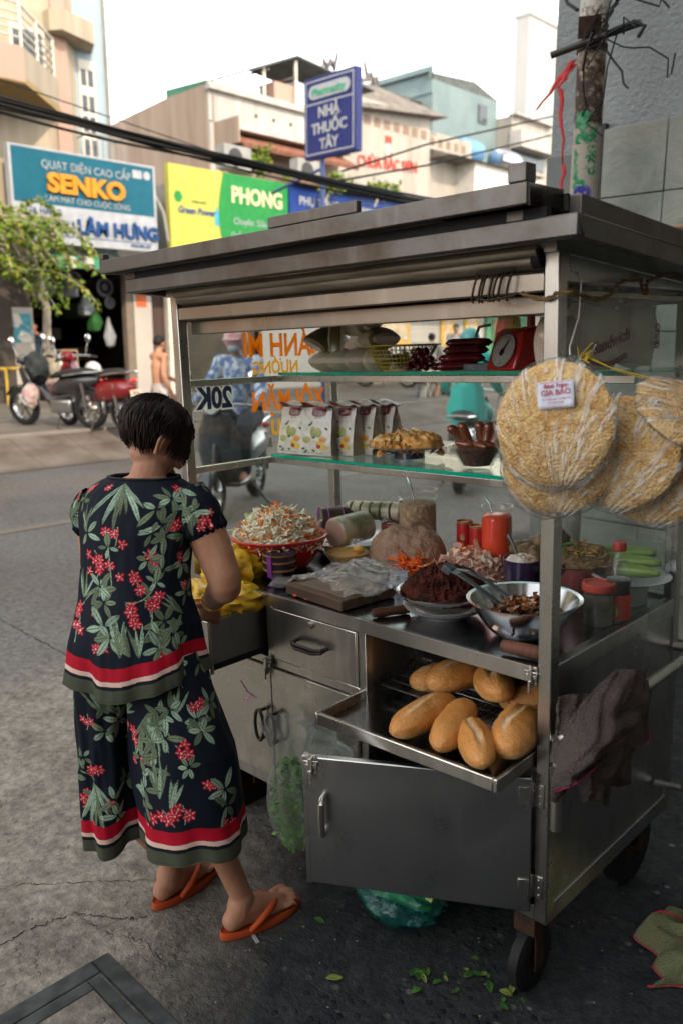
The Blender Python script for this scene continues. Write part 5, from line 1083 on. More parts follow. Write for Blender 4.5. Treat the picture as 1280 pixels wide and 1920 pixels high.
G().lathe([(0,0),(.06,0),(.07,.06),(.15,.098),(.165,.118),(.168,.121),(.158,.118),(.07,.075),(0,.07)],44).obj('dish_shell',mat('dark_dish',(.03,.035,.045),.25),b)
MBM=mat('meatball_brown',(.20,.13,.065),.45,col2=(.09,.055,.028),ns=26,bump=.8,bs=90,bd=.006)
rr=random.Random(8)
spots=[(-.125,-.02,.125),(-.10,-.07,.13),(-.10,.03,.135),(-.07,-.03,.155),(-.06,-.085,.13),(-.05,.05,.15),(-.13,.04,.125),(-.03,-.06,.155),(-.035,.0,.175),(-.14,-.05,.128)]
for x,y,z in spots: G().ell((x,y,z),(.027,.027,.024),(rr.random(),rr.random(),0),14,10,.18,rr.random()*9).obj('meatball',MBM,b)
dome(.125,.10,.055,amp=.2).obj('noodle_core',MBM,b).location=(.04,.0,.10)
FS=mat('fried_shallots',(.42,.22,.06),.5,col2=(.24,.11,.03),ns=40)
strips(G(),(.045,-.01,.10),.115,.09,.065,300,.028,.006,.003,41,1.6).obj('fried_shallots',FS,b)['kind']='stuff'
strips(G(),(.03,-.03,.115),.06,.05,.055,60,.02,.008,.002,42,1).obj('chopped_herbs',mat('herb_green',(.06,.17,.03),.5),b)['kind']='stuff'
b=T('soy_sauce_bottle','plastic soy sauce bottle with red cap behind the right glass','bottle',(-.045,.42,ZC))
G().lathe([(0,0),(.030,0),(.032,.006),(.031,.045),(.028,.06),(.031,.085),(.033,.125),(.028,.155),(.016,.182),(.013,.190),(.013,.200)],32).obj('bottle_wall',CLP,b)
G().lathe([(0,.002),(.029,.004),(.030,.045),(.027,.06),(.030,.085),(.0315,.118),(0,.119)],28).obj('soy_sauce',mat('soy_black',(.008,.004,.003),.08),b)
G().lathe([(.0,.218),(.016,.218),(.0175,.213),(.0175,.197),(.015,.195)],28).obj('cap',mat('cap_red',(.45,.02,.02),.4),b)
G().lathe([(.0315,.010),(.0322,.012),(.0322,.078),(.0315,.080)],32).obj('label_band',mat('label_red',(.45,.06,.03),.5),b)
a0=math.atan2(-1.6-.42,.9); g=G()
for k in range(14): t=2*PI*k/14; g.v.append((.0326*math.cos(a0-.5+.55*math.cos(t)),.0326*math.sin(a0-.5+.55*math.cos(t)),.036+.022*math.sin(t)))
g.f=[tuple(range(14))]; g.obj('label_picture',mat('label_yellow',(.55,.50,.08),.5,col2=(.12,.3,.08),ns=60),b)
b=T('cucumber_dish','wide white dish on a stand behind the right glass','dish',(-.11,.60,ZC)); 
G().lathe([(0,.05),(.05,.05),(.055,.0),(.06,0),(.065,.055),(.12,.075),(.125,.079),(.118,.079),(.06,.062),(0,.060)],40).obj('dish_shell',mat('white_melamine',(.60,.61,.62),.25,coat=.5),b)
CUK=mat('cucumber_skin',(.10,.20,.035),.3,col2=(.28,.38,.10),ns=5,stretch=(1,14,14)); cg='cucumbers on the white dish'
def cuke(label,c,rz,L=.21,r=.021,tilt=0,grp=cg,fr='c'):
    P=[];rs=[]
    for i in range(13): t=i/12; P.append((L*(t-.5),.012*math.sin(PI*t),0)); rs.append(r*min(1,(math.sin(PI*max(.02,min(.98,t))))**.38))
    g=G().tube(P,rs,14); return solo(g,'cucumber',CUK,label,'cucumber',c,group=grp,rot=(0,tilt,rz),fr=fr,ang=80)
cuke('pale cucumber lying in front on the white dish',(-.105,.555,ZC+.102),.25); cuke('cucumber lying just behind the front one',(-.12,.595,ZC+.118),.35); cuke('darkest cucumber at the back of the white dish',(-.15,.645,ZC+.128),.55,.2); 
b=T('red_jug','dark red translucent jug behind the right glass','jug',(-.185,.46,ZC))
G().lathe([(0,0),(.042,0),(.047,.12),(.044,.12),(.038,.01),(0,.01)],30).obj('jug_body',mat('dull_red_plastic',(.16,.025,.025),.3),b); G().tube([(.044,0,.105),(.075,-.005,.098),(.078,-.006,.05),(.044,0,.03)],.006,8).obj('jug_handle',mat('pale_pink_plastic',(.35,.25,.27),.3),b)
# =================================================================== TOP SHELF
PKW=thinwrap('cream_packet',(.92,.84,.68),(.84,.76,.60),.2,4,.3); PKO=mat('olive_packet_end',(.14,.12,.03),.3,col2=(.22,.19,.06),ns=8,coat=.3)
def pillow(label,c,rz,L=.22,w_=.056,h_=.036,roll_=0,olive=False,tilt=0):
    o=T('pillow_packet',label,'packet',c,group='pillow shaped packets on the top shelf',rot=(roll_,tilt,rz)); n=22
    rings=[];N_=14
    for i in range(N_+1):
        t=i/N_; s=math.sin(PI*min(.985,max(.015,t)))**.42
        y=L*(t-.5); rr_=[]
        for k in range(n):
            a=2*PI*k/n; ww=w_*(.70+.30*s); hh=h_*s**1.2
            cr=1+.05*noise.noise(Vector((math.cos(a)*3,math.sin(a)*3,t*9+c[0]*20)))
            rr_.append(Vector((ww*math.cos(a)*cr,y,max(.0015,hh)*math.copysign(abs(math.sin(a))**.9,math.sin(a))*cr)))
        rings.append(rr_)
    G().loft(rings,caps=True).obj('packet_body',PKW,o)
    g=G(); 
    for rg in (rings[1:4] if olive else rings[0:2],): g.loft([[Vector((p.x*1.015,p.y,p.z*1.03)) for p in r_] for r_ in rg])
    if olive:
        g.loft([[Vector((p.x*1.02,p.y,p.z*1.04)) for p in r_[3:9]] for r_ in rings[3:12]],closed=False)
    if olive: g.obj('packet_print',PKO,o)
    G().ell((0,-L/2+.012,.004),(.006,.004,.004),n=8,m=5).obj('hang_hole',BLK,o)
    return o
for i,(x,z,rz,l) in enumerate(((-1.235,.038,.55,'cream pillow packet at the left end of the bottom row'),(-1.155,.038,.62,'second cream pillow packet in the bottom row'),(-1.075,.038,.7,'third cream pillow packet in the bottom row'),(-.995,.036,.75,'cream pillow packet ending the bottom row beside the yellow basket'))): pillow(l,(x,.55,Z1+z),rz,.22,.056,.042)
pillow('cream packet with olive strip lying on the bottom row towards the basket',(-1.01,.57,Z1+.105),1.0,.25,.055,.040,olive=True)
pillow('olive ended packet leaning to the left on the row',(-1.215,.53,Z1+.112),.35,.20,.052,.034,.25,True,.5)
pillow('topmost cream packet tilted under the roof beam',(-1.10,.58,Z1+.160),1.25,.24,.055,.040,0,True,-.35)
pillow('narrow olive packet standing upright between the others',(-1.14,.50,Z1+.11),.4,.15,.03,.012,PI/2*.9,True,0)
b=T('yellow_basket','small yellow plastic colander on the top glass shelf','basket',(-.86,.52,Z1))
YB=mat('yellow_green_plastic',(.52,.40,.05),.4,col2=(.45,.34,.04)); g=G()
def br_(t): return .062+.052*t**.75
for j in range(7): t=j/6; g.lathe([(br_(t)-.0012,.078*t),(br_(t)+.0012,.078*t),(br_(t)+.0012,.078*t+.0025),(br_(t)-.0012,.078*t+.0025)],44)
for k in range(46):
    a=2*PI*k/46; g.tube([(br_(t)*math.cos(a),br_(t)*math.sin(a),.002+.078*t) for t in (0,.25,.5,.75,1)],.0014,4)
g.cyl((0,0,0),.064,.003,30); g.obj('basket_wall',YB,b)
G().lathe([(br_(1),.078),(br_(1)+.012,.080),(br_(1)+.012,.084),(br_(1)-.002,.083)],44).obj('basket_rim',YB,b)
G().cbox((-.10,-.068,.081),(.065,.03,.003),rz=.55).obj('basket_handle',YB,b)
g=G(); rr=random.Random(2)
for k in range(26): g.ell((rr.gauss(0,.035),rr.gauss(0,.035),.02+rr.random()*.03),(.014,.01,.008),(rr.random()*3,0,rr.random()*3),7,5,.3,k)
solo(g,'dried_chillies',mat('dried_chilli',(.12,.05,.02),.5,col2=(.10,.12,.03),ns=9),'dark dried chillies and herbs inside the yellow colander','chillies',(-.86,.52,Z1+.003))
# dark red sausages
SM=mat('dark_red_sausage',(.20,.012,.012),.22,col2=(.05,.005,.006),ns=14,coat=.5)
def capsule(L,r,bend=.0):
    P=[];rs=[]
    for i in range(13): t=i/12; P.append((L*(t-.5),bend*math.sin(PI*t),0)); rs.append(r*(1-abs(2*t-1)**6)**.5 if 0<t<1 else r*.12)
    return G().tube(P,rs,12)
g=capsule(.125,.0135,.006); o=g.obj('dried_sausage',SM,ang=80); tag(o,'','sausage','dark red sausages stacked on the top shelf','c')
def bandm(): return None
spots=[]
ax_=(math.cos(.62),math.sin(.62)); pr_=(-ax_[1],ax_[0])
for row,n_ in enumerate((6,5,4,2)):
    for k in range(n_):
        q_=(k-(n_-1)/2)*.0275; w_=.010*math.sin(k*2.3+row*1.7)+.012*row; spots.append((-.640+pr_[0]*q_+ax_[0]*w_,.520+pr_[1]*q_+ax_[1]*w_,Z1+.0135+row*.0232,.62+.10*math.sin(k*3+row)))
for row,n_ in enumerate((4,3,2)):
    for k in range(n_): spots.append((-.748+ax_[0]*.028*(k-(n_-1)/2),.470+ax_[1]*.028*(k-(n_-1)/2),Z1+.0135+.0235*row,-.80+.08*math.sin(k*2+row)))
used=[]
desc={0:'bottom',1:'second',2:'third',3:'top'}
for i,(x,y,z,rz) in enumerate(spots):
    q=o if i==0 else dup(o,(0,0,0))
    q.location=(x,y,z); q.rotation_euler=(0,0,rz)
    q['label']='dark red dried sausage in the tight stack beside the yellow colander'
b=T('kitchen_scale','red kitchen weighing scale with round white dial and red pan','scale',(-.415,.53,Z1),-.35)
RS=mat('scale_red',(.48,.012,.012),.3,col2=(.42,.01,.01),ns=2,coat=.4)
g=G().prism([(-.085,0),(.075,0),(.075,.118),(-.025,.118),(-.045,.108)],-.068,.068,'x'); g.obj('scale_body',RS,b,bevel=.008)
sl_=math.atan2(.108,.040); fm=Matrix.Translation((0,-.0655,.056))@Matrix.Rotation(-(PI/2-sl_)+PI/2,4,'X')
G().lathe([(0,0),(.050,0),(.052,.002),(.052,.004),(.049,.005)],44,(0,0,0),fm).obj('dial_rim',mat('dial_rim',(.12,.11,.10),.4),b)
G().lathe([(0,.0035),(.048,.0035)],44,(0,0,0),fm).obj('dial_face',mat('dial_white',(.42,.42,.38),.3,col2=(.36,.36,.32),ns=20,coat=.6),b)
g=G()
for k in range(40):
    a=2*PI*k/40; l=.008 if k%5==0 else .004; g.bar(fm@V(.043*math.cos(a),.043*math.sin(a),.0042),fm@V((.043-l)*math.cos(a),(.043-l)*math.sin(a),.0042),.0008,.0006)
g.obj('dial_marks',BLK,b)
g=G().prism([(-.006,-.016),(.006,-.016),(.010,-.004),(.003,.006),(.0008,.036),(-.0008,.036),(-.003,.006),(-.010,-.004)],.0045,.0058,'z',fm@Matrix.Rotation(-.45,4,'Z')); g.obj('dial_pointer',BLK,b)
a_=textg('5',.010,.0002); place(a_,fm@Matrix.Translation((0,-.030,.0045))); a_.obj('dial_numeral',BLK,b,smooth=False)
G().cyl((.0,.03,.118),.012,.035,16).box((-.03,.02,.117),(.03,.04,.124)).obj('pan_stem',RS,b,bevel=.002)
G().lathe([(0,.152),(.03,.152),(.085,.166),(.088,.170),(.083,.170),(.03,.156),(0,.156)],40,(0,.03,0)).obj('scale_pan',RS,b)
b=T('plastic_jug','clear plastic jug with a pale handle holding brown contents behind the scale','jug',(-.53,.635,Z1))
G().lathe([(0,0),(.050,0),(.056,.15),(.053,.15),(.046,.01),(0,.006)],36).obj('jug_wall',CLP,b)
G().lathe([(0,.007),(.045,.008),(.049,.07),(0,.073)],30).obj('brown_powder',mat('brown_powder',(.22,.10,.045),.7),b)
G().grid(12,12,lambda u,v:(.047*math.cos(2*PI*u)*(1-.3*v),.047*math.sin(2*PI*u)*(1-.3*v),.075+.085*v+.012*noise.noise(Vector((u*9,v*9,0))))).obj('crumpled_liner',film('golden_film',(.75,.5,.25),.4,.2,40,.8,.5,.9,(.5,.32,.15)),b)
G().tube([(-.052,-.02,.135),(-.085,-.035,.13),(-.098,-.04,.09),(-.092,-.038,.04),(-.052,-.02,.015)],.005,8).obj('jug_handle',mat('ivory_plastic',(.6,.55,.42),.4),b)
b=T('small_dark_box','small dark box with white lettering between the sausages and the scale','box',(-.535,.49,Z1),.15)
G().box((-.045,-.02,0),(.045,.02,.020)).obj('box_body',mat('box_black',(.02,.022,.03),.35),b,bevel=.001); a_=textg('HL',.016,.0003,.0005); place(a_,frame_mx((-.02,-.0203,.010),(1,0,0),(0,0,1))); a_.obj('box_lettering',WH,b,smooth=False)
# =================================================================== SECOND SHELF: snack pouches, omelette plate, glass bowl
PB=mat('pouch_white',(.66,.63,.55),.32,col2=(.54,.51,.44),ns=5,coat=.3,bump=.7,bs=14,bd=.02); PS=mat('pouch_silver',(.33,.31,.27),.3,metal=.3,col2=(.45,.42,.36),ns=7,bump=.7,bs=12,bd=.012)
PR=mat('pouch_maroon',(.20,.015,.012),.35,coat=.3); PYL=mat('fruit_yellow',(.72,.45,.05),.4,col2=(.66,.52,.10),ns=60); PGN=mat('fruit_green',(.25,.30,.06),.4,col2=(.42,.42,.12),ns=50); POR=mat('fruit_orange',(.70,.25,.04),.4); PTX=mat('pouch_text',(.12,.07,.06),.5); PDG=mat('leaf_print',(.05,.16,.03),.5)
PW2,PD2,PH2=.134,.062,.165
def pf(u,v,off=0,side=0):
    """a point on the front (or a side gusset) of the pouch; u across, v up"""
    sw=math.sin(PI*min(1,v*1.0+.0))**.5 if v<1 else 0
    dep=PD2*(1-v**1.6)*.5+.003; wd=PW2*(.5-.06*v)
    x=wd*(2*u-1); y=-dep-.006*math.sin(PI*u)*math.sin(PI*v)-off+.003*noise.noise(Vector((u*4,v*5,2)))
    return V(x,y,.003+PH2*v)
def pouch(label,c,rz,lean=0,rich=True):
    o=T('snack_pouch',label,'snack pouch',c,group='snack pouches on the lower shelf',rot=(lean,0,rz))
    G().grid(14,18,lambda u,v:pf(u,v)).obj('front_panel',PB,o,ang=80)
    G().grid(10,14,lambda u,v:(-pf(1-u,v).x*-1,-pf(1-u,v).y,pf(u,v).z)).obj('back_panel',PS,o,ang=80)
    for s in (0,1):
        def sd(u,v,s=s):
            p=pf(s,v); y=p.y+(-2*p.y)*u; x=p.x+(.014*(1 if s==0 else -1))*math.sin(PI*u)*(v**.6)+.004*noise.noise(Vector((u*6,v*7,s)))
            return V(x,y,p.z)
        G().grid(8,14,sd).obj('side_gusset',PS,o,ang=80)
    G().grid(1,1,lambda u,v:(PW2*(u-.5)*.95,PD2*(v-.5)*.9,.0035)).obj('pouch_base',PS,o)
    # folded-over crimped top
    def fold(u,v):
        x=PW2*.92*(u-.5); return V(x,-.004-.028*v+.004*math.sin(u*7),.003+PH2+.012*math.sin(v*2.2)+.010*v*math.sin(u*5+1))
    G().grid(12,5,fold).obj('folded_top',PR,o,ang=80,solid=.001)
    G().grid(12,5,lambda u,v:V(PW2*.92*(u-.5)+.0,.004+.026*v,.003+PH2+.012*math.sin(v*2)+.008*math.sin(u*4+v))).obj('folded_flap',PB,o,ang=80,solid=.001)
    def patch(cu,cv,ru,rv,m,n='fruit_picture',off=.0012,kk=20,rot=0):
        g=G(); 
        for k in range(kk):
            a=2*PI*k/kk; du,dv=ru*math.cos(a),rv*math.sin(a); g.v.append(tuple(pf(cu+du*math.cos(rot)-dv*math.sin(rot),cv+du*math.sin(rot)+dv*math.cos(rot),off)))
        g.v.append(tuple(pf(cu,cv,off))); g.f=[(k,(k+1)%kk,kk) for k in range(kk)]; g.obj(n,m,o,smooth=False)
    def rect(u0,u1,v0,v1,m,n,off=.001):
        G().grid(8,3,lambda u,v:pf(u0+(u1-u0)*u,v0+(v1-v0)*v,off)).obj(n,m,o)
    rect(.30,.82,.86,.985,PR,'brand_patch'); patch(.56,.86,.25,.055,PR,'brand_patch',.0011)
    a=textg('LIA',.022,.0002,.0004,shear=.2); a.v=[tuple(pf(.56+x/PW2/.9,.895+y/PH2,.0018)) for x,y,z in a.v]; a.obj('brand_lettering',WH,o,smooth=False)
    for k,(vv,ww) in enumerate(((.775,.30),(.72,.36),(.70,.30))):
        for j in range(7): 
            if (j+k)%4: rect(.40+j*ww/8,.40+j*ww/8+ww/11,vv,vv+.018 if k==0 else vv+.006,PTX if k==0 else PS,'small_print',.001)
    patch(.42,.50,.085,.11,PGN,'pear_picture'); patch(.46,.44,.08,.09,mat('fruit_dark',(.05,.09,.03),.4),'pear_shade',.0009); patch(.60,.48,.11,.10,PGN,'pear_picture',.0013,20,.4); patch(.22,.33,.14,.07,PGN,'fruit_picture',.0012)
    patch(.75,.34,.13,.07,PYL); patch(.76,.34,.10,.052,POR,'fruit_slice',.0016); patch(.64,.24,.11,.06,PYL); patch(.74,.175,.17,.055,PYL); patch(.62,.19,.07,.045,mat('berry_red',(.45,.04,.02),.4),'berry_picture',.0018)
    for (a_,b_,r_) in ((.30,.64,.3),(.85,.56,-.4),(.35,.67,1),(.2,.08,.5),(.45,.10,-.3),(.12,.14,0)): patch(a_,b_,.055,.022,PDG,'leaf_picture',.0014,10,r_)
    for k in range(5): rect(.12+k*.13,.20+k*.13,.045,.055,PTX,'small_print')
    return o
p0=pouch('frontmost snack pouch at the left end of the lower shelf, its fruit print half turned',(-1.285,.43,Z2),.02,0)
def dpo(c,rz,label,lean=0):
    q=dup(p0,c,None,label,rot=(lean,0,rz)); return q
dpo((-1.175,.440,Z2),.20,'snack pouch showing its whole fruit picture and red label, second from the left')
dpo((-1.105,.50,Z2),-.05,'snack pouch turned sideways just behind the one with the full picture')
dpo((-1.060,.555,Z2),-.12,'snack pouch turned sideways, second from the right in the row')
dpo((-1.015,.61,Z2),-.2,'rearmost snack pouch, at the right end of the row by the post')
b=T('omelette_plate','shallow plate on a blue foot piled with crisp omelette sheets','plate',(-.86,.55,Z2))
G().lathe([(0,.024),(.06,.024),(.14,.042),(.146,.045),(.138,.046),(.06,.030),(0,.030)],44).obj('plate_dish',mat('peach_china',(.50,.38,.30),.25,coat=.5),b)
G().lathe([(0,0),(.052,0),(.050,.024),(0,.024)],30).obj('plate_foot',mat('blue_foot',(.03,.04,.10),.25,coat=.4),b)
OM=mat('fried_egg_sheet',(.80,.45,.13),.45,col2=(.45,.17,.04),ns=34,lo=.42,hi=.62,bump=.6,bs=70,bd=.006,det=7); OM2=mat('pale_egg_sheet',(.78,.60,.28),.4,col2=(.55,.28,.08),ns=26,bump=.4,bs=70)
def crum(c,r,h,seed,m,par,n=34,label=None):
    g=dome(r[0],r[1],h,n*2,30,.24,42,seed,pw=.35,ridge=True); g.v=[(x+c[0],y+c[1],z+c[2]) for x,y,z in g.v]; return g.obj('omelette_sheet',m,par)
om=T('omelette_heap','crumpled golden brown omelette sheets heaped on the peach plate','omelettes',(-.86,.55,Z2+.040))
crum((-.062,-.01,0),(.078,.075,0),.026,3,OM,om,40); crum((.055,-.01,0),(.072,.07,0),.042,5,OM,om,40); crum((.025,-.035,.010),(.045,.04,0),.036,9,OM2,om,30); crum((-.06,-.045,.006),(.05,.035,0),.030,12,OM2,om,30)
strips(G(),(0,-.01,0),.120,.08,.046,190,.035,.024,.002,51,1.8,flat=1.2).obj('crisp_edges',OM,om)['kind']='stuff'
strips(G(),(.02,-.03,.004),.09,.05,.046,70,.035,.026,.002,52,1.8,flat=1.2).obj('pale_edges',OM2,om)['kind']='stuff'
b=T('glass_bowl','clear ribbed glass bowl with brown sausages on the lower shelf','bowl',(-.535,.475,Z2))
G().lathe([(0,0),(.042,0),(.048,.006),(.078,.068),(.081,.070),(.075,.068),(.045,.010),(0,.006)],48,jit=lambda a,z:.012*math.sin(24*a)).obj('bowl_glass',CLG,b)
G().lathe([(0,.007),(.040,.008),(.052,.03),(.068,.058),(.05,.066),(0,.068)],32,jit=lambda a,z:.03*math.sin(5*a+90*z)).obj('dark_sausage_mass',mat('sausage_mass',(.12,.04,.02),.3,col2=(.05,.018,.01),ns=30,bump=.8,bs=60,bd=.01),b)
SB=mat('brown_sausage',(.20,.055,.022),.24,col2=(.12,.03,.014),ns=12,coat=.4,stretch=(1,1,1))
g=capsule(.085,.0155,.004); o=g.obj('cooked_sausage',SB,ang=80); tag(o,'','sausage','cooked sausages standing in the glass bowl','c')
sps=[((-.035,.0),-.35,.20,'leftmost cooked sausage, leaning out over the rim of the glass bowl'),((-.06,.015),-1.0,.2,'cooked sausage lying outward over the left rim of the glass bowl'),((.0,.025),-.15,.0,'tall upright cooked sausage in the middle left of the glass bowl'),((.022,.02),.12,.0,'second upright cooked sausage, beside the middle one'),((.035,.035),.05,.3,'short upright cooked sausage half hidden behind the others'),((.050,.03),.35,0,'cooked sausage leaning right toward the rice crackers'),((.065,.0),.55,0,'rightmost cooked sausage in the glass bowl')]
for i,((x,y),tl,tz,l) in enumerate(sps):
    q=o if i==0 else dup(o,(0,0,0)); q.location=(-.535+x+math.sin(tl)*.02,.475+y,Z2+.098); q.rotation_euler=(0,-PI/2+tl,.7+tz*0); q['label']=l
g=G(); 
for k,(x,y,rz) in enumerate(((-.02,-.035,.2),(.03,-.03,-.3),(.055,-.02,.5))): g.ell((x,y,.074),(.034,.014,.012),(0,.1,rz),14,8,.08,k)
g.obj('sliced_sausage',SB,b)
# =================================================================== TRAY AND BREAD
b=T('bread_tray','pulled out shallow steel tray under the bread rolls','tray',(-.325,.10,.632),.035)
TW,TL=.535,.48; y0=-.262
g=G().box((-TW/2,y0,.0),(TW/2,y0+TL,.0025)); g.obj('tray_base',STC,b)
for a_,c_ in (((-TW/2-.002,y0-.014,-.004),(TW/2+.002,y0,.030)),((-TW/2-.002,y0+TL,-.004),(TW/2+.002,y0+TL+.012,.030)),((-TW/2-.014,y0-.014,-.004),(-TW/2-.002,y0+TL+.012,.030)),((TW/2+.002,y0-.014,-.004),(TW/2+.014,y0+TL+.012,.030))): G().box(a_,c_).obj('tray_rim',ST,b,bevel=.003)
G().box((-.06,y0-.0155,-.004),(.06,y0-.014,.028)).obj('worn_patch',mat('tape_patch',(.35,.37,.36),.4,metal=.6),b) if False else None
def breadm(name,seed):
    m,n,l,bs=nmat(name); tc=n.new('ShaderNodeTexCoord'); sp=n.new('ShaderNodeSeparateXYZ'); l.new(tc.outputs['Object'],sp.inputs[0])
    t=ntex(n,l,'noise',17,detail=7,rough=.65); t2=ntex(n,l,'noise',160,detail=3); mp=n.new('ShaderNodeMapRange'); mp.inputs[1].default_value=-.045; mp.inputs[2].default_value=.05; l.new(sp.outputs[2],mp.inputs[0])
    mm=n.new('ShaderNodeMath'); mm.operation='MULTIPLY_ADD'; l.new(t.outputs[0],mm.inputs[0]); mm.inputs[1].default_value=1.05; l.new(mp.outputs[0],mm.inputs[2])
    c=ramp(n,l,mm.outputs[0],[(.36,(.94,.76,.48)),(.58,(.90,.62,.30)),(.84,(.80,.46,.16)),(1.0,(.58,.25,.06))]).outputs[0]
    at=n.new('ShaderNodeAttribute'); at.attribute_name='Col'; c=mixc(n,l,at.outputs['Fac'],c,(.88,.74,.50)); l.new(c,bs.inputs['Base Color']); bs.inputs['Roughness'].default_value=.38; bs.inputs['Coat Weight'].default_value=.12; bs.inputs['Coat Roughness'].default_value=.3; bs.inputs['Subsurface Weight'].default_value=.06; bs.inputs['Subsurface Scale'].default_value=.01
    t4=ntex(n,l,'noise',48,detail=6,rough=.7); ad3=n.new('ShaderNodeMath'); ad3.operation='MULTIPLY_ADD'; l.new(t4.outputs[0],ad3.inputs[0]); ad3.inputs[1].default_value=1.5; l.new(t2.outputs[0],ad3.inputs[2]); bumpn(n,l,bs,ad3.outputs[0],.6,.006); MC_[name]=m; return m
BRD=breadm('bread_crust',1)
def bread(L,r,seed,slash=True):
    n,m_=44,56; vs=[];cols=[];fs=[]
    for j in range(m_+1):
        t=j/m_; s=(1-abs(2*t-1)**2.7)**.56 if 0<t<1 else .02
        for i in range(n):
            a=2*PI*i/n; x=L*(t-.5); cy,cz=math.cos(a),math.sin(a); rr_=r*s*(1+.09*noise.noise(Vector((x*14,cy*1.2+seed,cz*1.2)))+.03*noise.noise(Vector((x*40,cy*4+seed,cz*4))))
            y=cy*rr_*1.06; z=cz*rr_*.90; 
            if z<-.62*r: z=-.62*r+(z+.62*r)*.25
            k=0
            if slash and cz>0:
                d=abs(cy-.18*math.sin(x*20+seed)-.12)*1.0; e=1-min(1,abs(2*t-1)/.78)
                if e>0:
                    wq=.75+.5*noise.noise(Vector((x*34,seed,2))); gsh=math.exp(-(d/(.17*wq))**2)*min(1,e*3)*(.55+.45*abs(math.sin(x*42+seed))); z-=gsh*r*.13; ridge=math.exp(-((d-.30)/.09)**2)*min(1,e*3); z+=ridge*r*.09; k=1.0*gsh*(.75+.8*noise.noise(Vector((x*60,cy*9,seed))))
            k=max(0,min(1,k+.25*max(0,noise.noise(Vector((x*28,cy*3,cz*3+seed)))-.25)))
            vs.append((x,y,z)); cols.append((k,k,k))
    for j in range(m_):
        for i in range(n): fs.append((j*n+i,j*n+(i+1)%n,(j+1)*n+(i+1)%n,(j+1)*n+i))
    vs.append((-L/2,0,0));vs.append((L/2,0,0)); cols+=[(0,0,0)]*2; a0=len(vs)-2
    for i in range(n): fs.append((a0,(i+1)%n,i)); fs.append((a0+1,m_*n+i,m_*n+(i+1)%n))
    g=G(); g.add(vs,fs); return g,np.array(cols)
D_2=PI/180
BL=[((-.335,-.045,.684),(.262,.043),92*D_2,0,0,'bread roll at the left of the tray, lying straight over its edge'),
((-.240,-.045,.688),(.268,.043),110*D_2,0,0,'second bread roll from the left, paler with a dotted crust'),
((-.143,-.092,.690),(.240,.040),132*D_2,0,.05,'narrow bread roll leaning over the front tray rim'),
((-.092,.000,.700),(.232,.050),110*D_2,0,0,'plump bread roll touching the corner post'),
((-.372,.170,.720),(.25,.050),80*D_2,0,0,'bread roll lying highest at the back left of the heap'),
((-.238,.125,.742),(.22,.048),132*D_2,0,.15,'bread roll on top in the middle of the heap'),
((-.455,.150,.690),(.15,.040),70*D_2,0,0,'small bread roll end behind the back left roll'),
((-.125,.175,.705),(.22,.046),35*D_2,0,0,'bread roll lying crosswise at the back by the post'),
((-.27,.26,.692),(.20,.045),.9,0,0,'shaded bread roll at the very back of the tray'),
((-.16,.30,.740),(.20,.045),.3,0,0,'dim bread roll resting high at the back under the counter')]
for i,(c,(L,r),rz,rx,ry,l) in enumerate(BL):
    g,cc=bread(L,r,i*3.1,i!=1); o=g.obj('bread_roll',BRD,ang=70,cols=cc); o.location=c; o.rotation_euler=(rx*3,ry,rz+PI*0); tag(o,l,'bread','bread rolls on the tray','c')
# =================================================================== RICE CRACKERS IN BAGS HANGING FROM THE HOOK
b=T('wire_hook','long bent steel wire hook hanging from the roof at the front post','hook',(.0,0,0))
G().tube([(.010,.02,1.80),(.016,.012,1.758),(.022,.03,1.752),(.027,.042,1.735),(.026,.036,1.66),(.020,.012,1.60),(.022,.010,1.585),(.03,.028,1.572),(.038,.05,1.57),(.042,.066,1.583),(.045,.078,1.604)],.0022,6).obj('wire',ST,b)
RCK=[None]
def crackm():
    m,n,l,bs=nmat('rice_cracker'); t=ntex(n,l,'noise',55,detail=6,rough=.7); v=ntex(n,l,'voronoi',190); t3=ntex(n,l,'noise',9,detail=3)
    c=ramp(n,l,t.outputs[0],[(.30,(.30,.11,.02)),(.42,(.58,.30,.07)),(.54,(.74,.46,.15)),(.72,(.88,.68,.36))]).outputs[0]
    c=mixc(n,l,ramp(n,l,t3.outputs[0],[(.45,0.),(.65,.35)]).outputs[0],c,(.80,.62,.36)); l.new(c,bs.inputs['Base Color']); bs.inputs['Roughness'].default_value=.6
    bu=n.new('ShaderNodeMath'); bu.operation='SUBTRACT'; l.new(t.outputs[0],bu.inputs[0]); l.new(v.outputs['Distance'],bu.inputs[1]); bumpn(n,l,bs,bu.outputs[0],.7,.007); return m
RCM=crackm()
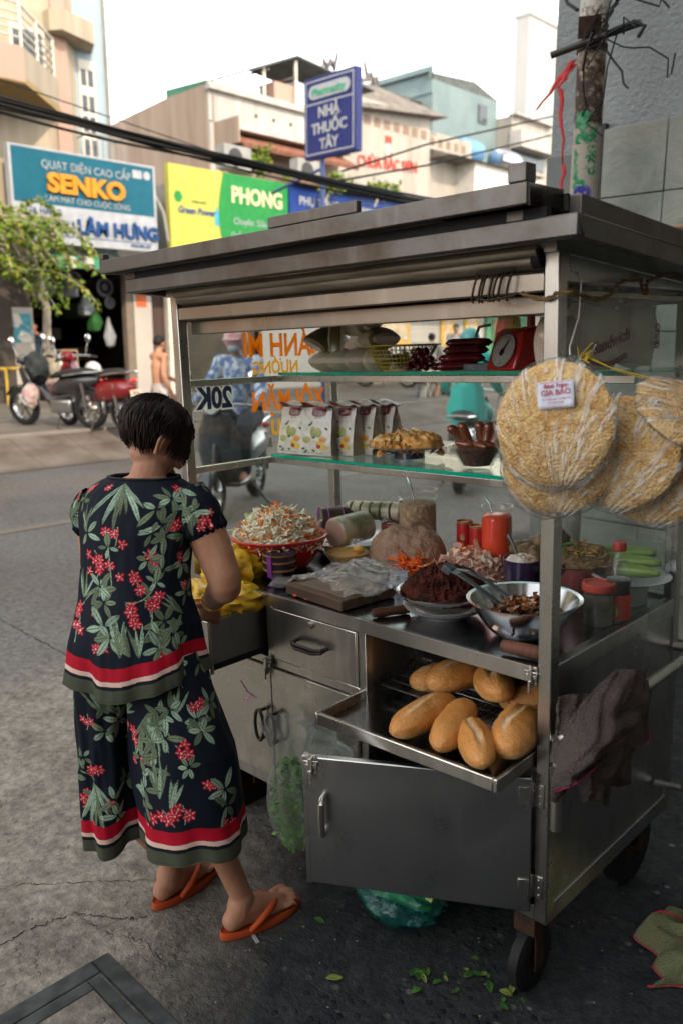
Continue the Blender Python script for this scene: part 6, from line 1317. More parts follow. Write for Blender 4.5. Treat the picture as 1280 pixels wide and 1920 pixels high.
def bagm():
    """clear bag: mostly transparent, with white pleat highlights running out from the knot"""
    m,n,l,bs=nmat('cracker_bag_film'); n.remove(bs); out=n['Material Output']
    tr=n.new('ShaderNodeBsdfTransparent'); tr.inputs[0].default_value=(.95,.95,.94,1); g=n.new('ShaderNodeBsdfGlossy'); g.inputs[1].default_value=.16; df=n.new('ShaderNodeBsdfDiffuse'); df.inputs[0].default_value=(.85,.84,.8,1)
    tc=n.new('ShaderNodeTexCoord'); mp=n.new('ShaderNodeMapping'); l.new(tc.outputs['Object'],mp.inputs[0]); sp=n.new('ShaderNodeSeparateXYZ'); l.new(mp.outputs[0],sp.inputs[0])
    an=n.new('ShaderNodeMath'); an.operation='ARCTAN2'; ad=n.new('ShaderNodeMath'); ad.operation='SUBTRACT'; l.new(sp.outputs[1],ad.inputs[0]); ad.inputs[1].default_value=-.15; l.new(sp.outputs[0],an.inputs[0]); l.new(ad.outputs[0],an.inputs[1])
    cb=n.new('ShaderNodeCombineXYZ'); l.new(an.outputs[0],cb.inputs[0]); nz=ntex(n,l,'noise',5,detail=3); mul=n.new('ShaderNodeMath'); mul.operation='MULTIPLY'; l.new(nz.outputs[0],mul.inputs[0]); mul.inputs[1].default_value=.35; l.new(mul.outputs[0],cb.inputs[1])
    w1=n.new('ShaderNodeTexNoise'); w1.inputs['Scale'].default_value=13; w1.inputs['Detail'].default_value=3; l.new(cb.outputs[0],w1.inputs['Vector'])
    ple=ramp(n,l,w1.outputs[0],[(.50,0.),(.57,1.),(.61,0.)]); nz2=ntex(n,l,'noise',11,detail=2); pm=n.new('ShaderNodeMath'); pm.operation='MULTIPLY'; l.new(ple.outputs[0],pm.inputs[0]); l.new(ramp(n,l,nz2.outputs[0],[(.36,.05),(.6,.60)]).outputs[0],pm.inputs[1])
    pa=n.new('ShaderNodeMath'); pa.operation='ADD'; l.new(pm.outputs[0],pa.inputs[0]); pa.inputs[1].default_value=.03
    m0=n.new('ShaderNodeMixShader'); l.new(pa.outputs[0],m0.inputs[0]); l.new(tr.outputs[0],m0.inputs[1]); l.new(df.outputs[0],m0.inputs[2])
    lw=n.new('ShaderNodeLayerWeight'); lw.inputs[0].default_value=.5; p_=n.new('ShaderNodeMath'); p_.operation='POWER'; l.new(lw.outputs[1],p_.inputs[0]); p_.inputs[1].default_value=3.2; m1=n.new('ShaderNodeMixShader'); l.new(p_.outputs[0],m1.inputs[0]); l.new(m0.outputs[0],m1.inputs[1]); l.new(g.outputs[0],m1.inputs[2]); l.new(m1.outputs[0],out.inputs[0])
    t=ntex(n,l,'noise',22,detail=3,dist=1); mx_=n.new('ShaderNodeMath'); mx_.operation='MULTIPLY_ADD'; l.new(w1.outputs[0],mx_.inputs[0]); mx_.inputs[1].default_value=1.6; l.new(t.outputs[0],mx_.inputs[2])
    bu=n.new('ShaderNodeBump'); bu.inputs[0].default_value=.9; bu.inputs[1].default_value=.014; l.new(mx_.outputs[0],bu.inputs['Height'])
    for q in (g,lw): l.new(bu.outputs[0],q.inputs['Normal'])
    return m
BGM=bagm(); LBL=mat('label_paper',(.62,.66,.76),.5); LRD=mat('label_red_ink',(.50,.05,.10),.5)
KNOT=V(.030,.035,1.578)
def cracker(label,c,nrm,r,seed,up=(0,0,1),lblp=None,th=.017,bag=True,cat='rice cracker'):
    """disc with its face along nrm; local y points up along the disc"""
    z=Vector(nrm).normalized(); u=Vector(up); y=(u-z*u.dot(z)).normalized(); x=y.cross(z)
    q=Matrix((x,y,z)).transposed().to_euler(); o=T('rice_cracker_disc',label,cat,c,rot=tuple(q),group='bagged round rice crackers hanging on the hook')
    n,m_=72,26; g=G(); vs=[];fs=[]
    for side in (1,-1):
        for j in range(m_+1):
            t=j/m_; ed=(1-t**5)
            for i in range(n):
                a=2*PI*i/n; R_=r*t*(1+.012*noise.noise(Vector((math.cos(a)*2+seed,math.sin(a)*2,0)))); p=Vector((R_*math.cos(a),R_*math.sin(a),0))
                r_f=.0; h=.0025*noise.noise(p*60+Vector((seed,0,side)))+.002*noise.noise(p*140+Vector((seed,0,0))); bow=.014*(1-t*t)
                p.z=side*(th/2*ed**.5)+(bow if side>0 else bow*.6)+h*(1 if t<.97 else 0); vs.append(p)
    K=(m_+1)*n
    for s in (0,1):
        for j in range(m_):
            for i in range(n):
                f=(s*K+j*n+i,s*K+j*n+(i+1)%n,s*K+(j+1)*n+(i+1)%n,s*K+(j+1)*n+i); fs.append(f if s==0 else f[::-1])
    for i in range(n): fs.append((m_*n+i,m_*n+(i+1)%n,K+m_*n+(i+1)%n,K+m_*n+i))
    g.add(vs,fs); g.obj('cracker',RCM,o,ang=80)
    mw=Matrix.Translation(c)@Matrix((x,y,z)).transposed().to_4x4()
    if lblp:
        lx,ly,lw_,lh,lr=lblp; lm=Matrix.Translation((lx,ly,th/2+.0205))@Matrix.Rotation(lr,4,'Z')
        G().grid(8,6,lambda u,v:lm@V((u-.5)*lw_,(v-.5)*lh,-.0015*math.cos((u-.5)*5)+.0012*math.sin(u*9+v*4))).obj('paper_label',LBL,o,solid=.0006)
        for t_,sz,dy in (('Bánh Tráng',.0105,.017),('GIA BẢO',.0150,.004),('ĐC: 12 Bắc Sơn - Q. Bình Tân',.0048,-.008),('ĐT: 0908 123 456',.0042,-.015)):
            a=textg(t_,sz,.0002,.0002 if sz>.01 else 0,shear=.15 if dy>.01 else 0); place(a,lm@Matrix.Translation((0,dy*lh/.052,.0014))); a.obj('label_lettering',LRD,o,smooth=False)
        for yy in (-.46,.46): G().cbox((0,0,0),(lw_*.92,.0008,.0004)).obj('label_border',LRD,o).matrix_local=lm@Matrix.Translation((0,yy*lh,.0012))
    if bag:
        # bag: an outer skin a little larger than the disc, drawn up to the knot at its top
        kn=mw.inverted()@KNOT; vs=[];fs=[]; M2=30
        for side in (1,-1):
            for j in range(M2+1):
                t=j/M2
                for i in range(n):
                    a=2*PI*i/n; ca,sa=math.cos(a),math.sin(a); ex=1.05+.05*max(0,noise.noise(Vector((ca*4+seed,sa*4,0)))); low=max(0,-sa)
                    R_=r*t*(ex+.05*low); p=Vector((R_*ca,R_*sa,0)); ph=math.sin(a*17+seed)*.0022*t; w_=.004*noise.noise(p*30+Vector((seed,3,side)))
                    p.z=side*(th/2*max(0,1-t**6)**.5+.0015)+(.016*(1-t*t) if side>0 else .008*(1-t*t))+(w_*.6+ph)*side*.7
                    vs.append(p)
        K=(M2+1)*n
        for s in (0,1):
            for j in range(M2):
                for i in range(n):
                    f=(s*K+j*n+i,s*K+j*n+(i+1)%n,s*K+(j+1)*n+(i+1)%n,s*K+(j+1)*n+i); fs.append(f if s==0 else f[::-1])
        for i in range(n): fs.append((M2*n+i,M2*n+(i+1)%n,K+M2*n+(i+1)%n,K+M2*n+i))
        g=G().add(vs,fs); 
        # neck gathered to the knot
        nk=14; rings=[]
        for j in range(7):
            t=j/6; e_=(1-t)**1.6; ring=[]
            top=V(0,r*1.0,0).lerp(kn,t)
            for i in range(nk*2):
                a=2*PI*i/(nk*2); ww=r*.42*e_+.006; ring.append(top+V(math.cos(a)*ww*(1+.12*math.sin(5*a)),0,math.sin(a)*(.012*e_+.005)*(1+.3*math.sin(4*a))))
            rings.append(ring)
        if (kn-V(0,r,0)).length<.17: g.loft(rings)
        g.obj('clear_bag',BGM,o,ang=180)
    return o
cracker('lowest rice cracker disc, low at the left under the big front one',(.030,-.085,1.362),(.12,-1,.12),.102,3,(-.1,0,1),None)
cracker('rice cracker disc right behind and below the labelled front one',(.072,-.115,1.388),(.30,-1,.18),.114,5,(.05,0,1),None)
cracker('large front rice cracker disc with an upright white and red paper label',(.082,-.158,1.455),(.10,-.95,.12),.121,8,(-.15,0,1),(.022,.052,.072,.052,-.04))
cracker('rear rice cracker disc hanging lowest at the right',(.222,.0,1.362),(.25,-1,.20),.112,11,(.2,0,1),None)
cracker('right hand rice cracker disc with a tilted label half hidden behind the front one',(.180,-.065,1.396),(.10,-1,.18),.111,14,(.25,0,1),(-.050,.030,.072,.052,.22))
cracker('rice cracker disc seen edge on at the upper right, tied with yellow string',(.262,.02,1.468),(.62,-.25,.75),.10,17,(0,-.2,.3),None)
YS=mat('yellow_string',(.65,.45,.04),.5)
g=G()
for k in range(7): a=k*.9; g.tube([KNOT+V(.008*math.cos(a+t)+.012,.008*math.sin(a+t)+.01,.010*math.sin(t*1.3+k)-.002) for t in (0,.9,1.8,2.7,3.6,4.5)],.0013,5)
g.tube([KNOT+V(.01,.01,0),(.09,.06,1.555),(.165,.09,1.532)],.0012,5).tube([KNOT+V(.01,.012,.003),(.10,.07,1.548),(.165,.09,1.527)],.0012,5)
for d in ((.03,.0,.014),(.02,.02,.03),(-.004,.0,.024),(.03,-.01,-.012)): g.tube([KNOT,KNOT+V(*d)],.0011,4)
solo(g,'yellow_twine',YS,'bright yellow twine knotted round the bag necks on the hook','twine')
g=G().ell(KNOT+V(-.012,0,-.002),(.016,.012,.010),n=14,m=9,jit=.5,seed=4); solo(g,'bag_knot',WRAP,'white bunched plastic knot on top of the front cracker bag','knot',ang=180)
g=G().ell((.178,.090,1.520),(.018,.014,.016),n=14,m=9,jit=.5,seed=6).ell((.172,.088,1.494),(.015,.012,.018),n=14,m=9,jit=.6,seed=9); solo(g,'bag_knot',WRAP,'clear knotted plastic bag tops between the string and the edge on cracker','knot',ang=180)
# ---- twisted brown wire, coil on the header
def twist(P,r=.0028,off=.003,turns=60):
    P=[Vector(p) for p in P]; Q=[]; 
    for i in range(len(P)-1):
        a=P[max(i-1,0)];b=P[i];c=P[i+1];d=P[min(i+2,len(P)-1)]
        for k in range(8):
            t=k/8; Q.append(.5*((2*b)+(-a+c)*t+(2*a-5*b+4*c-d)*t*t+(-a+3*b-3*c+d)*t**3))
    Q.append(P[-1]); g=G()
    for ph in (0,PI): g.tube([q+V(off*math.cos(i*.8+ph),0,off*math.sin(i*.8+ph)) for i,q in enumerate(Q)],r,5)
    return g
BW=mat('brown_cable',(.16,.095,.035),.5)
solo(twist([(-.085,-.012,1.718),(-.03,-.01,1.700),(.006,-.012,1.712),(.034,-.008,1.712),(.032,.09,1.699),(.032,.16,1.709),(.032,.21,1.738),(.032,.30,1.746),(.032,.318,1.742),(.034,.325,1.722),(.034,.345,1.720),(.032,.345,1.742),(.032,.40,1.757),(.032,.51,1.768),(.032,.66,1.764)]),'twisted_cable',BW,'twisted brown electric cable looping across the right glass','cable')
g=G(); rr=random.Random(3)
for k in range(7):
    x=-.205+k*.014+rr.gauss(0,.003); P=[(x+.010*math.sin(a)*.8,-.004-.012*abs(math.cos(a)),1.733+.030*math.sin(a)) for a in [2*PI*q/16+k for q in range(16)]]; g.tube(P,.0028,5,closed=True)
for q in (1.765,1.71): g.tube([(-.20,-.012,q),(-.16,-.018,q-.004),(-.10,-.012,q+.002)],.003,5)
solo(g,'wire_coil',mat('black_brown_wire',(.045,.033,.02),.45),'loops of dark wire coiled round the header beam near the front post','wire')
# ---- bags of flour hanging inside the right glass
def hbag(label,c,w_,h_,d_,m,seed,rz=0,txt=None):
    o=T('packaged_bag',label,'bag',c,rz,group='pale printed bags behind the upper right glass')
    def f(u,v,s):
        a=2*PI*u; k=math.sin(PI*min(1,max(0,v*.94+.03)))**.16; ca_=math.copysign(abs(math.cos(a))**.45,math.cos(a)); sa_=math.copysign(abs(math.sin(a))**.7,math.sin(a)); p=V(w_/2*k*ca_*(.94+.06*v),d_/2*k*sa_,h_*(v-.5)); return p+V(0,0,0)*1+Vector((1,1,1))*.016*noise.noise(p*16+Vector((seed,0,0)))
    G().grid(28,18,lambda u,v:f(u,v,1)).obj('bag_body',m,o,ang=120)
    return o
BG1=thinwrap('flour_bag',(.90,.86,.76),(.78,.72,.62),.4,9)
o=hbag('pale bag with red curved lettering lying behind the upper right glass',(-.10,.34,1.62),.20,.155,.07,BG1,2,1.45)
a=textg('Sandwich',.042,.0006,.001,shear=.3); place(a,frame_mx((.02,-.042,-.012),(1,0,.25),(-.25,0,1))); a.obj('bag_lettering',mat('bag_red_ink',(.34,.12,.12),.5),o,smooth=False)
g=G().tube([(-.085+.17*t,-.041,-.045-.02*math.sin(PI*t)) for t in [k/10 for k in range(11)]],.007,6); g.obj('red_swoosh',mat('bag_red_ink',(.3,.02,.03),.5),o)
o=hbag('second pale bag standing at the right behind the upper right glass',(-.09,.56,1.62),.16,.155,.07,BG1,5,1.5)
a=textg('GẠO',.03,.0006,.001); place(a,frame_mx((.045,-.040,0),(0,0,1),(-1,0,0))); a.obj('bag_lettering',mat('bag_red_ink',(.3,.02,.03),.5),o,smooth=False)
o=hbag('small brown and pale packet just behind the front post',(-.10,.17,1.60),.12,.13,.06,mat('brown_packet',(.30,.20,.14),.35,col2=(.45,.40,.34),ns=9,coat=.3),8,1.3)
for k,(x,y,z) in enumerate(((-.11,.30,1.745),(-.10,.42,1.745),(-.10,.53,1.74),(-.1,.2,1.742))):
    g=G().ell((0,0,0),(.045,.05,.03),n=16,m=10,jit=.5,seed=k*4); solo(g,'crumpled_bag',mat('crumpled_plastic',(.62,.60,.52),.3,col2=(.20,.2,.19),ns=30,bump=1,bs=45,bd=.02),['crumpled pale bag under the roof, second from the front','crumpled pale bag under the roof, third from the front','crumpled pale bag rearmost under the roof','crumpled pale bag under the roof nearest the front post'][k],'bag',(x,y,z),group='crumpled bags under the roof',ang=120)
# =================================================================== OPEN DRAWER CONTENTS
YB_=mat('yellow_plastic_bag',(.80,.52,.03),.35,col2=(.72,.42,.02),ns=9,sss=.2,coat=.2)
def crumple(r,seed,n=40,m=24,amp=.5,sc=6):
    g=G(); vs=[];fs=[]
    for j in range(m+1):
        th=PI*j/m
        for i in range(n):
            a=2*PI*i/n; d=Vector((math.sin(th)*math.cos(a),math.sin(th)*math.sin(a),math.cos(th))); q=1-2*abs(noise.noise(d*sc*.35+Vector((seed,0,0)))); q2=1-2*abs(noise.noise(d*sc+Vector((0,seed,0))))
            k=1+amp*(.5*q+.25*q2-.3); vs.append((d.x*r[0]*k,d.y*r[1]*k,d.z*r[2]*k))
    for j in range(m):
        for i in range(n): fs.append((j*n+i,(j+1)*n+i,(j+1)*n+(i+1)%n,j*n+(i+1)%n))
    return g.add(vs,fs)
for c,r,s,l in (((-1.10,-.03,.84),(.085,.09,.05),3,'crumpled bright yellow plastic bag sticking out of the open drawer'),((-1.20,-.10,.835),(.10,.10,.06),7,'yellow plastic bag under her hands in the open drawer'),((-1.22,.06,.90),(.09,.10,.075),9,'yellow plastic bag piled highest behind her arm')):
    solo(crumple(r,s),'yellow_bag',YB_,l,'bag',c,group='yellow bags in the drawer',ang=60)
g=strips(G(),(0,0,0),.05,.035,.04,130,.05,.005,.002,61,1.6); solo(g,'rubber_bands',mat('rubber_band_yellow',(.72,.48,.12),.5),'loose heap of thin yellow rubber bands at the left end of the counter','rubber bands',(-1.275,.13,ZC))
g=G().cbox((-1.075,-.075,.83),(.05,.07,.03),rz=.3,rx=.2); solo(g,'paper_stack',mat('pale_green_paper',(.45,.55,.35),.6,col2=(.7,.68,.5),ns=30,stretch=(1,1,30)),'small stack of pale green paper slips in the open drawer','paper',bevel=.002)
# =================================================================== TOWEL ON THE PUSH HANDLE
def terry(name,c1,c2):
    m,n,l,bs=nmat(name); t=ntex(n,l,'noise',230,detail=3); t2=ntex(n,l,'noise',16,detail=4); l.new(mixc(n,l,t2.outputs[0],c1,c2),bs.inputs['Base Color']); bs.inputs['Roughness'].default_value=.95; bs.inputs['Sheen Weight'].default_value=.12; bs.inputs['Specular IOR Level'].default_value=.05; bs.inputs['Sheen Tint'].default_value=_c(tuple(min(1,x*3) for x in c1)); bumpn(n,l,bs,t.outputs[0],1,.016); return m
TWM=terry('dark_terry',(.135,.108,.100),(.075,.060,.058)); PNK=mat('magenta_stitch',(.45,.02,.12),.6)
tw=T('towel','dark brown terry towel with magenta stitching draped over the push handle','towel',(.10,.08,.79))
# silhouette boundary (y,z) in cart frame around x ~.1 ; folds come from layered sheets
def tsheet(name,rows,m,seed,nx=56,nz=64,fold=.022,thick=.005,wob=1.0):
    """rows from top to bottom; each row is a list of (u,v,x): sight position and distance out from the cart side"""
    Rw=[[ch(u,v,0,x) for u,v,x in r] for r in rows]
    def cr(P,t):
        n_=len(P)-1; s=t*n_; i=min(int(s),n_-1); t=s-i; a=P[max(i-1,0)];b=P[i];c=P[i+1];d=P[min(i+2,n_)]
        return .5*((2*b)+(-a+c)*t+(2*a-5*b+4*c-d)*t*t+(-a+3*b-3*c+d)*t**3)
    def f(u,v):
        p=cr([cr(r,u) for r in Rw],v); e=min(1,min(u,1-u,1-v)/.08+.25)
        k=fold*(math.sin(u*11+seed+v*2.5)*.5+noise.noise(Vector((u*4,v*3,seed)))*1.1+.55*noise.noise(Vector((u*10,v*7,seed)))-.5*abs(noise.noise(Vector((u*6+3,v*4,seed)))))*wob
        return p+V(k*e,0,.25*k)+V(1,0,0)*(.0016*noise.noise(Vector((u*70,v*70,seed))))-V(.10,.08,.79)
    G().grid(nx,nz,f).obj(name,m,tw,solid=thick,ang=80); return f
f1=tsheet('upper_fold',[[(1150,1266,.10),(1165,1258,.115),(1200,1257,.12),(1216,1275,.115)],[(1090,1318,.09),(1130,1310,.125),(1180,1300,.14),(1216,1300,.125)],[(1062,1368,.09),(1105,1365,.135),(1160,1350,.15),(1208,1335,.13)],[(1050,1410,.09),(1090,1408,.14),(1140,1395,.155),(1185,1365,.13)],[(1040,1450,.09),(1070,1452,.14),(1110,1440,.15),(1150,1400,.13)],[(1036,1482,.09),(1060,1475,.13),(1085,1462,.14),(1115,1435,.13)]],TWM,1.0)
f2=tsheet('side_fold',[[(1048,1308,.05),(1075,1302,.06),(1110,1303,.07)],[(1046,1340,.05),(1075,1335,.07),(1105,1330,.09)],[(1040,1385,.055),(1065,1390,.08),(1090,1380,.09)],[(1032,1430,.06),(1048,1430,.08),(1062,1430,.09)]],TWM,2.0,26,36,.008)
f3=tsheet('back_fold',[[(1170,1290,.085),(1195,1280,.09),(1214,1285,.09)],[(1150,1340,.08),(1190,1340,.09),(1210,1350,.09)],[(1120,1390,.08),(1180,1400,.10),(1211,1388,.09)],[(1110,1440,.08),(1150,1450,.10),(1187,1400,.09)],[(1140,1470,.08),(1160,1474,.09),(1182,1468,.085)]],TWM,3.0,30,40,.014)
f4=tsheet('front_fold',[[(1080,1400,.10),(1120,1395,.115),(1165,1385,.115)],[(1080,1440,.10),(1120,1440,.125),(1165,1430,.12)],[(1085,1475,.10),(1115,1478,.125),(1148,1470,.11)],[(1092,1504,.10),(1115,1500,.115),(1142,1508,.105)]],TWM,4.5,28,34,.013)
f5=tsheet('lower_corner',[[(1032,1436,.065),(1045,1446,.08),(1060,1456,.09)],[(1031,1470,.065),(1042,1475,.08),(1062,1480,.085)],[(1034,1500,.06),(1040,1504,.065),(1048,1496,.07)]],TWM,6,18,22,.006)
g=G()
g.tube([f1(t,1)+V(.004,0,0) for t in [k/14 for k in range(0,15)]],.0018,5); g.tube([f3(.93,t)+V(.008,0,0) for t in [.35+.2*k/8 for k in range(9)]],.0016,5)
for p in (f3(.99,.45),f1(.02,.98)): g.tube([p,p+V(.004,.006,.012),p+V(.006,.012,.006)],.0014,4)
g.obj('stitched_hem',PNK,tw)
# =================================================================== BAGS AND DOORSIDE THINGS
HB=film('herb_bag_film',(.90,.95,.93),.16,.13,26,1.0,.5,1,(.75,.80,.80))
b=T('herb_bag','clear plastic bag full of green herbs hanging between the cabinet doors','bag',(-.80,-.09,.30))
LG=[mat('herb_leaf_green',(.09,.30,.03),.5,col2=(.20,.44,.08),ns=20),mat('herb_leaf_pale',(.22,.38,.12),.5)]
rr=random.Random(12); gg=[G(),G()]
for k in range(900):
    z=rr.uniform(-.16,.10); w_=.080*math.sqrt(max(.05,1-((z+.03)/.16)**2)); a=rr.uniform(0,6.28); q=rr.random()**.4; p=Vector((w_*q*math.cos(a),w_*.7*q*math.sin(a),z)); d=Vector((rr.gauss(0,1),rr.gauss(0,1),rr.gauss(0,1))).normalized(); s=d.orthogonal().normalized()*.007; L=rr.uniform(.012,.03)
    gg[rr.random()<.3].add([p,p+d*L*.5+s,p+d*L,p+d*L*.5-s],[(0,1,2,3)])
for q,m_,n_ in zip(gg,LG,('herbs','pale_herbs')): q.obj(n_,m_,b,smooth=False)['kind']='stuff'
def hb(u,v):
    a=2*PI*u; z=-.175+.40*v
    w_=.092*math.sqrt(max(.02,1-((min(z,.02)+.02)/.16)**2)) if z<.02 else .092-.03*math.sin(min(1,(z-.02)/.2)*PI)*1
    if v<.03: w_*=v/.03
    wr_=1+.10*math.sin(a*9+z*20)*(.3+v)+.08*noise.noise(Vector((math.cos(a)*3,math.sin(a)*3,z*20)))
    return (w_*math.cos(a)*wr_-.03*max(0,v-.6),w_*.72*math.sin(a)*wr_,z)
G().grid(64,44,hb).obj('bag_film',HB,b,ang=180)
def hb2(u,v):   # open mouth of the bag spread towards the open door
    return (.0+.26*u,.02+.05*math.sin(v*PI)+.02*noise.noise(Vector((u*9,v*6,1))),.10+.13*v+.03*math.sin(u*5)+.012*noise.noise(Vector((u*12,v*12,0))))
G().grid(36,20,hb2).obj('bag_mouth',HB,b,ang=180)
b=T('cucumber_bag','blue green plastic bag of cucumbers lying on the ground under the cart','bag',(-.43,.02,.07),fr='g')
g=crumple((.125,.11,.075),5,56,34,.30,7); g.obj('bag_film',film('blue_green_film',(.25,.72,.62),.30,.16,30,.9,.5,1,(.02,.22,.20)),b,ang=60)
CM=mat('cucumber_light',(.20,.38,.06),.3,col2=(.40,.52,.16),ns=6)
for k,(c,rz) in enumerate((((-.0,-.045,.01),.15),((.0,.0,-.03),.3),((-.02,.04,.0),-.1),((.03,-.02,.035),.1))):
    P=[];rs=[]
    for i in range(11): t=i/10; P.append(Vector(c)+V(.18*(t-.5)*math.cos(rz),.18*(t-.5)*math.sin(rz),.01*math.sin(PI*t))); rs.append(.021*max(.15,math.sin(PI*t))**.4)
    G().tube(P,rs,12).obj('cucumber',CM,b,ang=80)
# chalk marks on the closed door
b=T('chalk_scribble','faint pink chalk scribble on the closed cabinet door','scribble',(-1.12,-.0075,.52))
g=G()
for P in (((-.015,0,.03),(.02,0,.0),(.06,0,-.01)),((.045,0,-.003),(.015,0,-.03),(-.01,0,-.04)),((.06,0,-.01),(.07,0,-.008))):
    for i in range(len(P)-1): g.bar(P[i],P[i+1],.004,.0006,(0,1,0))
g.obj('chalk_line',mat('pink_chalk',(.55,.22,.35),.9,col2=(.4,.2,.28),ns=60),b)
# =================================================================== ON THE GROUND: rag, leaves, scraps
RG=terry('olive_rag',(.26,.24,.13),(.13,.18,.10))
def rag(u,v):
    x=-.02+.34*u; y=-.14+.30*v; r=.035*(1+math.sin(u*9+v*3))*.5+.045*math.exp(-((u-.55)**2+(v-.45)**2)/.05)+.02*noise.noise(Vector((u*5,v*5,0)))+.022*abs(math.sin(v*11+u*4))+.03*(1-2*abs(noise.noise(Vector((u*3.5,v*3.5,7))))); e=min(u,v,1-u,1-v); k=min(1,e/.12)
    return V(x+.03*math.sin(v*8)+.02*math.sin(v*19),y+.04*math.sin(u*5),.006+r*k**.7)
b=T('olive_rag','crumpled olive rag with red stitched edge lying on the ground at the right','rag',(.175,.375,0),.35,fr='g')
G().grid(60,52,rag).obj('rag_cloth',RG,b,solid=.005,ang=80)
g=G(); E_=[rag(t/40,0) for t in range(41)]; g.tube([p+V(0,-.002,.004) for p in E_],.0022,5); E_=[rag(0,t/40) for t in range(41)]; g.tube([p+V(-.002,0,.004) for p in E_],.0022,5); g.tube([rag(.1+.5*t/20,.62+.1*math.sin(t*.3))+V(0,0,.006) for t in range(21)],.003,5)
g.obj('red_stitching',mat('red_stitch',(.45,.03,.06),.7),b)
LM=[mat('fallen_leaf_green',(.04,.125,.02),.5,col2=(.08,.18,.03),ns=30),mat('fallen_leaf_lime',(.16,.21,.04),.5,col2=(.22,.22,.07),ns=30),mat('fallen_leaf_dark',(.03,.10,.02),.5)]
def leaf(name,label,x,y,L,rz,m,seed=0,w_=.32):
    rr=random.Random(seed); g=G().grid(8,4,lambda u,v:V(L*(u-.5),L*w_*math.sin(PI*u)**.8*(v-.5)*2*.8,.004+.10*L*abs(v-.5)*2*math.sin(PI*u)+.05*L*math.sin(u*4+seed)))
    return solo(g,name,m,label,'leaf',(x,y,.003),rz,fr='g',solid=.0006,ang=80,group='fallen leaves on the ground')
leaf('fallen_leaf','single green leaf on the dark ground between the sandal and the cart',-.567,-.174,.036,.2,LM[0],1); leaf('fallen_leaf','pale lime leaf lying alone near the bottom of the picture',-.387,-.297,.044,.9,LM[1],2)
k=0
rr=random.Random(31)
for (cx,cy,n_,sp_,nm) in ((-.205,-.125,9,.028,'in the densest clump below the cart'),(-.175,-.015,5,.03,'in the clump just left of the caster wheel'),(-.25,-.11,4,.018,'at the left side of the leaf clumps'),(-.112,-.02,3,.02,'beside the caster wheel, partly yellow'),(-.02,-.052,3,.018,'in the small clump nearest the picture bottom'),(-.05,-.0,3,.02,'behind the bottom clump')):
    for i in range(n_):
        x,y=cx+rr.gauss(0,sp_),cy+rr.gauss(0,sp_)
        leaf('herb_leaf','small green herb leaf '+nm,x,y,rr.uniform(.014,.040),rr.uniform(0,6.28),LM[rr.choice((0,2,2,0,1))],k,rr.uniform(.22,.42)); k+=1
g=G().cbox((-.645,-.345,.003),(.034,.010,.002),rz=-.3); solo(g,'paper_scrap',mat('paper_scrap',(.42,.42,.42),.7),'torn pale paper scrap on the ground below the sandal','paper scrap',fr='g')
rr=random.Random(77); g=G()
for k in range(150):
    x,y=rr.uniform(-1.3,.25),rr.uniform(-1.0,.6); g.ell((x,y,.002),(rr.uniform(.002,.005),rr.uniform(.0015,.004),.0015),(0,0,rr.random()*3),6,4)
o=g.obj('grit',mat('pale_grit',(.30,.26,.20),.8,col2=(.16,.13,.09),ns=20)); o['kind']='stuff'; tag(o,'scattered pale grit and crumbs on the dark pavement','grit')
# =================================================================== THE WOMAN
SKIN=mat('skin_tan',(.46,.245,.155),.5,col2=(.36,.165,.10),ns=19,lo=.3,hi=.7,sss=.12,bump=.35,bs=120,bd=.003,det=7)
def rmesh(g,name,m,parent=None,vox=.006,smooth=4,fac=.6):
    o=g.obj(name,m,parent,ang=180); q=o.modifiers.new('r','REMESH'); q.mode='VOXEL'; q.voxel_size=vox; q.use_smooth_shade=True
    if smooth: q=o.modifiers.new('s','SMOOTH'); q.iterations=smooth; q.factor=fac
    return o
def limb(g,pts,rs,n=14,sub=4):
    P=[Vector(p) for p in pts]; Q=[];S=[]
    for i in range(len(P)-1):
        a=P[max(i-1,0)];b=P[i];c=P[i+1];d=P[min(i+2,len(P)-1)]
        for k in range(sub):
            t=k/sub; Q.append(.5*((2*b)+(-a+c)*t+(2*a-5*b+4*c-d)*t*t+(-a+3*b-3*c+d)*t**3)); S.append(rs[i]*(1-t)+rs[i+1]*t)
    Q.append(P[-1]);S.append(rs[-1])
    g.tube(Q,S,n)
    for p,r in ((Q[0],S[0]),(Q[-1],S[-1])): g.ell(p,(r,r,r),n=12,m=8)
    return g
def hand(g,w,d,pal,size=.17,curl=.5,spread=.16,side=1):
    """w wrist, d direction of the fingers, pal palm normal; five separate bent fingers"""
    d=Vector(d).normalized(); p=Vector(pal); p=(p-d*p.dot(d)).normalized(); s=d.cross(p)*side; L=size*.5
    for k,o_ in enumerate((-.3,-.1,.1,.3)): limb(g,[w,w+d*L*.5+s*o_*L*.7,w+d*L*.95+s*o_*L*.95],[size*.085,size*.085,size*.075],10,2)
    for k,(o_,l) in enumerate(((-.36,.36),(-.12,.43),(.12,.40),(.36,.31))):
        b=w+d*L*.97+s*o_*L; dd=(d+s*o_*spread).normalized(); P=[b]; a=0
        for j,f in enumerate((.45,.32,.23)):
            a+=curl*(1+.2*k)*(.8+.2*j); v=(dd*math.cos(a)+p*math.sin(a)).normalized(); P.append(P[-1]+v*l*size*f)
        limb(g,P,[size*.052,size*.048,size*.044,size*.036],9,2)
    b=w+d*L*.28-s*L*.38; limb(g,[b,b+(-s*.7+d*.7+p*.25).normalized()*size*.16,b+(-s*.35+d*1.0+p*.5).normalized()*size*.30],[size*.065,size*.054,size*.042],9,3)
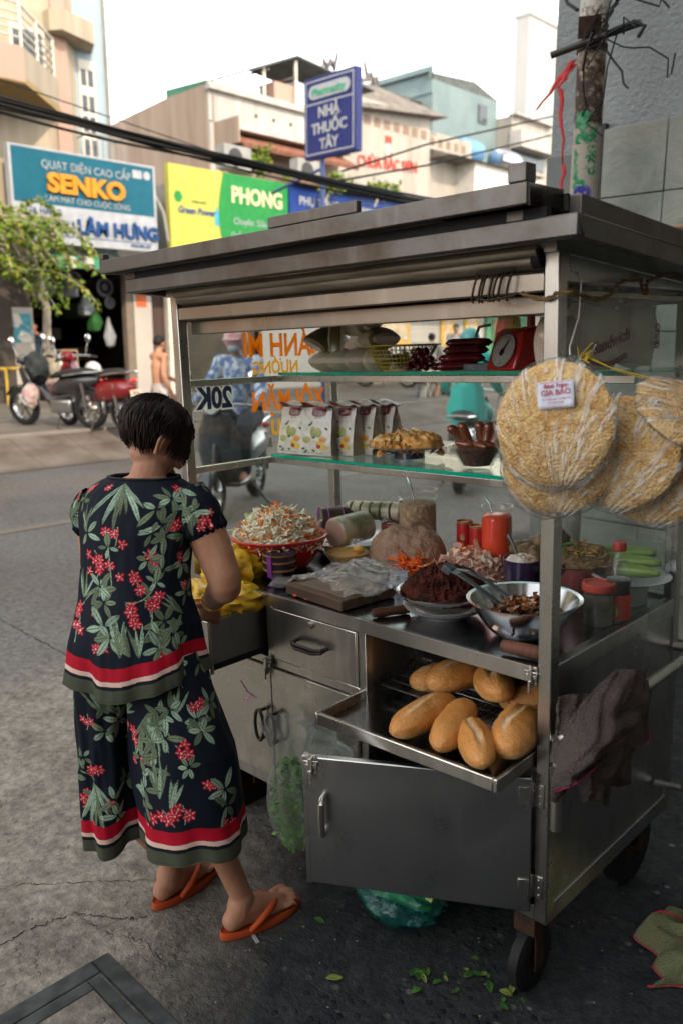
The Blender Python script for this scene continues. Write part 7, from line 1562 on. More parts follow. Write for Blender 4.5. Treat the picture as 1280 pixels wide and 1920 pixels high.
def foot(g,hl,toe,size,ankle):
    """heel and toe points on the sole; ankle joint above"""
    h=Vector(hl);t=Vector(toe);f=(t-h); L=f.length; f.normalize(); u=Vector((0,0,1)); s=f.cross(u)
    a=Vector(ankle)
    limb(g,[h+f*L*.10+u*.028,h+f*L*.30+u*.030,h+f*L*.60+u*.026,h+f*L*.78+u*.018],[.030,.031,.030,.022],12)
    for o_ in (-.5,.5): limb(g,[h+f*L*.35+u*.022+s*o_*.02,h+f*L*.78+u*.015+s*o_*.034],[.022,.016],10)
    limb(g,[a,h+f*L*.20+u*.05,h+f*L*.42+u*.045,h+f*L*.66+u*.028],[.033,.036,.031,.022],12)
    for k,(o_,l,r) in enumerate(((-.042,.0,.0125),(-.019,.012,.0095),(.0,.008,.0088),(.018,.0,.0082),(.035,-.012,.0075))):
        b=h+f*(L*.80)+s*(o_*size)+u*.016; limb(g,[b,b+f*(L*.12+l)+u*.004,b+f*(L*.185+l)-u*.003],[r,r*.95,r*.85],8,2)
cf=Vector((-.698,.716,0)); cr_=Vector((.7157,.698,0)); UP=Vector((0,0,1))
wm=T('person','barefoot-in-sandals woman in a black floral blouse and trousers, seen from behind at the open drawer','person',(-.84,-.40,0),fr='g')
wm['label']='short haired woman in black floral blouse and trousers, back turned, working at the open drawer'
WO=Vector(wm.location)
def wl_(g): g.v=[(x-WO.x,y-WO.y,z-WO.z) for x,y,z in g.v]; return g
# joints
heelR=gh(424,1748,2,0.018); toeR=gh(536,1692,2,.018); fR=(toeR-heelR); fR.z=0; 
if fR.length<.2: fR=fR.normalized()*.225
toeR=heelR+fR
heelL=gh(296,1692,2,.018); fL=(gh(372,1638,2,.018)-heelL); fL.z=0; fL=fL.normalized()*.225; toeL=heelL+fL
ankR=heelR+fR*.24+UP*.085; ankL=heelL+fL*.24+UP*.085
kneeR=gp(355,1460,2.17); kneeL=gp(232,1470,2.30); kneeR=Vector(kneeR); 
hipR=gp(312,1270,2.20); hipL=gp(205,1262,2.24); pel=gp(258,1240,2.22)
waist=gp(256,1140,2.21); chest=gp(262,1010,2.22); neck0=gp(272,925,2.23); shR=gp(366,955,2.22); shL=gp(168,955,2.26)
elR=gp(423,1095,2.22); wrR=gp(398,1128,2.40); 
elL=gp(185,1110,2.42); wrL=gp(300,1130,2.52)
g=G()
limb(g,[pel-UP*.03,pel+UP*.02,waist,chest,neck0-UP*.02],[.085,.10,.095,.10,.05],18)
limb(g,[shL,chest+UP*.075,shR],[.040,.055,.040],14)
limb(g,[hipL,pel,hipR],[.075,.085,.075],14)
limb(g,[hipR,kneeR,kneeR.lerp(ankR,.7),ankR],[.075,.048,.034,.029],16); limb(g,[kneeR+(ankR-kneeR)*.1,kneeR.lerp(ankR,.35)-cf*.012,kneeR.lerp(ankR,.7)],[.042,.044,.030],14)
limb(g,[hipL,kneeL,ankL+UP*.10,ankL],[.075,.052,.040,.030],16); limb(g,[kneeL+(ankL-kneeL)*.1,kneeL.lerp(ankL,.35)-cf*.012,kneeL.lerp(ankL,.7)],[.045,.050,.035],14)
foot(g,heelR,toeR,1.0,ankR); foot(g,heelL,toeL,1.0,ankL)
limb(g,[shR,shR.lerp(elR,.5)+cr_*.006,elR,elR.lerp(wrR,.35),wrR],[.056,.053,.044,.041,.029],16)
limb(g,[shL,shL.lerp(elL,.5),elL,wrL],[.043,.040,.034,.024],14)
hand(g,wrR,(-.45,.15,-.75),(-.6,.55,.1),.165,.45,.2,1); hand(g,wrL,(.1,.25,-.9),(-.5,.6,0),.165,.4,.2,-1)
# head in its own frame: looks right, away and down
hc=gp(293,822,2.245); hf=(cf*.50+cr_*.66-UP*.60).normalized(); hs=hf.cross(UP).normalized(); hu=hs.cross(hf)
def hp(x,y,z): return hc+hs*x+hf*y+hu*z      # x to her right, y forward, z up the head
limb(g,[neck0-UP*.03,gp(278,895,2.235),gp(287,868,2.24),gp(293,835,2.25)],[.060,.050,.047,.047],16)
limb(g,[shL+UP*.012,neck0+UP*.008,shR+UP*.012],[.032,.050,.032],14)
HM=Matrix((hs,hf,hu)).transposed().to_4x4(); HM.translation=hc
def hell(c,r,rot=(0,0,0),n=16,m=12):
    q=G().ell((0,0,0),r,(0,0,0),n,m); mm=HM@Matrix.Translation(c)@Euler(rot).to_matrix().to_4x4(); g.v.extend(tuple(mm@Vector(v)) for v in q.v); b=len(g.v)-len(q.v); g.f.extend(tuple(i+b for i in f) for f in q.f)
hell((0,-.012,.022),(.074,.092,.080)); hell((0,.030,-.022),(.062,.058,.068)); hell((0,.045,-.070),(.036,.036,.026)); hell((0,.010,-.060),(.052,.055,.032))
for s in (-1,1):
    hell((.036*s,.070,-.022),(.022,.020,.020)); hell((.030*s,.078,.012),(.020,.012,.009)); hell((.030*s,.075,.000),(.013,.012,.011))
hell((0,.092,-.018),(.010,.014,.020),(.35,0,0)); hell((0,.100,-.030),(.015,.011,.009)); hell((0,.088,-.052),(.022,.012,.006)); hell((0,.086,-.060),(.019,.012,.006))
wl_(g); body=rmesh(g,'body',SKIN,wm,.0046,5)
# ear, eyes
def headobj(gg,n,m): 
    gg.v=[tuple(HM@Vector(v)-WO) for v in gg.v]; return gg.obj(n,m,wm,ang=80)
for s in (-1,1):
    q=G(); rim=[]
    for k in range(15):
        a=R(-110+k*17); rim.append(((.0725+.012*(1-abs(k-7)/9))*s,-.012-.012*math.cos(a-PI/2-.2)*-1+.004*math.sin(a),-.018+.030*math.sin(a)*-1*-1))
    rim=[((.073+.010*math.sin(PI*k/14))*s,-.008-.017*math.sin(PI*k/14)-.004*k/14,.012-.058*(k/14)+.012*math.sin(PI*k/14)) for k in range(15)]
    q.tube(rim,[.0042]*13+[.0055,.006],9); q.ell((.074*s,-.012,-.014),(.006,.013,.026),(0,0,.25*s),14,10); q.tube([(.0745*s,-.008,.006),(.082*s,-.015,-.006),(.081*s,-.014,-.022),(.076*s,-.008,-.032)],.0032,7); headobj(q,'ear',SKIN)
    q=G().ell((.030*s,.083,.002),(.010,.006,.0045),n=12,m=8); headobj(q,'eye',mat('eye_dark',(.05,.03,.025),.15))
# hair: combed shell plus strands
HAIR=mat('black_hair',(.010,.008,.008),.46,col2=(.026,.015,.011),ns=30,stretch=(6,1,1),spec=.3)
q=G(); n=48;m_=26; vs=[];fs=[]
def hs_r(th,a):   # th from crown, a around (0 = her right, 90 = forward)
    d=Vector((math.sin(th)*math.cos(a),math.sin(th)*math.sin(a),math.cos(th))); return d
def hairlim(a):  # how far down the hair reaches, by side
    f=math.sin(a); 
    if f>0.35: return R(62+18*(1-f))           # forehead
    if f>-.25: return R(98-(f+.25)*40)              # over the ears
    return R(137+7*math.sin(a*6))               # nape
for j in range(m_+1):
    for i in range(n):
        a=2*PI*i/n; th=hairlim(a)*j/m_; d=hs_r(th,a); k=1.0+.02*noise.noise(d*7)
        r=Vector((.081,.101,.090)); p=Vector((d.x*r.x*k,d.y*r.y*k-.012,d.z*r.z*k+.018)); 
        if d.z<-.1: p.y+=.02*(-d.z-.1)*(1 if d.y<0 else 0)
        vs.append(p)
for j in range(m_):
    for i in range(n): fs.append((j*n+i,j*n+(i+1)%n,(j+1)*n+(i+1)%n,(j+1)*n+i))
q.add(vs,fs); headobj(q,'hair',HAIR)
q=G(); rr=random.Random(6)
for k in range(3000):
    a=rr.uniform(0,2*PI); t0=rr.uniform(0,.75)**.8; L=hairlim(a); th0=L*t0; ln=rr.uniform(.5,.9); P=[];sw=rr.gauss(0,.10)+.12; lift=rr.uniform(.0,.006)
    for j in range(7):
        t=j/6; th=min(th0+ln*t,L+rr.uniform(.0,.10)); aa=a+sw*t+.05*math.sin(t*3+k); d=hs_r(th,aa); kk=1.0+.02*noise.noise(d*7)
        off=.003+lift*math.sin(PI*min(1,t*1.1))+(.010*t*t if rr.random()<.05 else 0)
        p=Vector((d.x*(.081*kk+off),d.y*(.101*kk+off)-.012,d.z*(.090*kk+off)+.018)); 
        if d.z<-.1 and d.y<0: p.y+=.02*(-d.z-.1)
        P.append(p)
    q.tube(P,[.0009,.0014,.0016,.0015,.0012,.0008,.0003],3,caps=False)
# a few long locks falling beside the face
for k in range(160):
    s=1; a0=rr.uniform(-.1,.9); P=[]
    for j in range(7):
        t=j/6; P.append(Vector((.080+.006*math.sin(t*2),.010+.075*a0*(.5+.5*t)+rr.gauss(0,.0008),.060-.10*t*(.5+.5*rr.random()**.3))))
    q.tube(P,[.0016,.002,.002,.0018,.0014,.001,.0004],3,caps=False)
headobj(q,'hair_strands',HAIR)
q=G().cbox((-.01,-.040,.113),(.035,.012,.004),rz=.5,rx=-.35); headobj(q,'hair_clip',mat('pale_clip',(.45,.42,.38),.4))
# ---- printed fabric
def paint_print(S,T,seed,clusters,stripes,W):
    """S,T arrays of metres along and up the cloth; returns colours of the floral print"""
    c=np.zeros(S.shape+(3,),np.float32); c[:]=(.008,.011,.018)
    r=np.random.default_rng(seed)
    def leafp(x,y,ang,L,w,col,vein=None):
        dx=S-x; dx=np.where(dx>W/2,dx-W,np.where(dx<-W/2,dx+W,dx)) if W else dx
        dy=T-y; ca,sa=math.cos(ang),math.sin(ang); a=(dx*ca+dy*sa)/L; b=(-dx*sa+dy*ca)
        m=(a>0)&(a<1)&(np.abs(b)<w*np.sin(np.pi*np.clip(a,0,1))**.75)
        cc=np.array(col)*(1+.18*r.normal()); c[m]=cc
        if vein is not None:
            mv=m&(np.abs(b)<w*.13); c[mv]=vein
            me=m&(np.abs(b)>w*np.sin(np.pi*np.clip(a,0,1))**.75*.78); c[me]=cc*.5
            mz=m&(np.sin(a*34+np.abs(b)/w*5)>.86); c[mz]=cc*.62
    SG=(.155,.20,.125); MINT=(.30,.42,.31); VE=(.05,.075,.05); RED=(.40,.010,.022); PKK=(.60,.32,.34); STM=(.22,.30,.20)
    def stem(x,y,ang,L,bend=.6):
        n_=14; px,py=x,y
        for i in range(n_):
            leafp(px,py,ang,L/n_*1.6,.0016,STM); px+=math.cos(ang)*L/n_; py+=math.sin(ang)*L/n_; ang+=bend/n_
        return px,py,ang
    def flower(x,y,s=1):
        s*=.84
        n_=r.integers(5,8); a0=r.uniform(0,6.28)
        for k in range(n_):
            a=a0+2*math.pi*k/n_+r.normal()*.12; leafp(x,y,a,.019*s*r.uniform(.8,1.2),.0058*s,RED); leafp(x+.006*s*math.cos(a),y+.006*s*math.sin(a),a,.011*s,.0012*s,PKK)
        leafp(x-.003,y,0,.006,.003,(.55,.45,.42))
    def rosette(x,y,s=1):
        s*=1.08
        n_=r.integers(4,7); a0=r.uniform(0,6.28)
        for k in range(n_):
            a=a0+2*math.pi*k/n_*r.uniform(.85,1.1); leafp(x+.004*math.cos(a),y+.004*math.sin(a),a,.040*s*r.uniform(.7,1.2),.0075*s,SG if r.random()<.6 else MINT,VE)
    def grass(x,y,ang=1.57,s=1):
        for k in range(r.integers(5,9)): leafp(x,y,ang+r.normal()*.32,.085*s*r.uniform(.6,1.2),.0042*s,MINT if r.random()<.5 else SG,VE)
    for kind,x,y,s in clusters:
        if kind=='f': flower(x,y,s); 
        elif kind=='F':
            stem(x,y-.03,1.57+r.normal()*.4,.05)
            for k in range(3): flower(x+r.normal()*.014,y+r.normal()*.012,s*.9)
        elif kind=='r': rosette(x,y,s)
        elif kind=='g': grass(x,y,1.57+r.normal()*.4,s)
        elif kind=='G': grass(x,y,-1.75,1.6*s); grass(x,y,-1.4,1.2*s)
        elif kind=='s':
            a=1.57+r.normal()*.5; px,py,pa=stem(x,y,a,.10*s,r.normal()*.8); rosette(px,py,.6)
            leafp(px,py,pa,.04,.009,SG,VE)
    z0=stripes
    for a,b,col in ((0,.034,(.060,.066,.045)),(.034,.043,(.008,.011,.018)),(.043,.051,(.62,.42,.33)),(.051,.0545,(.55,.45,.42)),(.0545,.088,(.36,.008,.022))):
        m=(z0>=a)&(z0<b); c[m]=col
    m=np.abs(z0-.006)<.0006; c[m]=(.035,.04,.028)
    return c
CLOTH=vcol('printed_fabric',.62,bump=.12,bs=700,sheen=.0,bd=.001,spec=.08)
def clothgrid(ringfn,nu,nv,seed,spots,nrand,name,closed=True,hemlen=True,extra=None):
    P=np.zeros((nv+1,nu,3)); 
    for j in range(nv+1):
        for i in range(nu): P[j,i]=ringfn(i/nu,j/nv)          # j=0 hem .. 1 top
    d=np.linalg.norm(np.roll(P,-1,axis=1)-P,axis=2); mid=d[nv//2]; s=np.concatenate([[0],np.cumsum(mid)[:-1]]); W=float(mid.sum())
    S=np.tile(s,(nv+1,1)); dv=np.linalg.norm(np.diff(P,axis=0),axis=2); Tm=np.concatenate([np.zeros((1,nu)),np.cumsum(dv,axis=0)]); 
    T=np.tile(Tm.mean(axis=1)[:,None],(1,nu)); r=np.random.default_rng(seed)
    # sight positions -> cloth coordinates, on the side turned to the viewer
    Rm=np.array(_Rg); Q=(P-np.array(CAMP))@Rm; U=640+1539.6*Q[...,0]/-Q[...,2]; Vv=960-1539.6*Q[...,1]/-Q[...,2]; Z=-Q[...,2]
    cl=[]
    for kind,u,v,sz in spots:
        e=(U-u)**2+(Vv-v)**2+((Z-Z.min(axis=1,keepdims=True))*900)**2*.05; k=np.unravel_index(np.argmin(e),e.shape); cl.append((kind,float(S[k]),float(T[k]),sz))
    H=float(T.max())
    rnd=[]
    for k in range(nrand): rnd.append((('r','f','s','F','g','r','s','r','r')[k%9],r.uniform(0,W),r.uniform(.05,H),r.uniform(.7,1.15)))
    cols=paint_print(S,T,seed,rnd+cl,Tm if hemlen else T+9,W)
    vs=[Vector(p)-WO for p in P.reshape(-1,3)]; fs=[(j*nu+i,j*nu+(i+1)%nu,(j+1)*nu+(i+1)%nu,(j+1)*nu+i) for j in range(nv) for i in range(nu)]
    g=G(); g.add(vs,fs); return g.obj(name,CLOTH,wm,ang=180,cols=cols.reshape(-1,3))
# blouse: rows by sight height with left/right limits and distance
BR=[(1308,126,392,2.20,.155),(1290,128,390,2.20,.155),(1250,131,384,2.20,.150),(1200,136,378,2.20,.14),(1150,142,369,2.205,.13),(1100,146,364,2.21,.12),(1050,146,366,2.215,.115),(1010,145,372,2.22,.11),(975,143,384,2.225,.10),(950,147,392,2.225,.09),(932,156,384,2.225,.078),(918,170,366,2.225,.068),(906,188,348,2.225,.058),(900,200,342,2.225,.052)]
def interp(rows,t):
    n_=len(rows)-1; s=t*n_; i=min(int(s),n_-1); f=s-i; f2=f
    return [a*(1-f2)+b*f2 for a,b in zip(rows[i],rows[i+1])]
# uniform spacing in sight height
def byheight(rows,t):
    v0,v1=rows[0][0],rows[-1][0]; v=v0+(v1-v0)*t
    for a,b in zip(rows,rows[1:]):
        if b[0]<=v<=a[0]: 
            f=(a[0]-v)/(a[0]-b[0]+1e-9); return [v]+[x*(1-f)+y*f for x,y in zip(a[1:],b[1:])]
    return rows[-1]
def blouse(u,t):
    v,l,r_,d,dp=byheight(BR,t); v-=dp*(v-636)/2.2; a=2*PI*u; c=gp((l+r_)/2,v,d); w_=(r_-l)/2/1539.6*d*.945; ca,sa=math.cos(a),math.sin(a)
    fl=max(0,1-t*2.6); ruf=fl*(.010*math.sin(a*7+1.2)+.009*math.sin(a*4+.5)+.004*math.sin(a*15))
    fo=.008*noise.noise(Vector((ca*1.6,sa*1.6,t*3)))+.0045*math.sin(a*9+t*5)*(1-t)**2+.0045*noise.noise(Vector((ca*3.2+t*4,sa*3.2,t*5)))+.002*noise.noise(Vector((ca*9,sa*9,t*9)))
    k=1+(ruf+fo)/max(w_,.05); sq=1.0
    p=c+cr_*(w_*ca*k*.985)+cf*(dp*sa*k)
    p.z-=.016*fl*math.sin(a+.9)*-1*.8+.010*fl*math.sin(a*3+.4)
    if t>.78: p.z+= .02*((t-.78)/.22)*(-abs(ca))*0
    return p
spB=[('G',236,905,1.0),('r',293,955,1.0),('r',305,985,1.1),('r',322,935,1.0),('r',310,1005,1.1),('r',162,1000,.9),('r',285,1000,.8),('f',334,985,1.2),('F',217,1003,1.0),('F',190,1045,1.1),('F',178,1068,1.0),('f',224,1082,.9),('F',293,1038,1.2),('f',347,1045,1.1),('F',259,1095,1.1),('F',284,1135,1.2),('F',245,1147,1.1),('f',254,1170,1.0),('f',178,1147,.8),('F',149,1150,1.0),('F',144,1180,.9),('f',204,913,.9),('f',303,1232,1.1),('f',345,1232,1.0),('f',180,1217,.9),('f',195,1218,.8),('r',278,1050,.8),('r',305,1070,.9),('r',195,1130,.8),('r',310,1165,1.1),('r',325,1190,1.1),('r',300,1190,1.0),('r',300,1215,1.0),('r',195,1175,1.1),('r',205,1195,1.0),('g',225,1235,1.0),('g',245,1232,1.0),('g',262,1235,.8),('r',350,1210,1.0),('r',187,1100,1.0),('s',210,1100,1.0),('s',235,1130,1.0),('g',160,990,.8),('r',152,935,.8),('f',336,916,1.1),('r',365,945,1.1),('g',155,1120,.8),('g',350,1150,.9),('f',352,1095,.8),('f',163,1040,.9)]
clothgrid(blouse,620,420,4,spB,16,'blouse')
# neckline band
def neckring(t,dz=0,k=1.0): 
    p=blouse(t,1.0); return p
pts=[neckring(i/60) for i in range(60)]
G().tube([p-WO for p in pts],.0045,7,closed=True).obj('neckline_band',mat('black_knit',(.010,.012,.018),.7),wm)
# shoulder cover between neckline and skin handled by puffed sleeves
def sleeve(sh,el,r0,r1,L,seed,name,spots):
    d=(el-sh).normalized(); a_=d.orthogonal().normalized(); b_=d.cross(a_)
    def f(u,t):
        t_=1-t; a=2*PI*u; p=sh-d*.060+d*(L+.060)*t_; puff=math.sin(PI*min(1,t_*1.02))**.6
        rr_=r0*(1-t_)+r1*t_; gath=math.exp(-((t_-.88)/.10)**2); k=rr_*((.72 if seed==9 else .35)+(.28 if seed==9 else .65)*min(1,t_*2.5))+.007*puff+(.004*math.sin(a*22)*gath+.0045*noise.noise(Vector((math.cos(a)*3,math.sin(a)*3,t*4+seed))))
        if t_>.9: k*=1-.10*(t_-.9)/.1
        return p+a_*k*math.cos(a)+b_*k*math.sin(a)
    clothgrid(f,220,110,seed,spots,16,name,hemlen=False)
sleeve(shR+UP*.004,shR.lerp(elR,.6),.056,.060,.082,9,'sleeve',[('f',385,975,1.1),('f',395,960,.9),('f',378,990,.9),('r',365,960,1),('f',398,985,.8)])
sleeve(shL,shL.lerp(elL,.6),.043,.046,.070,10,'sleeve',[])
# trousers
LL=[(1610,163,268,2.275,.105),(1560,160,262,2.27,.10),(1480,154,256,2.26,.098),(1400,148,254,2.24,.10),(1330,143,258,2.23,.11),(1280,142,262,2.225,.115),(1240,146,262,2.22,.11)]
RL=[(1628,270,463,2.19,.120),(1570,264,455,2.19,.115),(1500,252,450,2.185,.11),(1440,244,441,2.185,.11),(1380,240,420,2.19,.11),(1320,238,398,2.20,.115),(1280,236,386,2.21,.115),(1240,238,378,2.22,.11)]
def leg(rows,seed,sl):
    def f(u,t):
        v,l,r_,d,dp=byheight(rows,t); v-=dp*(v-636)/2.2; a=2*PI*u; c=gp((l+r_)/2,v,d); w_=(r_-l)/2/1539.6*d; ca,sa=math.cos(a),math.sin(a)
        fl=max(0,1-t*1.5); k=1+(fl*(.008*math.sin(a*5+seed)+.004*math.sin(a*9+seed*2))+.007*noise.noise(Vector((ca*2,sa*2,t*4+seed)))+.005*math.sin(a*4+t*7+seed)*(1-t)+.004*noise.noise(Vector((ca*4+t*3,sa*4,t*5+seed))))/w_
        p=c+cr_*(w_*ca*k)+cf*(dp*sa*k); p.z+=sl*ca*fl+.006*fl*math.sin(a*3+seed); return p
    return f
spP=[('G',280,1335,1.0),('r',225,1350,1.0),('F',175,1445,1.2),('G',178,1470,.9),('F',250,1385,.9),('r',262,1420,1.1),('r',300,1340,1),('g',300,1500,1.2),('g',320,1520,1.2),('F',345,1525,1.3),('F',325,1530,1.2),('F',275,1545,1.3),('r',270,1480,1.1),('r',265,1500,1),('F',345,1410,1.2),('r',370,1350,1.0),('F',385,1325,1.1),('r',310,1385,1.1),('r',285,1390,1),('F',405,1475,1.0),('r',425,1480,1.1),('r',430,1510,1.1),('F',438,1545,1.0),('r',215,1500,1.0),('r',222,1530,1.0),('g',205,1340,1.2),('r',195,1320,1),('F',160,1350,.9),('r',238,1460,.9),('s',300,1440,1.1),('r',380,1370,1.0),('g',330,1340,1.0),('r',318,1330,1.0)]
clothgrid(leg(LL,2,.008),380,420,21,[s for s in spP if s[1]<240],22,'trouser_leg')
clothgrid(leg(RL,5,-.006),480,430,22,[s for s in spP if s[1]>=240],22,'trouser_leg')
# bangles
BG=mat('gold_bangle',(.75,.45,.12),.25,metal=1)
d=(wrR-elR).normalized(); a_=d.orthogonal().normalized(); b_=d.cross(a_)
for k in (0,.012): 
    c=wrR-d*(.014+k); G().tube([c+a_*.031*math.cos(t)+b_*.031*math.sin(t)-WO for t in [2*PI*i/28 for i in range(28)]],.0028,7,closed=True).obj('bangle',BG,wm)
# sandals
SAN=mat('orange_foam',(.50,.085,.025),.6,col2=(.43,.07,.02),ns=9,bump=.15,bs=300,bd=.002)
def sandal(hl,toe,label):
    h=Vector((hl.x,hl.y,0)); t=Vector((toe.x,toe.y,0)); f=(t-h).normalized(); h=h-f*.018; L=.262; s=f.cross(UP)
    o=T('sandal',label,'sandal',h+f*L/2,fr='g',group='orange flip flops'); O=Vector(o.location)
    out=[]
    for k in range(48):
        a=2*PI*k/48; y=math.cos(a)*L/2; x=math.sin(a)*(.046+.008*math.cos(a)); out.append((x,y))
    def ring(z,k,dz=0): return [O+s*(x*k)+f*(y*(1-(1-k)*.35))+UP*z-O for x,y in out]
    g=G().loft([ring(.0,.93),ring(.003,.99),ring(.012,1.0),ring(.020,.985),ring(.025,.95),ring(.024,.90),ring(.018,.86),ring(.017,.5),ring(.017,.02)]); g.f.append(tuple(range(48))[::-1])
    g.obj('sole',SAN,o,ang=60)
    tp=f*(L*.5-.062)+UP*.018
    for sg in (-1,1):
        P=[tp,tp+f*-.012+UP*.030,tp+f*-.055+s*sg*.034+UP*.040,tp+f*-.095+s*sg*.047+UP*.028,tp+f*-.125+s*sg*.045+UP*.010]
        limb(g2:=G(),P,[.0075,.0085,.0095,.0095,.008],12,5); g2.obj('strap',SAN,o,ang=80)
    return o
sandal(heelR,toeR,'orange flip flop sandal on the right foot, nearest the cart door'); sandal(heelL,toeL,'orange flip flop sandal on the left foot, mostly hidden behind the trouser leg')
# =================================================================== MOTORBIKES, BICYCLE AND PEOPLE IN THE STREET
CHR=mat('chrome',(.55,.55,.54),.15,metal=1); BLP=mat('black_gloss_plastic',(.018,.018,.02),.3,coat=.4); SEATM=mat('black_seat',(.02,.02,.021),.6); PLT=mat('plate_cream',(.62,.55,.42),.5)
def wheelp(par,c,r,w_,name='wheel'):
    wh=G().lathe([(r*.72,-w_/2),(r*.90,-w_/2),(r,-w_/4),(r,w_/4),(r*.90,w_/2),(r*.72,w_/2),(r*.72,-w_/2)],32,(0,0,0),Matrix.Rotation(PI/2,4,'X')).obj(name,BLK,par); wh.location=c
    g=G().lathe([(r*.66,-w_*.3),(r*.74,-w_*.3),(r*.74,w_*.3),(r*.66,w_*.3),(r*.66,-w_*.3)],28,(0,0,0),Matrix.Rotation(PI/2,4,'X')).lathe([(0,-w_*.6),(r*.18,-w_*.6),(r*.18,w_*.6),(0,w_*.6)],14,(0,0,0),Matrix.Rotation(PI/2,4,'X'))
    for k in range(6): a=2*PI*k/6; g.bar((r*.15*math.cos(a),0,r*.15*math.sin(a)),(r*.7*math.cos(a),0,r*.7*math.sin(a)),.02,.03,(0,1,0))
    g.obj('rim',CHR if r>.2 else STD,wh); return wh
def scooter(label,c,rz,col,kind='scooter',group='motorbikes',z=0,lean=0):
    """x runs from the rear wheel (-) to the front (+)"""
    o=T('motorbike' if kind!='scooter' else 'scooter',label,'motorbike' if kind!='scooter' else 'scooter',c,fr='g',group=group,rot=(lean,0,rz))
    PNT=mat('paint_%s'%label.split()[0]+label.split()[1],col,.25,col2=tuple(x*.85 for x in col),coat=.7)
    r=.24 if kind=='scooter' else .29; wb=.64
    wheelp(o,(-wb,0,r),r,.10); wheelp(o,(wb,0,r),r,.09)
    if kind=='scooter':
        # rounded rear body
        rings=[]
        for x,w_,z0,z1 in ((-.93,.03,.58,.66),(-.88,.085,.52,.70),(-.72,.130,.44,.74),(-.50,.145,.40,.74),(-.28,.135,.37,.72),(-.12,.11,.32,.66),(-.02,.08,.29,.50)):
            rings.append([V(x,w_*math.cos(a),(z0+z1)/2+(z1-z0)/2*math.copysign(abs(math.sin(a))**.8,math.sin(a))) for a in [2*PI*k/20 for k in range(20)]])
        G().loft(rings,caps=True).obj('rear_body',PNT,o)
        rings=[]
        for x,z,w_ in ((.30,.32,.13),(.40,.45,.19),(.45,.62,.205),(.47,.80,.19),(.50,.96,.13)): rings.append([V(x+dx,w_*cy,z) for dx,cy in ((0,-1),(.07,-.7),(.11,0),(.07,.7),(0,1),(-.03,.7),(-.035,0),(-.03,-.7))])
        G().loft(rings,caps=True).obj('front_shield',PNT,o)
        G().box((-.05,-.16,.27),(.38,.16,.32)).obj('footboard',BLP,o,bevel=.02)
        G().lathe([(0,-.12),(.06,-.10),(.09,-.02),(.085,.07),(.05,.12),(0,.13)],20,(.50,0,1.03),Matrix.Rotation(PI/2,4,'Y')).obj('headlamp_cowl',PNT,o)
        G().lathe([(0,.0),(.07,0),(.06,.03),(0,.045)],20,(.62,0,1.03),Matrix.Rotation(PI/2,4,'Y')).obj('headlight',mat('lamp_glass',(.6,.62,.62),.1,coat=1),o)
        fb=[]
        for k in range(13): a=R(10+k*13); fb.append([V(wb+(r+.05)*math.cos(a),s*.075*(1 if abs(s)<1 else .9),r+(r+.05 if abs(s)<1 else r+.0)*math.sin(a)) for s in (-1,-.5,0,.5,1)])
        G().loft(fb,closed=False).obj('front_mudguard',PNT,o,solid=.008)
    else:
        G().tube([(-.55,0,.55),(-.2,0,.45),(.1,0,.40),(.35,0,.60),(.48,0,.90)],[.04,.05,.05,.045,.035],10).obj('frame',PNT,o)
        rings=[]
        for x,w_,z0,z1 in ((-.85,.03,.68,.76),(-.70,.08,.60,.80),(-.45,.10,.52,.80),(-.15,.09,.48,.74),(.02,.05,.48,.62)): rings.append([V(x,w_*math.cos(a),(z0+z1)/2+(z1-z0)/2*math.sin(a)) for a in [2*PI*k/14 for k in range(14)]])
        G().loft(rings,caps=True).obj('side_cover',PNT,o)
        for s in (-1,1): G().prism([(.20,.36),(.42,.44),(.52,.86),(.44,.92),(.30,.66)],s*.13-.012,s*.13+.012,'y').obj('leg_shield',PNT,o,bevel=.01)
        G().lathe([(0,-.08),(.07,-.06),(.085,.02),(.06,.07),(0,.08)],16,(.52,0,.98),Matrix.Rotation(PI/2,4,'Y')).obj('headlamp_cowl',PNT,o)
        fb=[]
        for k in range(10): a=R(30+k*14); fb.append([V(wb+(r+.03)*math.cos(a),s*.06,r+(r+.03)*math.sin(a)) for s in (-1,0,1)])
        G().loft(fb,closed=False).obj('front_mudguard',BLP,o,solid=.008)
    fb=[]
    for k in range(8): a=R(95+k*12); fb.append([V(-wb+(r+.04)*math.cos(a),s*.06,r+(r+.04)*math.sin(a)) for s in (-1,0,1)])
    G().loft(fb,closed=False).obj('rear_mudguard',BLP,o,solid=.01)
    rings=[]
    for x,w_,z1,h in ((-.80,.07,.84,.03),(-.62,.12,.86,.05),(-.35,.13,.84,.055),(-.10,.10,.80,.05),(.02,.05,.76,.03)): rings.append([V(x,w_*math.cos(a),z1-h/2+h*math.sin(a)) for a in [2*PI*k/16 for k in range(16)]])
    G().loft(rings,caps=True).obj('seat',SEATM,o)
    G().tube([(wb,0,r),(wb-.05,0,.50),(.48,0,.92),(.44,0,1.02)],[.03,.032,.028,.02],8).obj('steering_column',BLP,o)
    h=G().tube([(.30,-.34,1.00),(.38,-.26,1.03),(.45,-.10,1.04),(.47,0,1.04),(.45,.10,1.04),(.38,.26,1.03),(.30,.34,1.00)],.014,8).obj('handlebar',CHR,o)
    for s in (-1,1):
        G().tube([(.28,s*.36,.995),(.34,s*.28,1.02)],.021,8).obj('handle_grip',BLK,h)
        m_=G().tube([(.40,s*.24,1.03),(.40,s*.28,1.16),(.40,s*.30,1.22)],.006,6).obj('mirror_stalk',CHR,h); G().ell((.395,s*.31,1.28),(.012,.050,.065),n=12,m=8).obj('mirror',CHR,h)
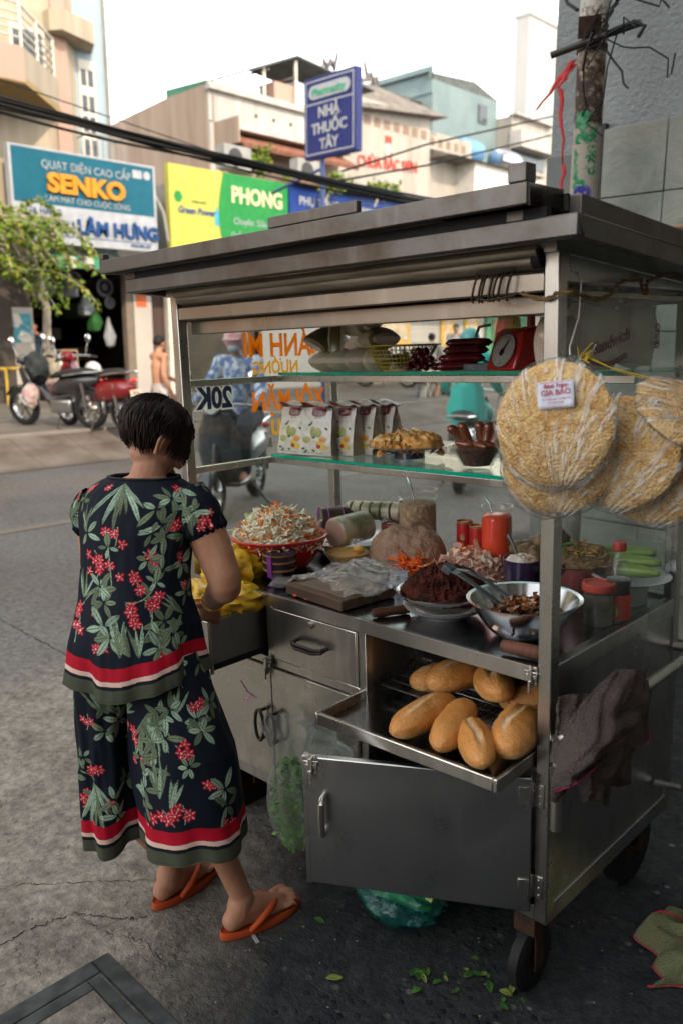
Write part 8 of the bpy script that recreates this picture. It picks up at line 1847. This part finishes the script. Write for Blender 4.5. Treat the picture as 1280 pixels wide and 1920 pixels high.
    g=G().tube([(-.30,.13,.78),(-.70,.14,.83),(-.92,.10,.84),(-.96,0,.85),(-.92,-.10,.84),(-.70,-.14,.83),(-.30,-.13,.78)],.014,8); g.obj('grab_rail',CHR,o)
    G().ell((-.93,0,.72),(.03,.075,.035),n=12,m=8).obj('tail_lamp',mat('tail_red',(.55,.02,.015),.2,coat=.6),o)
    G().cbox((-.96,0,.53),(.012,.18,.13),ry=.25).obj('number_plate',PLT,o,bevel=.004)
    a=textg('59-X1',.045,.001,.001); place(a,frame_mx((-.968,0,.555),(0,-1,0),(.25,0,1))); a.obj('plate_lettering',BLK,o,smooth=False); a=textg('328.45',.045,.001,.001); place(a,frame_mx((-.980,0,.505),(0,-1,0),(.25,0,1))); a.obj('plate_lettering',BLK,o,smooth=False)
    G().box((-.35,-.10,.22),(.05,.10,.42)).obj('engine_block',STD,o,bevel=.03)
    G().tube([(-.15,-.12,.26),(-.40,-.15,.24),(-.85,-.17,.34)],[.02,.045,.045],10).obj('exhaust',STB,o)
    for s in (-1,1): G().tube([(-wb,s*.09,r),(-.62,s*.12,.68)],.022,8).obj('shock_absorber',STD,o)
    G().tube([(-.15,.10,.24),(-.22,.26,.02),(-.30,.27,.015)],.012,6).obj('side_stand',DRK,o)
    return o
ZP=.333
_p=gh(112,800,2,.333); BX,BY=_p.x,_p.y
sb_=scooter('black underbone motorbike parked nearest the shop pier with bags hung on it',(BX,BY,ZP),R(200),(.02,.02,.022),'motorbike','motorbikes parked outside the shop',lean=-.08)
for i,(p,r,m_,l) in enumerate((((.33,-.22,.50),(.10,.10,.17),mat('grey_shopping_bag',(.33,.30,.26),.6,col2=(.42,.2,.2),ns=7),'patterned grey bag hanging on the left of the black motorbike'),((.32,.20,.46),(.09,.12,.17),mat('white_shopping_bag',(.45,.42,.36),.6,col2=(.35,.18,.2),ns=7),'pale patterned bag hanging beside the seat of the black motorbike'),((.36,0,.86),(.17,.16,.22),mat('black_raincoat',(.025,.03,.032),.6),'black raincoat bundled on the front of the black motorbike'))):
    q=Vector(p); q.rotate(Euler((0,0,R(200)))); q+=Vector((BX,BY,ZP)); solo(crumple(r,i*3+2,24,14,.5),'hanging_bag',m_,l,'bag',q,fr='g')
scooter('red scooter with chrome rear rail parked beside the black motorbike',(gh(182,802,2,.333).x,gh(182,802,2,.333).y,ZP),R(188),(.17,.006,.010),'scooter','motorbikes parked outside the shop',lean=-.06)
solo(G().ell((0,0,0),(.13,.12,.12),n=18,m=12),'helmet',mat('white_helmet',(.6,.6,.6),.25,coat=.5),'pale helmet resting on the seat of the red scooter','helmet',(gh(175,690,0,-10.9).x,gh(175,690,0,-10.9).y,1.16),fr='g')
for i,(x,y,a,c,l) in enumerate(((-13.9,15.3,R(15),(.03,.035,.045),'dark blue motorbike parked across the street behind the snack pouches'),(-14.3,17.8,R(100),(.10,.10,.11),'grey motorbike parked far down the street left of the bicycle'),(-14.2,19.0,R(80),(.03,.03,.03),'charcoal motorbike parked far down the street right of the bicycle'))): scooter(l,(x,y,ZP),a,c,'motorbike','motorbikes parked further down the street')
SKN=mat('skin_far',(.50,.26,.16),.5,col2=(.42,.20,.12),ns=6); DHAIR=mat('dark_hair_far',(.015,.012,.011),.6)
def person(label,c,rz,J,skin=SKN,cloth=(),hair=True,hat=None,group=None,vox=.014,H=1.0,R_=1.0):
    """J: joints in a frame that looks along +x; cloth: (name, material, [(point list, radii list)...])"""
    o=T('person',label,'person',c,rz,group,fr='g'); g=G(); h=J['head']
    limb(g,[J['pelvis'],J['waist'],J['chest'],J['neck']],[.125*R_,.115*R_,.125*R_,.055],16); limb(g,[J['shR'],J['neck'].lerp(J['chest'],.35),J['shL']],[.055,.075,.055],12)
    limb(g,[J['neck'],h-V(.0,0,.06)],[.055,.05],12); hm=Euler((0,J.get('nod',0),J.get('turn',0))).to_matrix().to_4x4()
    for cc,r in (((-.008,0,.025),(.095,.075,.088)),((.03,0,-.045),(.058,.052,.062)),((.092,0,-.015),(.018,.012,.020)),((.075,.0,-.055),(.012,.022,.008)),((.0,.076,-.01),(.015,.010,.028)),((.0,-.076,-.01),(.015,.010,.028)),((.078,.03,.015),(.012,.016,.008)),((.078,-.03,.015),(.012,.016,.008))):
        q=G().ell((0,0,0),r,n=14,m=10); mm=Matrix.Translation(h)@hm@Matrix.Translation(cc); g.add(q.v,q.f,mm)
    for s in 'RL':
        limb(g,[J['sh'+s],J['el'+s],J['wr'+s]],[.050,.042,.028],12); d=(J['wr'+s]-J['el'+s]).normalized(); hand(g,J['wr'+s],d+V(.05,0,-.1),V(0,-1 if s=='L' else 1,0),.17,.5,.2,1 if s=='R' else -1)
        limb(g,[J['hip'+s],J['kn'+s],J['an'+s]],[.085*R_,.06,.04],12); f=J['an'+s]-V(.05,0,.075); foot(g,f,f+V(.23,0,0) if 'ft'+s not in J else f+J['ft'+s],1.0,J['an'+s])
    rmesh(g,'body',skin,o,vox,3)
    if hair:
        q=G(); n,m_=20,10
        for j in range(m_+1):
            for i in range(n):
                a=2*PI*i/n; L=R(75) if math.cos(a)>.5 else R(120) if math.cos(a)<-.2 else R(95); th=L*j/m_; q.v.append(tuple(Matrix.Translation(h)@hm@V(.104*math.sin(th)*math.cos(a)-.010,.084*math.sin(th)*math.sin(a),.098*math.cos(th)+.025)))
        q.f=[(j*n+i,j*n+(i+1)%n,(j+1)*n+(i+1)%n,(j+1)*n+i) for j in range(m_) for i in range(n)]; q.obj('hair',DHAIR,o)
    if hat:
        q=G().ell((0,0,0),(.135,.115,.12),n=20,m=14); v=[tuple(Matrix.Translation(h)@hm@(Vector(p)+V(-.012,0,.045))) for p in q.v]; q.v=v; q.obj('helmet',hat,o)
        q=G().cbox((.11,0,.04),(.09,.16,.012),ry=.25); q.v=[tuple(Matrix.Translation(h)@hm@Vector(p)) for p in q.v]; q.obj('helmet_peak',hat,o,bevel=.004)
    for n_,m_,parts in cloth:
        q=G()
        for P,r in parts: limb(q,P,r,16)
        rmesh(q,n_,m_,o,vox,2)
    return o
def J_(**k): return {a:(Vector(b) if hasattr(b,'__len__') else b) for a,b in k.items()}
# walking shirtless man
J=J_(pelvis=(0,0,.86),waist=(0,0,1.02),chest=(.0,0,1.24),neck=(-.01,0,1.42),head=(.03,0,1.555),shR=(0,-.185,1.37),shL=(.0,.185,1.37),elR=(-.05,-.22,1.10),wrR=(.06,-.22,.86),elL=(.14,.22,1.13),wrL=(.36,.20,1.00),hipR=(0,-.09,.82),hipL=(0,.09,.82),knR=(-.08,-.10,.46),anR=(-.26,-.10,.10),knL=(.14,.10,.48),anL=(.16,.10,.09))
shm=mat('plaid_shorts',(.52,.46,.42),.8,col2=(.34,.30,.29),ns=12)
person('shirtless man with short black hair and pale checked shorts walking past the shop',(-9.55,5.30,.0),R(84),J,cloth=[('shorts',shm,[([J['pelvis']+V(0,0,.06),J['pelvis']],[.135,.14]),([J['hipR'],J['hipR'].lerp(J['knR'],.8)],[.115,.10]),([J['hipL'],J['hipL'].lerp(J['knL'],.8)],[.115,.10])])],vox=.012)
def seated(dx=0,arm=1):
    return J_(pelvis=(-.25,0,.90),waist=(-.22,0,1.05),chest=(-.16,0,1.27),neck=(-.13,0,1.44),head=(-.08,0,1.58),shR=(-.15,-.18,1.40),shL=(-.15,.18,1.40),elR=(.0,-.27,1.15),wrR=(.26,-.31,1.04),elL=(.0,.27,1.15),wrL=(.26,.31,1.04),hipR=(-.22,-.11,.88),hipL=(-.22,.11,.88),knR=(.22,-.16,.78),anR=(.16,-.15,.40),knL=(.22,.16,.78),anL=(.16,.15,.40))
def rider(label,c,rz,shirt,trous,hat,R_=1.0,lng=False):
    J=seated(); cl=[('shirt',shirt,[([J['pelvis'],J['waist'],J['chest'],J['neck']-V(0,0,.02)],[.15*R_,.14*R_,.15,.08]),([J['shR'],J['chest']+V(0,0,.1),J['shL']],[.075,.10,.075]),([J['shR'],J['elR']]+([J['wrR']] if lng else []),[.068,.060]+([.045] if lng else [])),([J['shL'],J['elL']]+([J['wrL']] if lng else []),[.068,.060]+([.045] if lng else []))]),
      ('trousers',trous,[([J['hipR'],J['knR'],J['anR']],[.11,.085,.06]),([J['hipL'],J['knL'],J['anL']],[.11,.085,.06]),([J['hipR'],J['hipL']],[.12,.12])])]
    return person(label,c,rz,J,cloth=cl,hat=hat,hair=True,group='riders in the street')
HB_=mat('blue_floral_shirt',(.10,.16,.32),.7,col2=(.50,.55,.62),ns=16,lo=.45,hi=.58); JN=mat('dark_trousers',(.03,.035,.05),.8)
rx,ry=-5.35,3.35; a0=R(-57)
scooter('dark blue scooter ridden towards the viewer, seen through the left glass',(rx,ry,0),a0,(.02,.035,.11),'scooter','motorbikes moving in the street')
G1=rider('rider in a blue and white floral shirt and pale cap on the dark blue scooter',(rx,ry,0),a0,HB_,JN,mat('pink_white_cap',(.55,.45,.46),.6,col2=(.5,.2,.22),ns=12),lng=True)
J=seated(); q=G().ell(J['head']+V(.055,0,-.045),(.055,.060,.045),n=14,m=10); q.obj('face_mask',mat('mask_blue',(.35,.42,.5),.7),G1)
rx,ry=-4.55,6.05; a0=R(118)
scooter('black scooter with red tail lamp ridden away, seen through the cart above the sausages',(rx,ry,0),a0,(.03,.03,.035),'scooter','motorbikes moving in the street')
TL=mat('teal_raincoat',(.02,.40,.36),.6,col2=(.03,.48,.43),ns=3)
o=rider('rider in a bright teal sun coat and teal helmet on the black scooter',(rx,ry,0),a0,TL,TL,mat('teal_helmet',(.03,.35,.36),.3,coat=.5),1.0,True)
g=G(); rings=[]
for z,w_,d_ in ((1.12,.165,.155),(1.0,.18,.17),(.88,.20,.21),(.76,.215,.24)): rings.append([V(-.27+d_*math.cos(a)*(1+.04*math.sin(5*a)),w_*math.sin(a)*(1+.06*math.sin(7*a)),z) for a in [2*PI*k/36 for k in range(36)]])
g.loft(rings).obj('coat_skirt',TL,o)
# bicycle and rider
b=T('bicycle','pale bicycle ridden away down the middle of the street','bicycle',(-10.9,13.4,0),R(110),fr='g')
for x in (-.52,.52):
    wh=G().tube([(.33*math.cos(a),0,.33*math.sin(a)) for a in [2*PI*k/36 for k in range(36)]],.018,8,closed=True).obj('wheel',BLK,b); wh.location=(x,0,.34)
    g=G().tube([(.30*math.cos(a),0,.30*math.sin(a)) for a in [2*PI*k/36 for k in range(36)]],.010,6,closed=True)
    for k in range(14): a=2*PI*k/14; g.tube([(0,0,0),(.30*math.cos(a),0,.30*math.sin(a))],.002,3)
    g.obj('rim',CHR,wh)
fr=mat('cream_bike_paint',(.6,.55,.45),.4); g=G()
for p,q in (((-.52,0,.34),(-.06,0,.30)),((-.06,0,.30),(-.20,0,.82)),((-.20,0,.78),(.38,0,.78)),((-.06,0,.30),(.40,0,.70)),((.36,0,.92),(.52,0,.34)),((-.52,.04,.34),(-.19,.02,.76)),((-.52,-.04,.34),(-.19,-.02,.76))): g.tube([p,q],.017,8)
g.obj('frame',fr,b); G().ell((-.22,0,.88),(.13,.07,.035)).obj('saddle',SEATM,b); G().tube([(.25,-.28,.98),(.36,-.1,1.0),(.36,.1,1.0),(.25,.28,.98)],.013,8).obj('handlebar',CHR,b); G().box((.36,-.16,.72),(.60,.16,.92)).obj('basket',mat('wire_basket',(.35,.33,.3),.5),b)
J=J_(pelvis=(-.22,0,.98),waist=(-.18,0,1.12),chest=(-.08,0,1.34),neck=(-.03,0,1.50),head=(.02,0,1.63),shR=(-.06,-.18,1.46),shL=(-.06,.18,1.46),elR=(.08,-.24,1.22),wrR=(.24,-.27,1.02),elL=(.08,.24,1.22),wrL=(.24,.27,1.02),hipR=(-.2,-.10,.95),hipL=(-.2,.10,.95),knR=(.12,-.12,.66),anR=(-.02,-.12,.22),knL=(.16,.12,.86),anL=(.06,.12,.46))
gsh=mat('grey_shirt_far',(.42,.40,.38),.8)
person('rider in a grey shirt and shorts on the pale bicycle',(-10.9,13.4,0),R(110),J,cloth=[('shirt',gsh,[([J['pelvis'],J['waist'],J['chest'],J['neck']-V(0,0,.02)],[.145,.14,.15,.08]),([J['shR'],J['elR']],[.075,.06]),([J['shL'],J['elL']],[.075,.06])]),('shorts',mat('beige_shorts',(.40,.33,.25),.8),[([J['hipR'],J['knR']],[.11,.09]),([J['hipL'],J['knL']],[.11,.09]),([J['hipR'],J['hipL']],[.125,.125])])],group='riders in the street')
# people waiting far down the street, and a masked person inside the shop
J=J_(pelvis=(0,0,.86),waist=(0,0,1.02),chest=(.0,0,1.24),neck=(-.01,0,1.42),head=(.02,0,1.555),shR=(0,-.18,1.37),shL=(.0,.18,1.37),elR=(-.03,-.22,1.10),wrR=(.05,-.20,.86),elL=(-.02,.22,1.10),wrL=(.08,.19,.88),hipR=(0,-.09,.82),hipL=(0,.09,.82),knR=(.02,-.10,.46),anR=(0,-.10,.09),knL=(.0,.10,.46),anL=(.0,.10,.09))
def stand(label,c,rz,sc,tc,hat=None):
    sm=mat('shirt_%.2f%.2f'%(sc[0],sc[2]),sc,.8); tm=mat('trous_%.2f'%tc[0],tc,.8)
    return person(label,c,rz,J,cloth=[('shirt',sm,[([J['pelvis'],J['waist'],J['chest'],J['neck']-V(0,0,.03)],[.145,.14,.15,.075]),([J['shR'],J['elR']],[.075,.06]),([J['shL'],J['elL']],[.075,.06])]),('trousers',tm,[([J['hipR'],J['knR'],J['anR']],[.11,.08,.06]),([J['hipL'],J['knL'],J['anL']],[.11,.08,.06])])],hat=hat,group='people standing down the street',vox=.018)
stand('dark haired person in a white shirt down the street above the yellow basket',(-12.6,16.6,ZP),R(-60),(.55,.52,.48),(.10,.10,.12))
stand('person in pale blue with a blue cap down the street right of the sausages',(-12.4,18.9,ZP),R(-100),(.20,.30,.45),(.05,.06,.10),mat('pale_blue_cap',(.20,.30,.40),.6))
stand('person in deep blue with a blue helmet, rightmost of the people down the street',(-11.9,19.9,ZP),R(-80),(.10,.18,.40),(.04,.05,.08),mat('mid_blue_cap',(.15,.26,.38),.5))
stand('person in a dark shirt standing inside the shop behind the parked motorbikes',(-17.2,7.1,ZP),R(-40),(.03,.06,.10),(.03,.03,.04))
# ---------------------------------------------------------------- tilt the cart and everything on it together
for o in CARTR:
    o.matrix_basis=MC@o.matrix_basis
